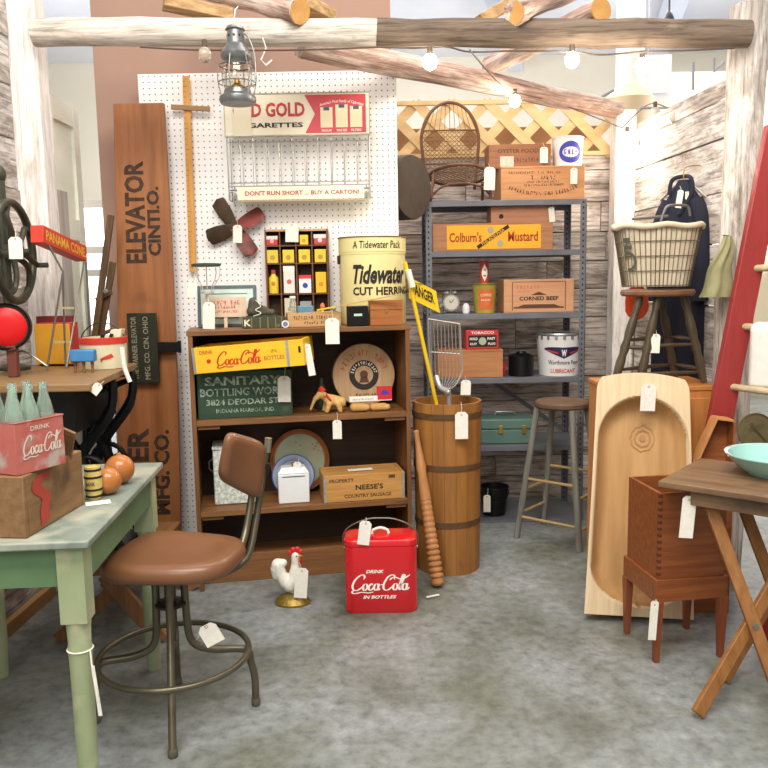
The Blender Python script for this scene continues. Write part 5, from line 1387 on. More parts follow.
# ================================================================ elevator plank, metal name plate
PLK = wood('elevator_plank', 'A66B3E', '7E4A26', 'z', .5, '5E3820', .32, 2.6, fine=16, long=1.2, contrast=.22)
YE = 3.98
tl, tr, ml, mr = at(114, 104, YE), at(163, 107, YE), at(113, 430, YE-.1), at(178, 330, YE)
wz = (at(177, 330, YE).x - at(113.5, 330, YE).x)
zt_ = at(140, 104, 4.02).z
xb0, xb1 = at(116, 520, 3.92).x, at(180, 520, 3.92).x
o = T('elevator_plank', 'tall brown plank stencilled WARNER ELEVATOR MFG CO. CINTI, O. leaning by the pegboard', 'plank', ((xb0+xb1)/2, 3.90, 0))
lean = .10
xt0, xt1 = at(113, 104, 4.0).x - o.location.x, at(163.5, 106, 4.0).x - o.location.x
xb0 -= o.location.x; xb1 -= o.location.x
xb0, xb1 = xb0*1.0, xb1*1.0
def pk(u, y, v): # u 0..1 across, v 0..1 up
    x = (xb0+(xt0-xb0)*v)*(1-u) + (xb1+(xt1-xb1)*v)*u + math.sin(v*pi)*.014
    return (x, lean*v + y, zt_*v)
mb = MB(); n = 10
vs = []
for i in range(n+1):
    v = i/n
    for (u, y) in ((0, 0), (1, 0), (1, .03), (0, .03)): vs.append(pk(u, y, v))
fs = [(3, 2, 1, 0), tuple(n*4+k for k in range(4))]
for i in range(n):
    for k in range(4): fs.append((i*4+k, i*4+(k+1) % 4, i*4+4+(k+1) % 4, i*4+4+k))
mb.add(vs, fs)
P('board', mb, PLK, o, bev=.002)
def pv(py): return at(145, py, 3.96).z/zt_
# lettering runs upward: string along v, height along -u
def runup(u_c, v_c, ulen, vlen):
    def f(x, y, z): # x along string (0..1 centred), z height
        return pk(u_c - z*ulen, -.0015, v_c + x*vlen)
    return f
SINK = M('stencil_ink', '2C2018', '4C3424', sc=(40, 40, 40), rough=.8, contrast=.15)
def up(s, u, py0, py1, uh, bold=.02):
    v0, v1 = pv(py1), pv(py0)
    return text([(s, 0, 0, 1, 1, bold)], fn=runup(u, (v0+v1)/2, uh, v1-v0))
P('elevator_lettering', up('ELEVATOR', .36, 160, 263, .38, .035), SINK, o)
P('cinti_lettering', up('CINTI.O.', .70, 186, 256, .24, .04), SINK, o)
P('warner_lettering', up('WARNER', .33, 427, 550, .36, .035), SINK, o)
P('company_lettering', up('MFG. CO.', .72, 429, 512, .26, .04), SINK, o)
PB = M('cast_plate', '38382C', '2A2A22', sc=(25, 25, 25), rough=.45, metal=.4)
x0, x1 = at(128.5, 350, 3.9), at(158, 350, 3.9); z0_, z1_ = at(140, 383, 3.9).z, at(140, 313, 3.9).z
o2 = T('maker_plate', 'dark cast maker\'s plate with raised words fixed to the elevator plank', 'plate', ((x0.x+x1.x)/2, 3.898, z0_))
w, h = x1.x-x0.x, z1_-z0_
P('plate', MB().box(-w/2, w/2, 0, .012, 0, h), PB, o2, bev=.002)
f = lambda uc, y: (lambda x, y_, z: (uc*w - z*w*.2, -.0015, h/2 + x*h*.9))
for s_, u in (('THE WARNER ELEVATOR', -.28), ('MFG. CO. CIN. OHIO', .12)):
    P('raised_lettering', text([(s_, 0, 0, 1, .9, .01)], fn=f(u, 0)), M('plate_letter', '8E8A70', rough=.5), o2)
bz = at(168, 347, 3.9).z - z0_
P('clamp_arm', MB().box(w/2, at(181, 347, 3.9).x-o2.location.x, -.004, .008, bz-.025, bz+.025), BLACKIRON, o2, bev=.003)
P('clamp_jaw', MB().box(at(178, 347, 3.9).x-o2.location.x, at(181.5, 347, 3.9).x-o2.location.x, -.006, .0, bz-.03, bz+.03), BLACKIRON, o2, bev=.002)
# ================================================================ foreground: green table
GP = M('green_table_paint', '6A8A64', '587652', '98A484', sc=(5, 5, 5), rough=.55, wear=.24, wsc=5, bump=.1)
GTOP = M('worn_green_top', '8E9890', '66766C', 'A8AA9C', sc=(9, 3, 9), rough=.5, wear=.45, wsc=6, bump=.15)
GLEG = M('green_leg_paint', 'ADB190', '8EA078', 'C2BE9C', sc=(9, 9, 4), rough=.55, wear=.42, wsc=7)
ZG = .76
pn, pf = atz(88, 541, ZG), atz(163, 462, ZG)
tc_ = (pn+pf)/2; ta = math.degrees(math.atan2(pf.y-pn.y, pf.x-pn.x)) - 90   # direction of the right edge
LT = (pf-pn).length; WT = .66
o = T('green_table', 'green painted farm table with worn top and turned legs in the left foreground', 'table', (pn.x, pn.y, 0), ta)
# local: x from -WT to 0, y from 0 to LT
P('tabletop', MB().box(-WT, 0, 0, LT, ZG-.022, ZG), GTOP, o, bev=.005)
P('apron', MB().box(-WT+.03, -.03, .035, .055, ZG-.13, ZG-.0225), GP, o)
P('apron', MB().box(-WT+.03, -.03, LT-.055, LT-.035, ZG-.13, ZG-.0225), GP, o)
P('apron', MB().box(-.05, -.03, .0555, LT-.0555, ZG-.13, ZG-.0225), GP, o)
P('apron', MB().box(-WT+.03, -WT+.05, .0555, LT-.0555, ZG-.13, ZG-.0225), GP, o)
for x, y in ((-.058, .06), (-.058, LT-.06), (-WT+.058, .06), (-WT+.058, LT-.06)):
    l = P('leg', MB().box(-.034, .034, -.034, .034, ZG-.23, ZG-.023, mv(x, y, 0)).lathe([(.022, 0), (.027, .12), (.030, ZG-.33), (.0315, ZG-.315), (.0315, ZG-.305), (.029, ZG-.295), (.031, ZG-.25), (.033, ZG-.229)], 24, mv(x, y, 0)), GLEG, o)
# tag tied round the near leg
lz = at(78, 655, 1.97).z
l = [c_ for c_ in o.children if c_.name.startswith('leg')][0]
P('string', MB().ring((-.058, .06, lz), .0325, .002, 24, 'z', None, 6).tube([(-.028, .045, lz), (-.020, .03, lz-.06), (-.008, .02, lz-.13)], .0022, 5), STRING, o)
P('price_tag', MB().prism([(-.004, 0), (.004, 0), (.016, -.14), (.006, -.14)], -.001, .001, mv(-.018, .028, lz-.035)), PAPER, o)
zT = ZG + .0013
# brown crate with red painted mark
CRB = wood('old_brown_crate', '9A7650', '6C4E32', 'y', .75, '54402C', .35, 7, fine=34, long=4)
q0, q1 = atz(27, 538.5, zT), atz(85, 503.5, zT)
az = math.degrees(math.atan2(q1.y-q0.y, q1.x-q0.x)) - 90
hC = at(27, 477, q0.y).z - zT; dC = (q1-q0).length
o = T('brown_crate', 'big rough brown wooden crate with a red painted mark on the green table', 'crate', (q0.x, q0.y, zT), az)
wC = .42
P('side_panel', MB().box(-.014, 0, .0145, dC-.0145, 0, hC), CRB, o, bev=.003)
P('side_panel', MB().box(-wC, -wC+.014, .0145, dC-.0145, 0, hC), CRB, o, bev=.003)
P('end_panel', MB().box(-wC, 0, 0, .014, 0, hC), CRB, o, bev=.003)
P('end_panel', MB().box(-wC, 0, dC-.014, dC, 0, hC), CRB, o, bev=.003)
P('lid', MB().box(-wC+.0145, -.0145, .0145, dC-.0145, hC-.014, hC-.001), CRB, o, bev=.003)
side = lambda x, y, z: (.0015 - y*.2, x, z)
P('red_mark', strokes([[(3, 9), (2, 9.6), (1.0, 9), (.8, 7.5), (1.6, 6.3), (2.2, 5), (1.8, 3), (1.8, 1), (1.0, .2)]], dC*.30, hC*.48, .07, hC*.80, wmin=1.0, wmax=1.5, fn=side), M('red_crate_paint', 'B83C30', 'A04434', sc=(40, 40, 40), rough=.7), o)
P('loose_flap', MB().bar((-.05, dC-.06, hC+.0), (-.01, dC-.10, hC+.09), .10, .008, (0, 1, 0)), CRB, o)
# metal six bottle carrier
zC = zT + hC + .0013
q0, q1 = atz(18, 476, zC), atz(66, 463, zC)
az2 = math.degrees(math.atan2(q1.y-q0.y, q1.x-q0.x))
hK = at(18, 424, q0.y).z - zC; wK = (q1-q0).length
CRR = M('carrier_red', 'B8524A', 'C27A72', 'B8A8A0', sc=(10, 10, 10), rough=.5, wear=.42, wsc=14, metal=.1)
o = T('bottle_carrier', 'worn red metal Coca-Cola bottle carrier full of green bottles on the brown crate', 'carrier', (q0.x, q0.y, zC), az2)
dK = .15; wK = max(wK, .19)
wK = (q1-q0).length*1.0
P('side_panel', MB().box(0, wK, 0, .003, 0, hK), CRR, o, bev=.001)
P('side_panel', MB().box(0, wK, .127, .13, 0, hK), CRR, o, bev=.001)
P('end_panel', MB().box(0, .003, .0032, .1268, 0, hK), CRR, o, bev=.001)
P('end_panel', MB().box(wK-.003, wK, .0032, .1268, 0, hK), CRR, o, bev=.001)
P('floor_plate', MB().box(.003, wK-.003, .0032, .1268, 0, .003), CRR, o)
P('rim', MB().tube([(0, 0, hK), (wK, 0, hK), (wK, .13, hK), (0, .13, hK)], .0025, 6, True), CRR, o)
P('script_lettering', cola(wK*.53, hK*.50, wK*.80, hK*.44, y=-.002), M('worn_silver_paint', 'D8CCC0', rough=.5), o)
P('drink_lettering', text([('DRINK', wK*.5, hK*.85, wK*.4, hK*.09, .01)], y=-.002), MATS['worn_silver_paint'], o)
# bottles
BG = M('green_bottle_glass', 'E6F8EE', rough=.05, trans=.85, ior=1.4)
hB = at(30, 385, q0.y+.06).z - zC - .006
hB = max(.19, min(.23, hB))
inv = o.matrix_basis
lab = ['green glass bottle at the left of the carrier\'s front row', 'green glass bottle in the middle of the carrier\'s front row', 'green glass bottle at the right of the carrier\'s front row', 'green glass bottle at the left of the carrier\'s rear row', 'green glass bottle in the middle of the carrier\'s rear row', 'green glass bottle at the right of the carrier\'s rear row']
nx_ = 2
bw = min(.027, (wK-.010)/6)
proto = None; k = 0
for j in range(2):
    for i in range(3):
        pos = inv @ Vector((.005+bw+(wK-.01-2*bw)*i/2, .005+.028+ .062*j, .0045))
        if proto is None:
            proto = T('glass_bottle', lab[0], 'bottle', pos, 0, 'green bottles in the carrier')
            P('glass', MB().lathe([(bw*.86, 0), (bw, .008), (bw*.98, .03), (bw*.88, .055), (bw*1.0, .09), (bw*.98, hB*.60), (bw*.80, hB*.72), (bw*.48, hB*.86), (bw*.42, hB*.93), (bw*.5, hB*.94), (bw*.5, hB*.995), (bw*.42, hB), (bw*.36, hB*.99), (bw*.36, hB*.87), (bw*.68, hB*.72), (bw*.86, hB*.6), (bw*.86, .09), (bw*.8, .02), (0, .015)], 20), BG, proto)
            b_ = proto
        else:
            b_ = copy_tree(proto); b_.location = pos; b_['label'] = lab[k]
        k += 1
# keg bank, gourds, card
c = atz(92, 500, zT); c.y += .02
rK = (at(101, 480, c.y).x-at(83.5, 480, c.y).x)/2; hk = at(92, 466, c.y).z - zT
o = T('keg_bank', 'little yellow wooden keg with black bands beside the brown crate', 'keg', c)
P('staves', MB().lathe([(0, .0), (rK*.82, 0), (rK*.95, hk*.25), (rK, hk*.5), (rK*.95, hk*.75), (rK*.82, hk), (rK*.74, hk), (rK*.74, hk-.004), (0, hk-.004)], 24), M('keg_yellow', 'D8C67A', 'C2AC5C', sc=(30, 30, 30), rough=.5), o)
for t_, rr_ in ((.1, .895), (.3, .97), (.68, .975), (.9, .89)): P('band', MB().lathe([(rK*rr_, hk*(t_-.035)), (rK*(rr_+.04), hk*(t_-.03)), (rK*(rr_+.04), hk*(t_+.03)), (rK*rr_, hk*(t_+.035))], 24, caps=False), INK, o)
P('keg_lettering', text([('BANK', 0, hk*.5, rK*1.1, hk*.12, .02)], fn=wrapcyl(rK*1.0, extra=.001)), BRINK, o)
c.x -= .004
GOU = M('gourd_wood', 'C07A3E', 'A9622C', sc=(8, 8, 8), rough=.3, coat=.3)
for (px, py, r_, lab_) in ((112, 489, 15, 'bigger round glossy orange-brown wooden ball at the right on the green table'), (99, 497, 13.5, 'smaller glossy orange-brown wooden ball between the keg and the bigger ball')):
    c = atz(px, py, zT); s_ = 800/ (c.y*.99+.09); r_ /= s_
    c.y += .07 if px == 112 else .035; c.x += .004 if px == 112 else .018
    mb = MB(); mb.lathe([(0, .001)] + [(r_*math.sin(pi*i/14)*1.0, r_*(1-math.cos(pi*i/14))) for i in range(1, 13)] + [(r_*.16, r_*2.0), (r_*.12, r_*2.12), (0, r_*2.14)], 24, mv(0, 0, 0))
    S('wooden_ball', mb, GOU, lab_, 'ball', c, group='wooden balls on the green table')
S('paper_card', MB().box(-.035, .035, -.022, .022, 0, .001), PAPER, 'blank white card lying on the green table before the wooden balls', 'card', atz(98, 503, zT+.0), 24)

# ================================================================ swivel stool
LEA = M('brown_leather', '7E5438', '70482E', '5C3C28', sc=(5, 5, 5), rough=.38, wear=.3, wsc=3, coat=.15, bump=.04)
TUB = M('olive_steel_tube', '6C6656', '5A5444', sc=(9, 9, 9), rough=.35, metal=.6)
f1, f2, f3, f4 = atz(173, 757, 0), atz(256, 705, 0), atz(178, 684, 0), atz(97, 722, 0)
cc = (f1+f2+f3+f4)/4
zS = .575
sc0 = atz(177, 553, zS)
cx_, cy_ = cc.x, cc.y
o = T('swivel_stool', 'brown leather swivel stool with curved back and tubular steel base, left foreground', 'stool', (cx_, cy_, 0))
L0 = Vector((cx_, cy_, 0))
zR = .20
ring_r = (at(250, 655, cy_).x - at(103, 655, cy_).x)/2
rc = Vector(((at(250, 655, cy_).x + at(103, 655, cy_).x)/2 - cx_, 0, 0))
zRing = at(176, 659, cy_).z
for fp in (f1, f2, f3, f4):
    d = (fp - L0); d.z = 0; dn = d.normalized()
    A = [(dn*.045 + Vector((0, 0, zS-.085))), (dn*.047 + Vector((0, 0, .34))), (dn*.06 + Vector((0, 0, .25))), (dn*.12 + Vector((0, 0, zRing+.02))), (dn*(ring_r-.01) + Vector((0, 0, zRing+.005))), (dn*(d.length-.01) + Vector((0, 0, zRing-.045))), (dn*(d.length) + Vector((0, 0, zRing-.10))), (dn*d.length + Vector((0, 0, .02)))]
    if fp is f1: A = [(dn*.045 + Vector((0, 0, zS-.085))), dn*.06 + Vector((0, 0, .35)), dn*.14 + Vector((0, 0, .2)), dn*d.length + Vector((0, 0, .02))]
    l = P('leg', MB().tube(catmull([tuple(v) for v in A], 6), .0125, 12), TUB, o)
    P('foot_cap', MB().lathe([(.013, 0), (.015, .004), (.015, .022), (.0128, .026)], 14, mv(dn.x*d.length, dn.y*d.length, 0)), M('rubber_grey', '5A564A', rough=.7), l)
P('foot_ring', MB().ring((rc.x*.3, 0, zRing+.018), ring_r, .010, 56, 'z', None, 10), TUB, o)
P('screw_column', MB().lathe([(.018, .30), (.018, zS-.05)], 20), TUB, o)
P('hub_plate', MB().lathe([(.02, zS-.10), (.055, zS-.095), (.055, zS-.085), (.02, zS-.08)], 28), DARKIRON, o)
P('lower_plate', MB().lathe([(.019, .375), (.05, .38), (.05, .388), (.019, .395)], 28), DARKIRON, o)
P('seat_bracket', MB().box(-.13, .13, -.10, .10, -.062, -.045, mv(0, 0, zS, 0, 0, 12)), DARKIRON, o, bev=.003)
# seat pad
sxo, syo = sc0.x-cx_, sc0.y-cy_
SA, SB = (at(241, 556, sc0.y).x-at(113, 556, sc0.y).x)/2, .172
def seatp(a, r, k): # superellipse radius factor
    ca, sa = math.cos(a), math.sin(a); n_ = 3.6
    rr_ = (abs(ca)**n_ + abs(sa)**n_)**(-1/n_)
    x, y = rr_*ca, rr_*sa
    x *= SA; y *= SB*(1.06 - .14*(x/SA))
    return x*k, y*k
mb = MB(); vs = []; N_ = 56; prof_ = [(0, .008), (.35, .006), (.7, .012), (.86, .016), (.95, .010), (.99, -.004), (1.0, -.018), (.985, -.030), (.94, -.038), (.6, -.040), (0, -.040)]
vs.append((0, 0, .006)); 
for k_, z_ in prof_[1:-1]:
    for i in range(N_): x, y = seatp(2*pi*i/N_, 1, k_); vs.append((x, y, z_))
vs.append((0, 0, -.040)); nr = len(prof_)-2
fs = [(0, 1+i, 1+(i+1) % N_) for i in range(N_)]
for j in range(nr-1): fs += [(1+j*N_+i, 1+(j+1)*N_+i, 1+(j+1)*N_+(i+1) % N_, 1+j*N_+(i+1) % N_) for i in range(N_)]
fs += [(1+(nr-1)*N_+(i+1) % N_, 1+(nr-1)*N_+i, len(vs)-1) for i in range(N_)]
mb.add(vs, fs, mv(sxo, syo, zS, 0, 0, -10))
P('seat', mb, LEA, o, smooth=60)
# back rest: curved pad facing left, towards the front of the seat
Yb = sc0.y + .10
def rel(px, py, Y): return at(px, py, Y) - L0
bA, bB, bC_, bD = rel(224, 430, Yb-.06), rel(263, 441, Yb+.09), rel(257, 500, Yb+.09), rel(215, 478, Yb-.06)
# pad as a bilinear patch bulging toward the seat (left/front), thick
ctr = (bA+bB+bC_+bD)/4
nrm = ((bB-bA).cross(bD-bA)).normalized()
if nrm.y > 0: nrm = -nrm
def pad(u, v, off):
    su, sv = (u-.5)*2, (v-.5)*2; n_ = 5
    m_ = max(abs(su), abs(sv)) or 1
    L_ = (abs(su)**n_+abs(sv)**n_)**(1/n_); k_ = m_/L_ if L_ else 1
    uu, vv = .5+su*k_/2, .5+sv*k_/2
    p = (bA.lerp(bB, uu)).lerp(bD.lerp(bC_, uu), vv)
    edge = max(0, 1-max(abs(su), abs(sv))**6)
    return tuple(p + nrm*(off*(.35+.65*edge**.5) + .012*(uu-.5)**2*4))
mb = MB(); mb.keep = True
n_ = 16
F = [[pad(i/n_, j/n_, .024) for i in range(n_+1)] for j in range(n_+1)]; B2 = [[pad(i/n_, j/n_, -.018) for i in range(n_+1)] for j in range(n_+1)]
vs = [p for r_ in F for p in r_] + [p for r_ in B2 for p in r_]; w_ = n_+1; o2_ = w_*w_
fs = []
for j in range(n_):
    for i in range(n_): a_ = j*w_+i; fs += [(a_, a_+w_, a_+w_+1, a_+1), (o2_+a_, o2_+a_+1, o2_+a_+w_+1, o2_+a_+w_)]
bd = [i for i in range(w_)] + [j*w_+n_ for j in range(1, w_)] + [n_*w_+i for i in range(n_-1, -1, -1)] + [j*w_ for j in range(n_-1, 0, -1)]
for i in range(len(bd)): a_, b_ = bd[i], bd[(i+1) % len(bd)]; fs.append((a_, b_, o2_+b_, o2_+a_))
mb.keep = False; mb.add(vs, fs)
P('backrest', mb, LEA, o, smooth=60)
for pts in ([(222, 574, .0), (238, 566, .02), (249, 553, .05), (256, 520, .10), (262, 480, .13), (266, 449, .14)], [(216, 566, -.05), (232, 558, -.03), (241, 547, .0), (247, 525, .05), (252, 492, .09), (254, 470, .10)]):
    pts = [rel(x, y, Yb+dy) for x, y, dy in pts]
    P('back_tube', MB().tube(catmull([tuple(p) for p in pts], 7), .0115, 12), TUB, o)
P('clamp', MB().tube([rel(264, 474, Yb+.14), rel(265.5, 463, Yb+.14)], .015, 12), DARKIRON, o)
P('top_cap', MB().tube([rel(267, 452, Yb+.14), rel(268.5, 438, Yb+.14)], .0125, 12), M('bright_tube', 'A9A698', rough=.25, metal=.8), o)
tag(o, 205, 625, 646, 20, 2.30, -28, (196, 640, 2.34))

# ================================================================ floor things in the middle
# red picnic cooler
RED = M('cooler_red', 'D61C26', 'CE1822', sc=(5, 5, 5), rough=.28, coat=.4)
a, b = atz(345.5, 604, 0), atz(417, 604, 0)
fy = atz(381, 613.5, 0).y
c = Vector((at(381.5, 606, fy+.02).x, fy, 0)); wQ = at(417, 580, fy+.04).x - at(345, 580, fy+.04).x; hQ = at(381, 538.5, fy).z; dQ = .17
o = T('picnic_cooler', 'red metal picnic cooler with white Coca-Cola script standing on the floor', 'cooler', c, 0)
def rrect(w, d, r_, n=8):
    pts = []
    for (sx, sy, a0) in ((1, -1, -90), (1, 1, 0), (-1, 1, 90), (-1, -1, 180)):
        for i in range(n+1): a_ = R(a0+90*i/n); pts.append((sx*(w/2-r_)+r_*math.cos(a_), sy*(d/2-r_)+r_*math.sin(a_)))
    return pts
def stack(pts, levels, m=None):       # levels = [(scale inset, z)]
    mb = MB(); n = len(pts); vs = []
    for ins, z in levels:
        for x, y in pts: L_ = math.hypot(x, y); vs.append((x*(1-ins/abs(L_)), y*(1-ins/abs(L_)), z))
    fs = [tuple(range(n))[::-1], tuple(range((len(levels)-1)*n, len(levels)*n))]
    for j in range(len(levels)-1):
        for i in range(n): fs.append((j*n+i, j*n+(i+1) % n, (j+1)*n+(i+1) % n, (j+1)*n+i))
    return mb.add(vs, fs, m)
rr_ = rrect(wQ, dQ, .045)
C0 = mv(0, dQ/2, 0)
P('body', stack(rr_, [(.006, 0), (.0, .006), (0, hQ*.885), (.003, hQ*.89)], C0), RED, o)
P('lid', stack(rr_, [(.0, hQ*.893), (-.002, hQ*.895), (-.002, hQ*.955), (.004, hQ*.972), (.03, hQ*.985)], C0), RED, o)
P('lid_handle', MB().tube(catmull([(-.035, dQ/2, hQ*.98), (-.03, dQ/2, hQ*1.03), (0, dQ/2, hQ*1.06), (.03, dQ/2, hQ*1.03), (.035, dQ/2, hQ*.98)], 6), .006, 10), M('handle_white', 'F2EEE8', rough=.3), o)
hz = at(381, 517, fy+dQ/2).z
P('bail_handle', MB().tube(catmull([(-wQ/2-.004, dQ/2, hQ*.80), (-wQ/2-.006, dQ/2, hQ*.97), (-wQ*.42, dQ/2-.01, hz-.035), (-wQ*.2, dQ/2-.015, hz-.005), (0, dQ/2-.015, hz), (wQ*.2, dQ/2-.015, hz-.005), (wQ*.42, dQ/2-.01, hz-.035), (wQ/2+.006, dQ/2, hQ*.97), (wQ/2+.004, dQ/2, hQ*.80)], 6), .003, 8), WIRE, o)
for s_ in (-1, 1): P('handle_mount', MB().lathe([(.009, -.004), (.009, .006)], 14, mv(s_*(wQ/2), dQ/2, hQ*.80, 0, 90)), WIRE, o)
WPAINT = M('white_paint_letter', 'F6F1EC', rough=.35)
P('script_lettering', cola(0, hQ*.40, wQ*.80, hQ*.25, y=-.0015), WPAINT, o)
P('drink_lettering', text([('DRINK', -wQ*.08, hQ*.565, wQ*.25, hQ*.045, .03, .3)], y=-.0015), WPAINT, o)
P('bottles_lettering', text([('IN BOTTLES', -wQ*.02, hQ*.225, wQ*.46, hQ*.045, .03, .3)], y=-.0015), WPAINT, o)
tag(o, 366, 521, 545, 12, fy-.01, 8, (366, 517, fy+.05))

# rooster figurine
c = atz(292, 606, 0)
S_ = at(293, 560, c.y+.04).x - at(292, 560, c.y+.04).x
c.y += .035
o = T('rooster_figurine', 'white ceramic rooster with red comb on a gold base, on the floor', 'figurine', (c.x, c.y, 0), 0)
P('base', MB().lathe([(0, 0), (18*S_, 0), (18.5*S_, 2*S_), (16*S_, 5*S_), (11*S_, 8*S_), (5*S_, 11*S_), (0, 12*S_)], 28, ex=.75), M('gold_base', 'A8863C', '6E6430', sc=(60, 60, 60), rough=.35, metal=.5, bump=.3), o)
mb = MB()
def Cp(p, q, r0, r1, n=7): caps_(mb, (p[0]*S_, 0, p[1]*S_), (q[0]*S_, 0, q[1]*S_), r0*S_, r1*S_, n)
Cp((-2, 20), (3, 24), 8.5, 8); Cp((3, 24), (3.5, 40), 8, 4); Cp((3.5, 40), (4, 49), 4, 4.2)
Cp((-6, 22), (-11, 30), 7, 6); Cp((-11, 30), (-14, 40), 6, 6.5); Cp((-14, 40), (-8, 42), 6.5, 4); Cp((-16, 36), (-17, 28), 5.5, 3); Cp((0, 14), (0, 9), 4, 2)
P('body', mb, M('ceramic_white', 'F2EFE8', 'DEDCCF', sc=(60, 60, 60), rough=.3, bump=.3), o, blob=.0035)
REDC = M('comb_red', 'C8262C', rough=.35)
mb = MB(); 
for x, z, r_ in ((-1, 52, 3), (2, 54.5, 3.6), (6, 55, 3.6), (9, 53, 2.6)): mb.ell((x*S_, 0, z*S_), r_*S_, 1.6*S_, r_*S_, 12, 8)
P('comb', mb, REDC, o)
P('wattle', MB().ell((8*S_, 0, 44*S_), 2.2*S_, 2*S_, 4*S_, 12, 8), REDC, o)
P('beak', MB().lathe([(2*S_, 0), (0, 5*S_)], 10, mv(7.5*S_, 0, 49*S_, 0, 95)), M('beak_yellow', 'D8A83C', rough=.4), o)
P('eye', MB().ell((5.5*S_, -3.9*S_, 50*S_), .8*S_, .6*S_, .8*S_, 8, 6), INK, o)
for x in (-3, 3): P('foot', MB().tube([(x*S_, -.004, 14*S_), (x*S_, -.004, 8*S_)], 1.3*S_, 8), MATS['beak_yellow'], o)
tag(o, 302, 568, 598, 13, c.y-.05, 5, (299, 562, c.y-.03))

# turned wooden bat (grooved washing dolly)
TW = wood('turned_wood', 'C28A5A', '9C683C', 'z', .45, fine=26, long=2)
b0, b1 = atz(438, 588, 0), at(416, 430, 3.67)
b0.z = .012
dr = b1-b0; Lb = dr.length
o = T('grooved_wooden_bat', 'long turned wooden bat with ring grooves leaning against the bookcase by the barrel', 'bat', b0)
A = dr.to_track_quat('Z', 'Y').to_matrix().to_4x4()
s1 = .012
pr = [(0, 0), (.022, .002), (.030, .012), (.030, .03)]
z_ = .035
for i in range(14): pr += [(.0235, z_), (.033-.0006*i, z_+.008), (.033-.0006*i, z_+.016), (.0235, z_+.024)]; z_ += .0255
z1_ = z_
pr += [(.026, z1_), (.024, Lb*.60), (.020, Lb*.72), (.024, Lb*.76), (.020, Lb*.80), (.013, Lb*.9), (.012, Lb*.97), (.014, Lb*.99), (.008, Lb), (0, Lb)]
P('turning', MB().lathe(pr, 24, A), TW, o)
S('paper_scrap', MB().bar((-.03, 0, .004), (.03, .012, .006), .012, .003), PAPER, 'small white scrap lying on the floor near the wooden bat', 'paper', atz(433, 598, 0)+Vector((0, 0, .002)), 10)
# ================================================================ right side
ORP = wood('orange_pine', 'CE8A4C', 'A86A34', 'z', .5, '8E5426', .25, 4)
ORPX = wood('orange_pine_flat', 'CE8A4C', 'A86A34', 'x', .5, '8E5426', .25, 4)
cx0, cx1 = at(589, 395, 3.78).x, 1.445
zch = at(650, 387, 3.42).z
o = T('pine_chest', 'tall orange pine chest behind the dough bowl, carrying the spindle stool', 'chest', ((cx0+cx1)/2, 3.42, 0))
w = (cx1-cx0)/2
P('body', MB().box(-w, w, .004, .36, .03, zch-.022), ORP, o, bev=.003)
P('top', MB().box(-w-.006, w+.006, 0, .365, zch-.021, zch), ORPX, o, bev=.004)
for s_ in (-1, 1): P('door', MB().box(*sorted((s_*.004, s_*(w-.02))), -.012, .003, .08, zch-.05), ORP, o, bev=.003)
for sx in (-1, 1):
    for y in (.03, .33): P('foot', MB().box(sx*(w-.03)-.025, sx*(w-.03)+.025, y-.025, y+.025, 0, .0295), ORP, o)
# spindle stool on the chest
DST = wood('dark_stool_wood', '5A4C36', '322A20', 'z', .4, fine=30)
zc_ = zch + .0013
o = T('spindle_stool', 'dark turned wooden stool standing on the pine chest under the wire basket', 'stool', (at(658, 300, 3.58).x, 3.59, zc_), 0)
zs_ = at(660, 296, 3.45).z - zc_; rs_ = (at(696, 292, 3.55).x-at(624, 292, 3.55).x)/2
P('seat', MB().lathe([(0, zs_-.002), (rs_*.96, zs_-.002), (rs_, zs_+.006), (rs_, zs_+.018), (rs_*.96, zs_+.026), (0, zs_+.022)], 40), wood('dark_seat_wood', '8A6040', '5A3A24', 'x', .4), o)
ft = []
rel0 = o.location
for (fx, sx, sy) in ((614, -1, -1), (641, -.15, -1), (706, 1, -1), (672, .35, 1)):
    pass
legs = [((-.095, -.06), (at(614, 384, 3.50).x-rel0.x, 3.50-3.59)), ((-.03, -.10), (at(640, 386, 3.45).x-rel0.x, -.13)), ((.10, -.05), (at(704, 386, 3.50).x-rel0.x, -.09)), ((.045, .09), (at(676, 380, 3.70).x-rel0.x, .12))]
L_ = []
for (tx, ty), (bx_, by_) in legs:
    b_, t_ = Vector((bx_, by_, .004)), Vector((tx, ty, zs_-.002)); L_.append((b_, t_)); d = t_-b_
    rr_ = [.013, .016, .019, .020, .016, .021, .016, .020, .020, .017, .014, .018, .014]
    P('leg', MB().tube([b_+d*(i/12) for i in range(13)], rr_, 12), DST, o)
for (i, j, t) in ((0, 1, .10), (1, 2, .12), (2, 3, .16), (3, 0, .16), (0, 1, .42), (1, 2, .44), (2, 3, .5), (3, 0, .5)):
    p, q = L_[i][0].lerp(L_[i][1], t), L_[j][0].lerp(L_[j][1], t)
    P('rung', MB().tube([p, p.lerp(q, .2), p.lerp(q, .5), p.lerp(q, .8), q], [.006, .008, .0095, .008, .006], 10), DST, o)
tag(o, 656, 334, 353, 9, 3.46, 2, (656, 330, 3.48))
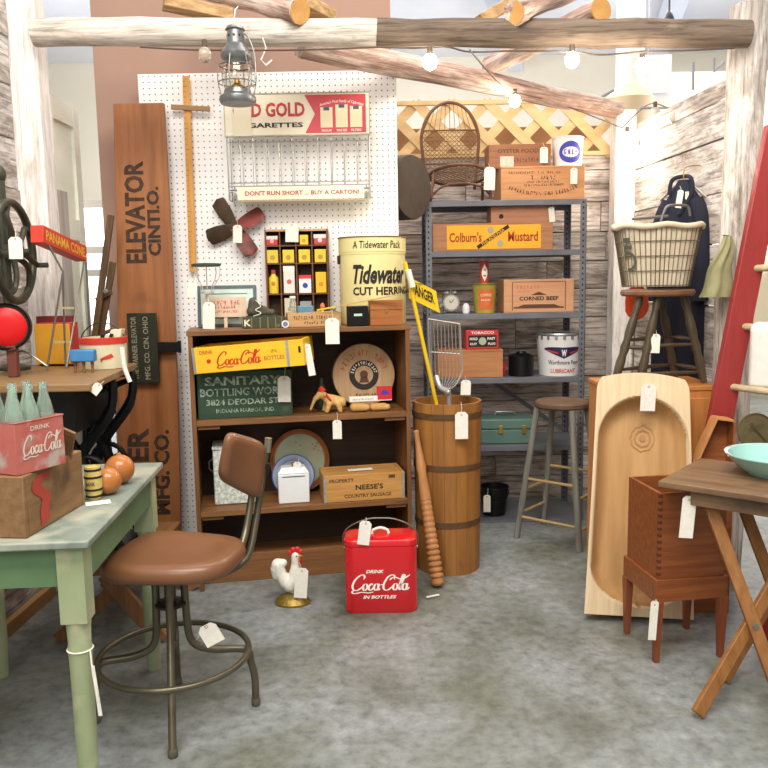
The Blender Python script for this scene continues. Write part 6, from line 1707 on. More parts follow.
# basket
CAN = M('canvas_liner', 'DCCFB8', 'C6B69A', sc=(9, 9, 9), rough=.9, bump=.1)
zb = rel0.z + zs_ + .027
hb = at(660, 226, 3.58).z - zb
wt, wb = (at(699, 235, 3.58).x-at(618, 235, 3.58).x)/2, (at(692, 280, 3.58).x-at(631, 280, 3.58).x)/2
o = T('wire_basket', 'tapered wire laundry basket with canvas liner on the spindle stool', 'basket', (at(656.5, 250, 3.59).x, 3.59, zb), 0)
def bsk(u, v, k=0, rough=0):
    a = 2*pi*u; n_ = 3.2; ca, sa = math.cos(a), math.sin(a); rr_ = (abs(ca)**n_+abs(sa)**n_)**(-1/n_)
    W__ = wb+(wt-wb)*v + k; D__ = W__*.68
    return (rr_*ca*W__, rr_*sa*D__, .012+(hb-.012)*v)
mb = MB(); mb.keep = True
mb.grid(lambda u, v: (lambda p: (p[0], p[1], p[2]))(bsk(u, v, -.004+.002*math.sin(u*150))), 120, 8, None, True)
mb.grid(lambda u, v: bsk(u, v, -.014), 60, 6, None, True)
mb.lathe([(0, .014), (wb*.9, .014)], 24, Matrix.Scale(.68, 4, (0, 1, 0)), caps=False)
P('canvas_liner', mb, CAN, o, smooth=60)
lip = [Vector(bsk(i/40, 1, .004+.003*math.sin(i*1.7)))+Vector((0, 0, -.004+.005*math.sin(i*1.1))) for i in range(40)]
P('rolled_rim', MB().tube(lip, .013, 10, True), CAN, o)
BWIRE = M('basket_wire', '6E6452', rough=.4, metal=.5)
mb = MB()
for i in range(52): mb.tube([bsk(i/52, v, .004) for v in (.0, .33, .66, .97)], .0018, 4)
for v in (.02, .26, .5, .74): mb.tube([bsk(i/52, v, .005) for i in range(52)], .002, 5, True)
P('wire_mesh', mb, BWIRE, o)
f = lambda x, y, z: (lambda t: (x, -math.sqrt(max(0, 1-abs(x/(wb+(wt-wb)*t))**3.2))**(1)*(wb+(wt-wb)*t)*.68*1.0-.008, z))(z/hb)
def bf(u0, dz):   # point on front-left surface
    p = bsk(u0, dz, .008); return p
mb = MB(); mb.keep = True
def patch(u0, u1, v0, v1, off=.009): mb.grid(lambda u, v: bsk(u0+(u1-u0)*u, v0+(v1-v0)*v, off), 5, 3)
def arcp(uc, vc, ru, rv, t=.3):
    n = 16; vs = []
    for i in range(n+1):
        a_ = R(140) - R(250)*i/n
        for k_ in (1, 1-t): vs.append(bsk(uc+ru*k_*math.cos(a_), vc+rv*k_*math.sin(a_), .009))
    mb.add(vs, [(2*i, 2*i+1, 2*i+3, 2*i+2) for i in range(n)])
UC = .605
patch(UC-.02, UC+.012, .72, .80); patch(UC-.022, UC-.010, .45, .68); patch(UC-.02, UC+.02, .62, .68); arcp(UC, .42, .036, .16)
P('stencilled_mark', mb, M('stencil_grey', '55524A', rough=.8), o)
for y in (-.03, .05):
    p = [at(x_, y_, 3.56+y)-o.location for x_, y_ in ((661, 221), (664, 212), (668, 206), (680, 205), (688, 207), (690, 216))]
    P('handle', MB().tube(catmull([tuple(q) for q in p], 5), .006, 8), M('handle_dull', '6E6A66', rough=.4, metal=.6), o)
P('inner_bar', MB().tube([at(632, 219, 3.6)-o.location, at(668, 216, 3.6)-o.location], .006, 8), MATS['handle_dull'], o)
# orange red disc behind the stool's left legs
a = at(637, 302, 3.80)
o = T('enamel_sign', 'bright orange-red enamel disc showing behind the spindle stool\'s left legs', 'sign', a, 10)
P('plate', MB().prism([(.065*math.cos(R(t))*(.9 if abs(t) < 200 else 1), .085*math.sin(R(t))) for t in range(0, 360, 15)], 0, .006), M('orange_enamel', 'E2542A', rough=.35), o)
P('wire_stand', MB().tube([(0, .01, 0), (.0, .03, -(a.z-zch)-.0+.006)], .004, 6), WIRE, o)

# navy coat on the right wall
NAVY = M('navy_cloth', '26283C', '1A1C2C', sc=(6, 6, 3), rough=.9, bump=.3)
hc = at(684, 168, 3.95)
o = T('navy_coat', 'dark navy coat on a hanger hooked on the right plank wall', 'coat', (hc.x+.0, hc.y, hc.z), 0)
mb = MB(); mb.keep = True
RZc = Matrix.Rotation(R(-38), 4, 'Z')
z_top = at(684, 180, 3.95).z-hc.z; z_bot = at(684, 400, 3.95).z-hc.z
prof_ = [(0, .03, .03, 0), (.03, .05, .045, 0), (.10, .11, .06, 0), (.18, .15, .07, -.0), (.35, .155, .08, .0), (.6, .15, .08, 0), (1.0, .15, .08, 0)]
def coat(u, v):
    for i in range(len(prof_)-1):
        if prof_[i][0] <= v <= prof_[i+1][0]: t = (v-prof_[i][0])/(prof_[i+1][0]-prof_[i][0]); rx, ry, ox = [prof_[i][k]*(1-t)+prof_[i+1][k]*t for k in (1, 2, 3)]; break
    a_ = 2*pi*u; f_ = 1 + .07*math.sin(a_*7+v*3)*min(1, v*2)
    p = RZc @ Vector((rx*f_*math.cos(a_)*.85, ry*f_*math.sin(a_)*.75, 0))
    return (p.x, p.y, z_top + (z_bot-z_top)*v)
mb.grid(coat, 60, 26, None, True)
P('body', mb, NAVY, o, smooth=70)
mb = MB()
for s_ in (-1, 1):
    q = [RZc @ Vector((s_*x, y, 0)) + Vector((0, 0, z)) for x, y, z in ((.06, -.01, z_top-.10), (.095, -.02, z_top-.20), (.115, -.03, z_top-.38), (.11, -.04, z_top-.58))]
    P('sleeve', MB().tube(catmull([tuple(p) for p in q], 6), [.038]*3+[.04]*16, 12), NAVY, o, smooth=70)
q = [RZc @ Vector((x, y, 0)) + Vector((0, 0, z)) for x, y, z in ((-.055, -.035, z_top-.07), (-.045, -.03, z_top+.0), (0, .01, z_top+.018), (.045, -.03, z_top+.0), (.05, -.035, z_top-.07), (0.0, -.055, z_top-.17))]
P('collar', MB().tube(catmull([tuple(p) for p in q], 6), .010, 8), NAVY, o)
P('hanger', MB().tube(catmull([tuple(p) for p in (RZc@Vector((-.11, 0, z_top-.09)), RZc@Vector((0, 0, z_top-.01)), RZc@Vector((.11, 0, z_top-.09)))], 5), .006, 6), WIRE, o)
P('hook', MB().tube(catmull([(0, 0, z_top), (0, .0, -.02), (.01, 0, .005), (rw(hc.y)-hc.x, 0, .012)], 5), .003, 6), BRASS, o)
P('care_label', MB().box(-.008, .008, -.001, .001, -.045, 0, Matrix.Translation((0, -.05, z_top-.06)) @ RZc), PAPERC, o)
tag(o, 681, 190, 208, 6, 3.80, 8, (680, 186, 3.82))

# grey-green cloth bag on wall
a = at(728, 236, 3.48)
o = T('cloth_bag', 'pale olive paper-like bag hanging on the right wall beside the red ladder', 'bag', a)
cl_ = []
mb = MB(); 
def bag(u, v):
    w_ = .012 + .05*v**.8; x = (u-.5)*2*w_ - .035*v + .006*math.sin(v*9)
    return (x*1.2, -.012*math.sin(pi*u) - .006*math.sin(u*14+v*3), -.26*v)
mb.grid(bag, 14, 14); mb.grid(lambda u, v: tuple(Vector(bag(u, v))+Vector((0, .012, 0))), 14, 14)
mb.keep = True
P('cloth', mb, M('olive_cloth', 'AEAA84', '7E7C58', sc=(14, 14, 8), rough=.9), o, smooth=60)
P('nail', MB().tube([(0, -.01, 0), (0, .05, .005)], .003, 6), DARKIRON, o)

# red ladder leaning on the right wall
LR = wood('ladder_red_paint', 'A43A38', '8E2C2C', 'z', .45, '7A4A3A', .18, 5, fine=20)
def railp(px, py, Y): return at(px, py, Y)
A1, A0_ = at(771, 160, 3.3), at(720, 418, 3.3)
d = (A1-A0_); foot = A0_ - d*(A0_.z/d.z); topA = A0_ + d*((1.98-A0_.z)/d.z)
foot.z = 0
o = T('red_ladder', 'tall red painted wooden ladder leaning at the far right', 'ladder', foot)
Ld = (topA-foot)
Bo = Vector((.20, -.36, 0))
for off, tp in ((Vector((0, 0, 0)), 1.0), (Bo, .92)):
    P('rail', MB().bar(off, off+Ld*tp, .038, .098, (1, 0, 0)), LR, o, bev=.004)
RUNG = wood('ladder_rung', 'D8C8A8', 'A89470', 'y', .6)
for py, px in ((268, 757), (328, 745), (390, 728)):
    z_ = at(px, py, 3.2).z; t = z_/Ld.z
    P('rung', MB().tube([Ld*t + Vector((0, .03, 0)), Ld*t + Bo - Vector((0, .03, 0))], .014, 12), RUNG, o)
# towel over the middle rung
t = at(745, 328, 3.2).z/Ld.z
c = foot + Ld*t + Bo*.48
TW_ = M('towel_white', 'F4F2EE', 'E8E4DE', sc=(30, 30, 30), rough=.95, bump=.1)
mb = MB(); mb.keep = True
dn = at(750, 328, 3.12).z-at(750, 388, 3.12).z
def tw(u, v):
    x0_ = Bo.normalized()*(u-.5)*.22
    a_ = (v-.5)*2
    if abs(a_) < .12: off = Vector((.027*a_/.12, 0, .023*math.cos(a_/.12*pi/2)))
    else: off = Vector((math.copysign(.027+.003*math.sin(u*12), a_), 0, -(abs(a_)-.12)/.88*dn))
    return tuple(x0_ + off)
mb.grid(tw, 12, 40)
o = S('white_towel', mb, TW_, 'white cloth towel draped over the middle rung of the red ladder', 'towel', c)
sd = o.modifiers.new('thick', 'SOLIDIFY'); sd.thickness = .004

# dough bowl leaning on the chest
DB = wood('dough_bowl_wood', 'D2A874', 'A87C4C', 'z', .55, '8E6238', .22, 2.6, fine=14, long=1.4, contrast=.24)  # hollow's own darker tan, deepened further to carry its shading
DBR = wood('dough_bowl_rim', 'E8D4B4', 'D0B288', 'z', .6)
bl_, br_ = atz(586, 617, 0), atz(696, 630, 0)
wD = .445; tp_ = at(641, 384, 3.36)
base = (bl_+br_)/2; base.z = 0
azd = math.degrees(math.atan2(br_.y-bl_.y, br_.x-bl_.x))
hD = math.hypot(tp_.z, .23); lean_ = math.degrees(math.atan2(3.29-base.y, tp_.z))
M4 = Matrix.Translation(base+Vector((-.005, 0, .028))) @ Matrix.Rotation(R(-4.), 4, 'Z') @ Matrix.Rotation(R(-lean_), 4, 'X') @ Matrix.Rotation(R(2.6), 4, 'Y')
wD = (at(694, 500, 3.2).x - at(590, 500, 3.2).x)
o = T('dough_bowl', 'huge pale carved wooden dough bowl standing on end against the pine chest', 'dough bowl', None, mat4=M4)
NU, NV = 80, 170; th_ = .10
def inset(x, z):       # signed: <0 outside the cavity, 0..1 inside
    hw_, hh_ = wD/2*(1.02-.15*z/hD)-(.007 if x > 0 else .014), hD/2
    zz_ = z-hD/2
    if zz_ > 0:
        top_c = hD-.075-hw_
        if z > top_c: d_ = hw_ - math.hypot(x, (z-top_c)*1.0)
        else: d_ = hw_-abs(x)
    else:
        bot_c = .20
        if z < bot_c: d_ = hw_ - math.hypot(x, (bot_c-z)*1.25)
        else: d_ = hw_-abs(x)
    return d_
def front(u, v):
    x = (u-.5)*wD*(1.02-.15*v); z = v*hD; cr_ = max(0, (v-.94)/.06); x *= 1-.10*cr_**2.5; z += .012*v*(1-(2*u-1)**2)
    d_ = inset(x, z)
    y = 0
    if d_ > 0: t = min(1, d_/.075); y = .088*(1-(1-t)**2.6)
    bow = .01*math.sin(pi*v)
    zt__ = z + (.010*(1-((u-.5)*2)**2) if v > .98 else 0) 
    return (x, y - bow, zt__)
mb = MB(); vs = [front(i/NU, j/NV) for j in range(NV+1) for i in range(NU+1)]; w_ = NU+1
def rear(i, j):
    x, y, z = front(i/NU, j/NV); k = .93 if i in (0, NU) else .90
    return (x*k, th_ - .03*abs((i/NU-.5)*2)**3 - .0*(j/NV), z*.98+.01)
vs2 = [rear(i, j) for j in range(NV+1) for i in range(NU+1)]; n0 = len(vs)
fs = []
for j in range(NV):
    for i in range(NU): a_ = j*w_+i; fs += [(a_, a_+1, a_+w_+1, a_+w_), (n0+a_, n0+a_+w_, n0+a_+w_+1, n0+a_+1)]
bd = [i for i in range(w_)] + [j*w_+NU for j in range(1, NV+1)] + [NV*w_+i for i in range(NU-1, -1, -1)] + [j*w_ for j in range(NV-1, 0, -1)]
for i in range(len(bd)): a_, b_ = bd[i], bd[(i+1) % len(bd)]; fs.append((b_, a_, n0+a_, n0+b_))
allv = vs + vs2
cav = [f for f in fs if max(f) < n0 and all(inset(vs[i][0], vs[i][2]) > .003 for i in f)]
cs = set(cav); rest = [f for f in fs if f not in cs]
def sub(F_):
    used = sorted({i for f in F_ for i in f}); ix = {i: k for k, i in enumerate(used)}
    return [allv[i] for i in used], [tuple(ix[i] for i in f) for f in F_]
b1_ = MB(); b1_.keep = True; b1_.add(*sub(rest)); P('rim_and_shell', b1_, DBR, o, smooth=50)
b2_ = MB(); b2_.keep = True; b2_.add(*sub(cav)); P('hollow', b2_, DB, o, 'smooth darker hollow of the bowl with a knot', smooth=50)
mb = MB(); mb.keep = True
for (r0, r1) in ((.0, .012), (.026, .031), (.043, .046)):
    n = 26; q = []
    for i in range(n):
        for r_ in (r0, r1): q.append((.020+r_*1.1*math.cos(2*pi*i/n)*(1+.08*math.sin(3*i)), .0755, hD*.745+r_*1.2*math.sin(2*pi*i/n)*(1+.08*math.cos(2*i))))
    mb.add(q, [(2*i, 2*i+1, 2*((i+1) % n)+1, 2*((i+1) % n)) for i in range(n)])
P('knot_pattern', mb, M('knot_brown', 'B4875A'), o)
tag(o, 649, 384, 411, 15, 3.25, 2, (648, 384, 3.30))

# small planter box on legs
REDW = wood('red_brown_wood', '9C5A30', '6E3A1E', 'x', .4, '562C16', .25, 5)
REDZ = wood('red_brown_leg', '94502E', '6A3420', 'z', .4)
fF, fL, fR_, fB = atz(658, 663, 0), atz(629, 636, 0), atz(719, 656, 0), atz(686, 631, 0)
e1 = (fR_-fF); e2_ = (fL-fF); wP = e1.length; 
aP = math.degrees(math.atan2(e1.y, e1.x))
dP = .26
o = T('planter_box', 'red-brown dovetailed wooden box on four tapered legs in front of the dough bowl', 'planter', (fF.x-.012, fF.y, 0), aP)
# local: front-left corner at origin, x along the right face, y back ; left face runs along local direction of e2
aL = math.atan2(e2_.y, e2_.x) - R(aP)
SK = Matrix(((1, math.cos(aL)*.0+ (e2_.normalized().x*math.cos(R(aP))+e2_.normalized().y*math.sin(R(aP)))*0, 0, 0), (0, 1, 0, 0), (0, 0, 1, 0), (0, 0, 0, 1)))
zr_ = at(657, 494, fF.y).z; za = at(657, 580, fF.y).z; zb2_ = at(657, 602, fF.y).z
wP += .02
o.rotation_euler = (0, 0, R(aP-3))
P('apron_frame', MB().box(-.006, wP+.006, -.006, .016, zb2_, za).box(-.006, wP+.006, dP-.016, dP+.006, zb2_, za).box(-.006, .016, .0165, dP-.0165, zb2_, za).box(wP-.016, wP+.006, .0165, dP-.0165, zb2_, za), REDW, o, bev=.002)
for x in (.008, wP-.008-.0):
    for y in (.008, dP-.008):
        P('leg', MB().hexa((x-.010, x+.010, y-.010, y+.010, 0), (x-.017, x+.017, y-.017, y+.017, zb2_+.002)), REDZ, o, bev=.002)
P('front_panel', MB().box(.004, wP-.004, .004, .016, za, zr_), REDW, o, bev=.001)
P('back_panel', MB().box(.004, wP-.004, dP-.016, dP-.004, za, zr_), REDW, o, bev=.001)
P('side_panel', MB().box(.004, .016, .0165, dP-.0165, za, zr_), REDW, o, bev=.001)
P('side_panel', MB().box(wP-.016, wP-.004, .0165, dP-.0165, za, zr_), REDW, o, bev=.001)
P('bottom_panel', MB().box(.016, wP-.016, .016, dP-.016, za-.005, za+.006), REDW, o)
mb = MB(); z = za+.012
while z < zr_-.01: mb.box(.0035, .016, .0034, .0039, z, z+.012).box(.0034, .0039, .0035, .016, z+.001, z+.011); z += .024
P('dovetail_joint', mb, M('dovetail_dark', '5A2C1A'), o)
tag(o, 655, 601, 640, 8, fF.y-.03, 3, (656, 599, fF.y-.02))

# folding table
FT = wood('folding_table_top', '8C6E50', '604A36', 'x', .45, '4C3A2A', .35, 4, fine=24)
FTL = wood('folding_table_leg', 'A5713E', '7A4E28', 'z', .45)
ZF = .70
tc0 = atz(658, 481, ZF); tc1 = atz(768, 497, ZF)
e1 = (tc1-tc0); aF = math.degrees(math.atan2(e1.y, e1.x))
o = T('folding_table', 'dark wooden folding table with crossed legs at the right edge', 'table', (tc0.x, tc0.y, 0), aF)
DF = .44; WF_ = .62
for i in range(2): P('top_board', MB().box(0, WF_, DF*i/2+.001, DF*(i+1)/2-.001, ZF-.022, ZF), FT, o, bev=.003)
P('apron', MB().box(.10, WF_-.02, .03, .05, ZF-.075, ZF-.023), FT, o, bev=.002)
P('apron', MB().box(.10, WF_-.02, DF-.05, DF-.03, ZF-.075, ZF-.023), FT, o, bev=.002)
inv = Matrix.Translation((tc0.x, tc0.y, 0)) @ Matrix.Rotation(R(aF), 4, 'Z'); inv = inv.inverted()
# the two crossing legs lie in a near-vertical plane facing the camera
lg1a, lg1b = at(707, 497, 2.66), None
pv_ = at(754, 625, 2.50)
ft2 = atz(700, 724, 0); ft2.z = .02
d2 = (pv_-ft2); tp2 = ft2 + d2*((ZF-.08)/d2.z)
d1 = pv_ - lg1a; ft1 = lg1a + d1*((lg1a.z-.02)/-d1.z)
BK = Vector((math.cos(R(aF+90)), math.sin(R(aF+90)), 0))*.30
for k in (0, 1):
    sh_ = BK*k
    P('leg', MB().bar(inv@(lg1a+sh_), inv@(ft1+sh_), .042, .020, inv.to_3x3()@Vector((0, -1, 0))), FTL, o, bev=.003)
    yo = Vector((0, .024, 0))
    P('leg', MB().bar(inv@(ft2+yo+sh_*.9), inv@(tp2+yo+sh_*.9), .042, .020, inv.to_3x3()@Vector((0, -1, 0))), FTL, o, bev=.003)
P('pivot_bolt', MB().tube([inv@(pv_+Vector((0, -.018, 0))), inv@(pv_+Vector((0, .04, 0)))], .009, 12), GALV, o)
tag(o, 690, 496, 538, 14, tc0.y-.04, 4, (692, 494, tc0.y-.03))
# things on it
zF = ZF + .0013
c = atz(776, 484, zF); c.y += .08
rB = .158
c = at(777, 470, 2.74); c.z = zF
rB = (at(776, 460, 2.74).x - at(726.5, 460, 2.74).x)
hB_ = at(776, 453, 2.74).z - zF
o = T('turquoise_bowl', 'turquoise enamel bowl with rolled rim on the folding table', 'bowl', c)
TQ = M('turquoise_enamel', 'A2D2CE', '92C4C0', sc=(8, 8, 8), rough=.25, coat=.4)
P('bowl', MB().lathe([(0, 0), (rB*.55, 0), (rB*.58, .006), (rB*.80, hB_*.45), (rB*.93, hB_*.82), (rB, hB_*.95), (rB*1.0, hB_), (rB*.93, hB_*.96), (rB*.88, hB_*.8), (rB*.74, hB_*.42), (rB*.5, .014), (0, .012)], 48), TQ, o)
P('chip', MB().ell((-rB*.42, -rB*.82, hB_*.80), .004, .003, .004, 8, 6), M('enamel_chip', '2E4A5A'), o)
c = at(733, 478, 3.02); c.z = zF
S('cream_block', MB().box(-.022, .022, 0, .04, 0, at(733, 456, 3.02).z-zF), M('cream_block', 'E2CFA4', rough=.6), 'small cream block standing behind the turquoise bowl', 'block', c, -20, bev=.003)
c = at(754, 452, 3.06); r_ = (at(772, 430, 3.06).x-at(735, 430, 3.06).x)/2
o = T('round_pan', 'dull brass-brown round pan standing on edge behind the turquoise bowl', 'pan', (c.x, 3.06, zF), 0)
A = mv(0, 0, r_*1.02, 82, 0, 6)
zup = at(753, 413, 3.06).z - zF
zc2 = zup - r_*1.0
P('disc', MB().lathe([(0, 0), (r_*.9, 0), (r_, .004), (r_, .012), (r_*.96, .012), (r_*.94, .006), (0, .005)], 36, mv(0, 0, zc2, 84, 0, 0)), M('dull_brass', '7E7254', '625A40', sc=(14, 14, 14), rough=.4, metal=.5), o)
P('easel_wire', MB().tube([(-.05, -.0, .003), (-.03, .03, zc2*.8), (0, .05, zc2), (.03, .03, zc2*.8), (.05, 0, .003)], .003, 6), WIRE, o)
P('engraved_mark', MB().bar((-.03, -.0145, zc2+.01), (.03, -.0135, zc2+.03), .004, .001, (0, 1, 0)).bar((-.02, -.0135, zc2+.035), (.045, -.0155, zc2-.045), .005, .001, (0, 1, 0)), MATS['olive_dark'], o)
# open wooden box leaning behind the table
OB = wood('orange_brown_box', 'AE6A3E', '824626', 'x', .45)
pA, pB_, pC_ = at(694, 466, 3.14), at(714, 420, 3.14), at(737, 427, 3.14)
zf0 = 0
M4 = Matrix.Translation((at(697, 466, 3.19).x, 3.19, 0)) @ Matrix.Rotation(R(-4), 4, 'Z')
o = T('open_wooden_box', 'orange-brown open wooden box tipped up behind the folding table', 'box', None, mat4=M4)
hz_ = at(694, 466, 3.16).z; ht_ = at(714, 420, 3.16).z; dx_ = at(714, 420, 3.16).x-at(694, 466, 3.16).x
def pt(x, y, z): return (x + dx_*(z/ (ht_-hz_))*0, y, z)
wbx = .14
sl = dx_
Q = [(0, 0), (wbx, 0), (wbx, ht_-.01), (sl, ht_), (0, hz_)]
P('back_panel', MB().prism(Q, .072, .080), OB, o, bev=.001)
P('slanted_edge', MB().bar((-.001, .036, hz_-.0), (sl, .036, ht_), .072, .009, (1, 0, 0)), wood('box_edge_pale', 'D49A66', 'B07844', 'z'), o, bev=.001)
P('top_edge', MB().bar((sl, .036, ht_), (wbx, .036, ht_-.01), .072, .009, (0, 0, 1)), MATS['box_edge_pale'], o, bev=.001)
P('side_panel', MB().box(wbx-.001, wbx+.008, .0, .072, 0, ht_-.016), OB, o)
P('front_panel', MB().box(0, wbx-.002, 0, .008, 0, hz_-.10), OB, o)

# ================================================================ left side
# low X-leg bench with iron machine legs and the raised wooden top
XL = wood('x_leg_wood', '9E7048', '70492A', 'z', .5)
XT = wood('bench_top_wood', '94683F', '684626', 'y', .5)
o = T('folding_bench', 'low wooden folding bench with crossed legs on the floor behind the green table', 'bench', (-1.15, 2.97, 0))
P('top', MB().box(-.22, .20, 0, .62, .285, .31), XT, o, bev=.003)
for y in (.03, .56):
    q = atz(163, 641, 0) - o.location
    P('leg', MB().bar((-.08+.13, y, .284), (q.x, y-.0, .006), .022, .065, (1, 0, 0)), XL, o, bev=.002)
    P('leg', MB().bar((.16, y+.026, .284), (-.16, y+.026, .006), .022, .055, (1, 0, 0)), XL, o, bev=.002)
zB0 = .3115
ZTT = 1.069
tn, tf = atz(90, 384, ZTT), atz(138, 362.5, ZTT)
o = T('treadle_table', 'wooden topped table on black cast iron treadle legs by the left wall', 'table', (tn.x, tn.y, 0), 0)
TT = wood('treadle_top', 'A08058', '745638', 'x', .45)
xl_ = -1.50 - tn.x
P('tabletop', MB().add([(xl_, 0, ZTT-.026), (0, 0, ZTT-.026), (tf.x-tn.x, .70, ZTT-.026), (xl_, .70, ZTT-.026), (xl_, 0, ZTT), (0, 0, ZTT), (tf.x-tn.x, .70, ZTT), (xl_, .70, ZTT)], [(3, 2, 1, 0), (4, 5, 6, 7), (0, 1, 5, 4), (1, 2, 6, 5), (2, 3, 7, 6), (3, 0, 4, 7)]), TT, o, bev=.004)
for k, yy in enumerate((.37, .62)):
    mb = MB(); zt_, zb_ = ZTT-.027, zB0+.012
    H__ = zt_-zb_; xr, xl2 = -.02, -.34
    mb.tube([(xr-.02, yy, zt_-.01), (xl2, yy, zt_-.01)], .013, 8)
    for s0, s1_ in ((xr-.03, xl2+.10), (xl2+.02, xr-.13)):
        mb.tube(catmull([(s0, yy, zt_-.01), (s0+(s1_-s0)*.1, yy, zt_-H__*.18), (s0+(s1_-s0)*.75, yy, zt_-H__*.42), (s0+(s1_-s0)*.9, yy, zt_-H__*.62), (s0+(s1_-s0)*.2, yy, zt_-H__*.86), (s0, yy, zb_)], 6), [.018]*6+[.022]*25, 8)
    mb.tube([(xr-.03, yy, zb_), (xl2+.02, yy, zb_)], .012, 8)
    mb.ring((-.17, yy, zt_-H__*.52), .07, .011, 20, 'y')
    mb.tube(catmull([(xr-.05, yy, zt_-H__*.05), (xr-.13, yy, zt_-H__*.12), (-.17, yy, zt_-H__*.35)], 5), .012, 8)
    P('iron_leg', mb, BLACKIRON, o)
mb = MB(); mb.ring((-.10, .50, zB0+.30), .10, .010, 32, 'x')
P('belt_wheel', mb.tube([(-.10, .40, zB0+.30), (-.10, .60, zB0+.30)], .008, 8).tube([(-.10, .50, zB0+.20), (-.10, .50, zB0+.40)], .008, 8), BLACKIRON, o)
P('dark_infill', MB().box(-.36, -.12, .16, .60, ZTT-.20, ZTT-.027), BLACKIRON, o, bev=.004)  # black box added to stand for the darkness under the tabletop
P('cross_rod', MB().tube([(-.18, .37, zB0+.25), (-.18, .62, zB0+.25)], .011, 8), BLACKIRON, o)
P('treadle_plate', MB().box(-.30, -.05, .40, .60, zB0+.05, zB0+.06), BLACKIRON, o)
tag(o, 100, 384, 396, 9, tn.y+.02, 40, (104, 381, tn.y+.03))
zTT = ZTT + .0013
# white strip over the table edge
q = [at(118, 346, 3.0), at(120, 362, 2.95), at(123, 372, 2.93), at(128, 382, 2.90)]
# yellow and red box set
c = at(54, 366, 3.30); c.z = zTT
w = at(73, 340, 3.30).x-at(36, 340, 3.30).x; h = at(54, 324, 3.30).z - zTT
o = T('yellow_box', 'mustard yellow box with a red back edge under the red sign on the treadle table', 'box', c, -6)
P('front_panel', MB().box(-w/2, w/2, 0, .01, .008, h), M('mustard_card', 'DFA437', 'CF9228', sc=(9, 9, 9), rough=.5), o, bev=.002)
P('red_case', MB().box(-w/2+.004, w/2+.004, .0105, .07, .004, h+.004), M('case_red', 'B8302C', rough=.5), o, bev=.002)
P('foot', MB().box(-w/2+.01, w/2-.01, .012, .06, 0, .0045), DARKIRON, o)
c = at(57, 366, 3.385); c.z = zTT
S('maroon_book', MB().box(-w*.52, w*.52, 0, .035, 0, at(57, 316, 3.385).z-zTT), M('maroon_cloth', '7C2A28', '6A2020', sc=(20, 20, 20), rough=.7), 'dark maroon book standing behind the yellow box', 'book', c, -6, bev=.003)
# red sign on wire stand
pa, pb = at(37, 234, 3.03), at(81, 254, 3.50)
o = T('sign_stand', 'long red sign bar with yellow letters on a thin wire stand, treadle table', 'sign', Vector(((pa.x+pb.x)/2, (pa.y+pb.y)/2, zTT)))
SRED = M('sign_bar_red', 'CF3A24', 'BE3220', sc=(9, 9, 9), rough=.45)
La, Lb_ = pa-o.location, pb-o.location
P('sign_bar', MB().bar(La, Lb_, .05, .066, (0, 0, 1)), SRED, o, bev=.003)
dv = (Lb_-La); nv = Vector((dv.y, -dv.x, 0)).normalized()
def sgn(x, y, z): return tuple(La + dv*x + nv*.0262 + Vector((0, 0, z)))
P('sign_lettering', text([('PANAMA CONE.', .5, 0, .92, .040, .02)], fn=sgn), M('sign_yellow', 'F0BC38', rough=.5), o)
rp = lambda x, y, Y: at(x, y, Y)-o.location
for pts in ([(48, 244, 3.08), (63, 272, 3.12), (47, 372, 3.1)], [(84, 262, 3.45), (78, 300, 3.3), (67, 373, 3.2)], [(86, 262, 3.46), (89, 320, 3.48), (92, 366, 3.5)], [(63, 272, 3.12), (64, 320, 3.2), (66, 372, 3.2)]):
    P('wire_leg', MB().tube([rp(*p) if p[1] < 366 else Vector((rp(*p).x, rp(*p).y, .003)) for p in pts], .004, 6), WIRE, o)
for y_, a_, b_ in ((308, 58, 73), (342, 54, 70)): P('cross_strip', MB().bar(rp(a_, y_, 3.13), rp(b_, y_, 3.24), .008, .008), M('pale_strip', 'C8C48E'), o)
# pail
c = at(104, 368, 3.22); c.z = zTT
h = at(104, 337, 3.22).z - zTT; r_ = (at(127, 350, 3.22).x-at(81, 350, 3.22).x)/2
c.x = at(104, 350, 3.22).x
o = T('toffee_pail', 'cream tin pail with red rim and a red bird mark on the treadle table', 'pail', c)
P('body', MB().lathe([(0, 0), (r_*.94, 0), (r_*.98, h), (r_*.95, h), (r_*.91, .005), (0, .005)], 40), M('pail_cream', 'DCD6B8', 'CCC4A0', 'A89C74', sc=(9, 9, 9), rough=.45, wear=.2, wsc=8), o)
P('red_rim', MB().lathe([(r_*.985, h*.80), (r_*1.0, h*.80), (r_*1.01, h), (r_*.97, h+.002)], 40, caps=False), M('rim_red', 'CC3A30', rough=.4), o)
P('handle', MB().tube(catmull([(-r_, 0, h*.85), (-r_*.85, 0, h*1.15), (-r_*.4, 0, h*1.42), (r_*.2, 0, h*1.45), (r_*.75, 0, h*1.2), (r_, 0, h*.85)], 6), .0025, 6), DARKIRON, o)
fb = wrapcyl(r_*.97)
mb = MB(); mb.keep = True
mb.add([fb(x*r_, 0, z*h) for x, z in ((.15, .33), (.35, .42), (.62, .50), (.72, .40), (.55, .34), (.35, .32))], [(0, 1, 2, 3, 4, 5)]); mb.add([fb(x*r_, 0, z*h) for x, z in ((.15, .33), (.20, .24), (.28, .33))], [(0, 1, 2)])
P('bird_mark', mb, MATS['rim_red'], o)
P('crumpled_paper', MB().hexa((r_*.2, r_*.75, -.02, .02, h*.8), (r_*.45, r_*.9, -.025, .02, h*1.25)), PAPERC, o)
tp = P('price_tag', MB().tube(catmull([tuple(at(x_, y_, 3.22-r_-.02)-o.location) for x_, y_ in ((122, 347), (123, 358), (125, 369), (130, 382))], 5), .009, 8, False, None).add([], []), PAPER, o)
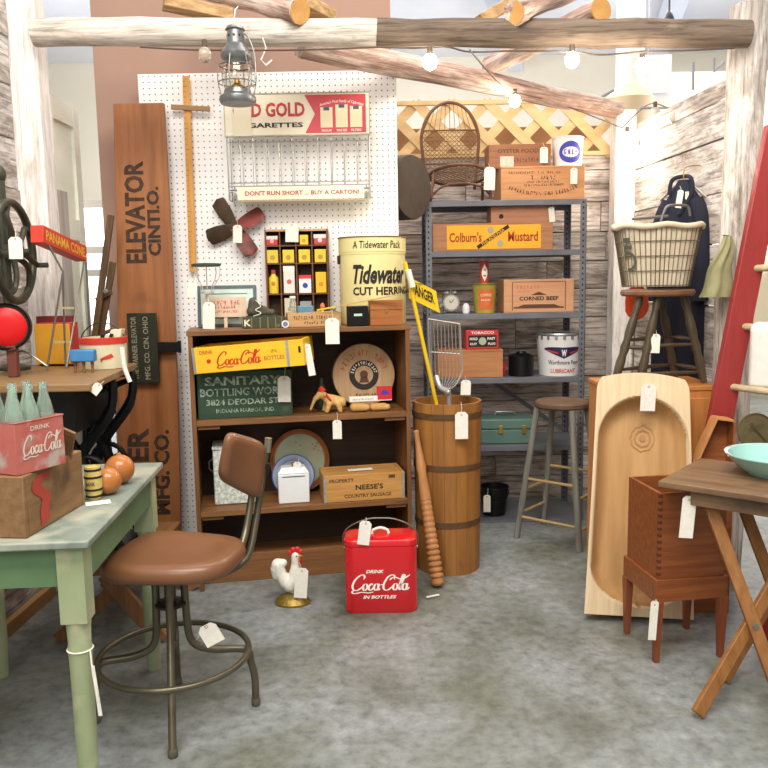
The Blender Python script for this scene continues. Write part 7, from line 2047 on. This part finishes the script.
# contents dark
mb = MB()
rnd = random.Random(2)
for i in range(6): a_ = rnd.uniform(0, 6.3); mb.tube([(r_*.5*math.cos(a_), r_*.5*math.sin(a_), h*.3), (r_*.6*math.cos(a_+.4), r_*.6*math.sin(a_+.4), h*1.12)], .008, 6)
P('tool_handles', mb, DARKIRON, o)
# blue caddy
c = at(82, 367, 3.02); c.z = zTT
w = at(94.5, 355, 3.02).x-at(70, 355, 3.02).x; zt_, zb_ = at(82, 350, 3.02).z-zTT, at(82, 362, 3.02).z-zTT
o = T('blue_castor_cup', 'little bright blue enamel block on short feet in front of the cream pail', 'ornament', c)
P('body', MB().box(-w/2, w/2, 0, .04, zb_, zt_), M('bright_blue', '4A8CC4', '3A78B0', sc=(30, 30, 30), rough=.4), o, bev=.005)
for s_ in (-.35, 0, .35): P('foot', MB().lathe([(.006, 0), (.005, zb_*.5), (.008, zb_+.002)], 10, mv(s_*w, .02, 0)), wood('foot_wood', '8A6238', '6A4828'), o)
# iron hand wheel
IR = M('machine_green_iron', '4E5044', '3C3E34', sc=(18, 18, 18), rough=.4, metal=.4)
cw = at(14, 252, 3.16); rW = .19
o = T('hand_wheel', 'big dark iron hand wheel with curved spokes on a stand at the left edge', 'wheel', (cw.x, cw.y, zTT))
zc_ = cw.z - zTT
A = Matrix.Translation((0, 0, zc_)) @ Matrix.Rotation(R(93), 4, 'Z') @ Matrix.Rotation(pi/2, 4, 'X')
P('rim', MB().ring((0, 0, 0), rW, .016, 48, 'z', A, 10), IR, o)
P('hub', MB().lathe([(.0, -.03), (.03, -.03), (.034, 0), (.03, .03), (0, .03)], 20, A), IR, o)
for i in range(5):
    a_ = 2*pi*i/5+.4
    P('spoke', MB().tube(catmull([(.025*math.cos(a_), .025*math.sin(a_), 0), (.09*math.cos(a_+.35), .09*math.sin(a_+.35), .01), (.15*math.cos(a_+.3), .15*math.sin(a_+.3), .004), (rW*math.cos(a_), rW*math.sin(a_), 0)], 5), .012, 8, False, A), IR, o)
P('stand_post', MB().tube([(-.05, .03, .004), (-.05, .03, zc_+.30)], .02, 10), IR, o)
P('stand_foot', MB().lathe([(.0, 0), (.065, 0), (.065, .012), (.03, .022)], 20, mv(-.05, .03, 0)), IR, o)
P('axle', MB().tube([A@Vector((0, 0, -.07)), A@Vector((0, 0, .06))], .012, 10), IR, o)
P('top_knob', MB().ell((-.05, .03, zc_+.30), .028, .028, .035), IR, o)
P('crank', MB().tube([A@Vector((0, 0, .03)), A@Vector((.10, -.05, .05)), A@Vector((.10, -.05, .09))], .011, 8), IR, o)
tag(o, 15, 237, 259, 14, 2.98, 1, (16, 226, 3.0))
# orange painted board scraps on the left wall
for (px, py, hh_, lab_) in ((8, 200, .06, 'faded orange painted patch of board on the left wall above the wheel'),):
    pass
# red reflector lamp
cr = at(3.5, 327, 2.90); rR = (at(25, 327, 2.90).x-at(3.5, 327, 2.90).x)
o = T('red_signal_lamp', 'red-lensed round signal lamp on a bracket at the left edge', 'lamp', (cr.x, cr.y+.03, zTT))
zc_ = cr.z - zTT
A = mv(0, 0, zc_, 90, 0, 12)
P('housing', MB().lathe([(0, -.09), (rR*.7, -.08), (rR*1.05, -.02), (rR*1.10, .015), (rR*1.0, .02), (rR*.97, .012)], 40, A), DARKIRON, o)
P('lens', MB().lathe([(rR*.98, .008), (rR*.8, .018), (rR*.4, .021), (0, .022)], 40, A, caps=False), M('lens_red', 'D8141A', 'C01016', sc=(12, 12, 12), rough=.35), o)
P('hood', MB().lathe([(rR*1.11, .0), (rR*1.12, .03)], 30, A, caps=False), DARKIRON, o)
P('bracket', MB().bar((.012, 0, .0), (.012, .0, zc_-rR*.9), .035, .03, (0, 1, 0)), M('bracket_brown_red', '6A3830', rough=.5), o, bev=.003)
# loose wire handle
o = S('bent_wire_handle', MB().tube(catmull([tuple(at(x_, y_, 2.99)-at(30, 370, 2.99)) for x_, y_ in ((14, 364), (15, 355), (22, 351), (30, 354))], 5)+[tuple(at(47, 366, 2.99)-at(30, 370, 2.99))], .004, 6), WIRE, 'thin bent wire bail lying beside the red signal lamp', 'wire', at(30, 370, 2.99))
# slatted rack beside the plank
RK = wood('dark_rack_wood', '6E5236', '46321E', 'z', .5)
o = T('slatted_rack', 'dark brown folded slatted wooden rack leaning left of the elevator plank', 'rack', (at(104, 400, 3.85).x, 3.80, 0))
L0 = o.location
for (x0_, y0_, x1_, y1_, Yq, ww) in ((111, 215, 93, 350, 3.84, .030), (113, 262, 98, 352, 3.87, .03), (96, 300, 112, 292, 3.85, .02), (92, 338, 112, 330, 3.86, .02)):
    P('slat', MB().bar(at(x0_, y0_, Yq)-L0, at(x1_, y1_, Yq)-L0, ww, .016, (0, 1, 0)), RK, o, bev=.002)
for (x_, y_, Yq) in ((93, 350, 3.84), (100, 352, 3.87)):
    q = at(x_, y_, Yq)-L0
    P('leg', MB().bar(q, (q.x+.03, q.y-.02, .004), .034, .02, (0, 1, 0)), RK, o, bev=.002)
P('cross_brace', MB().bar(at(88, 345, 3.83)-L0, at(112, 345, 3.86)-L0, .09, .014, (0, 1, 0)), RK, o)
P('bolt', MB().lathe([(.011, 0), (.011, .008), (0, .010)], 12, Matrix.Translation(at(106, 291, 3.82)-L0) @ rotm(90)), GALV, o)
# baseboard lumber on the floor at left
ST('baseboard_left', MB().bar((lw(2.2)+.03, 2.2, .03), (lw(3.5)+.03, 3.5, .03), .03, .06), wood('floor_lumber', 'B98E5A', '8E6638', 'y'), bev=.003)
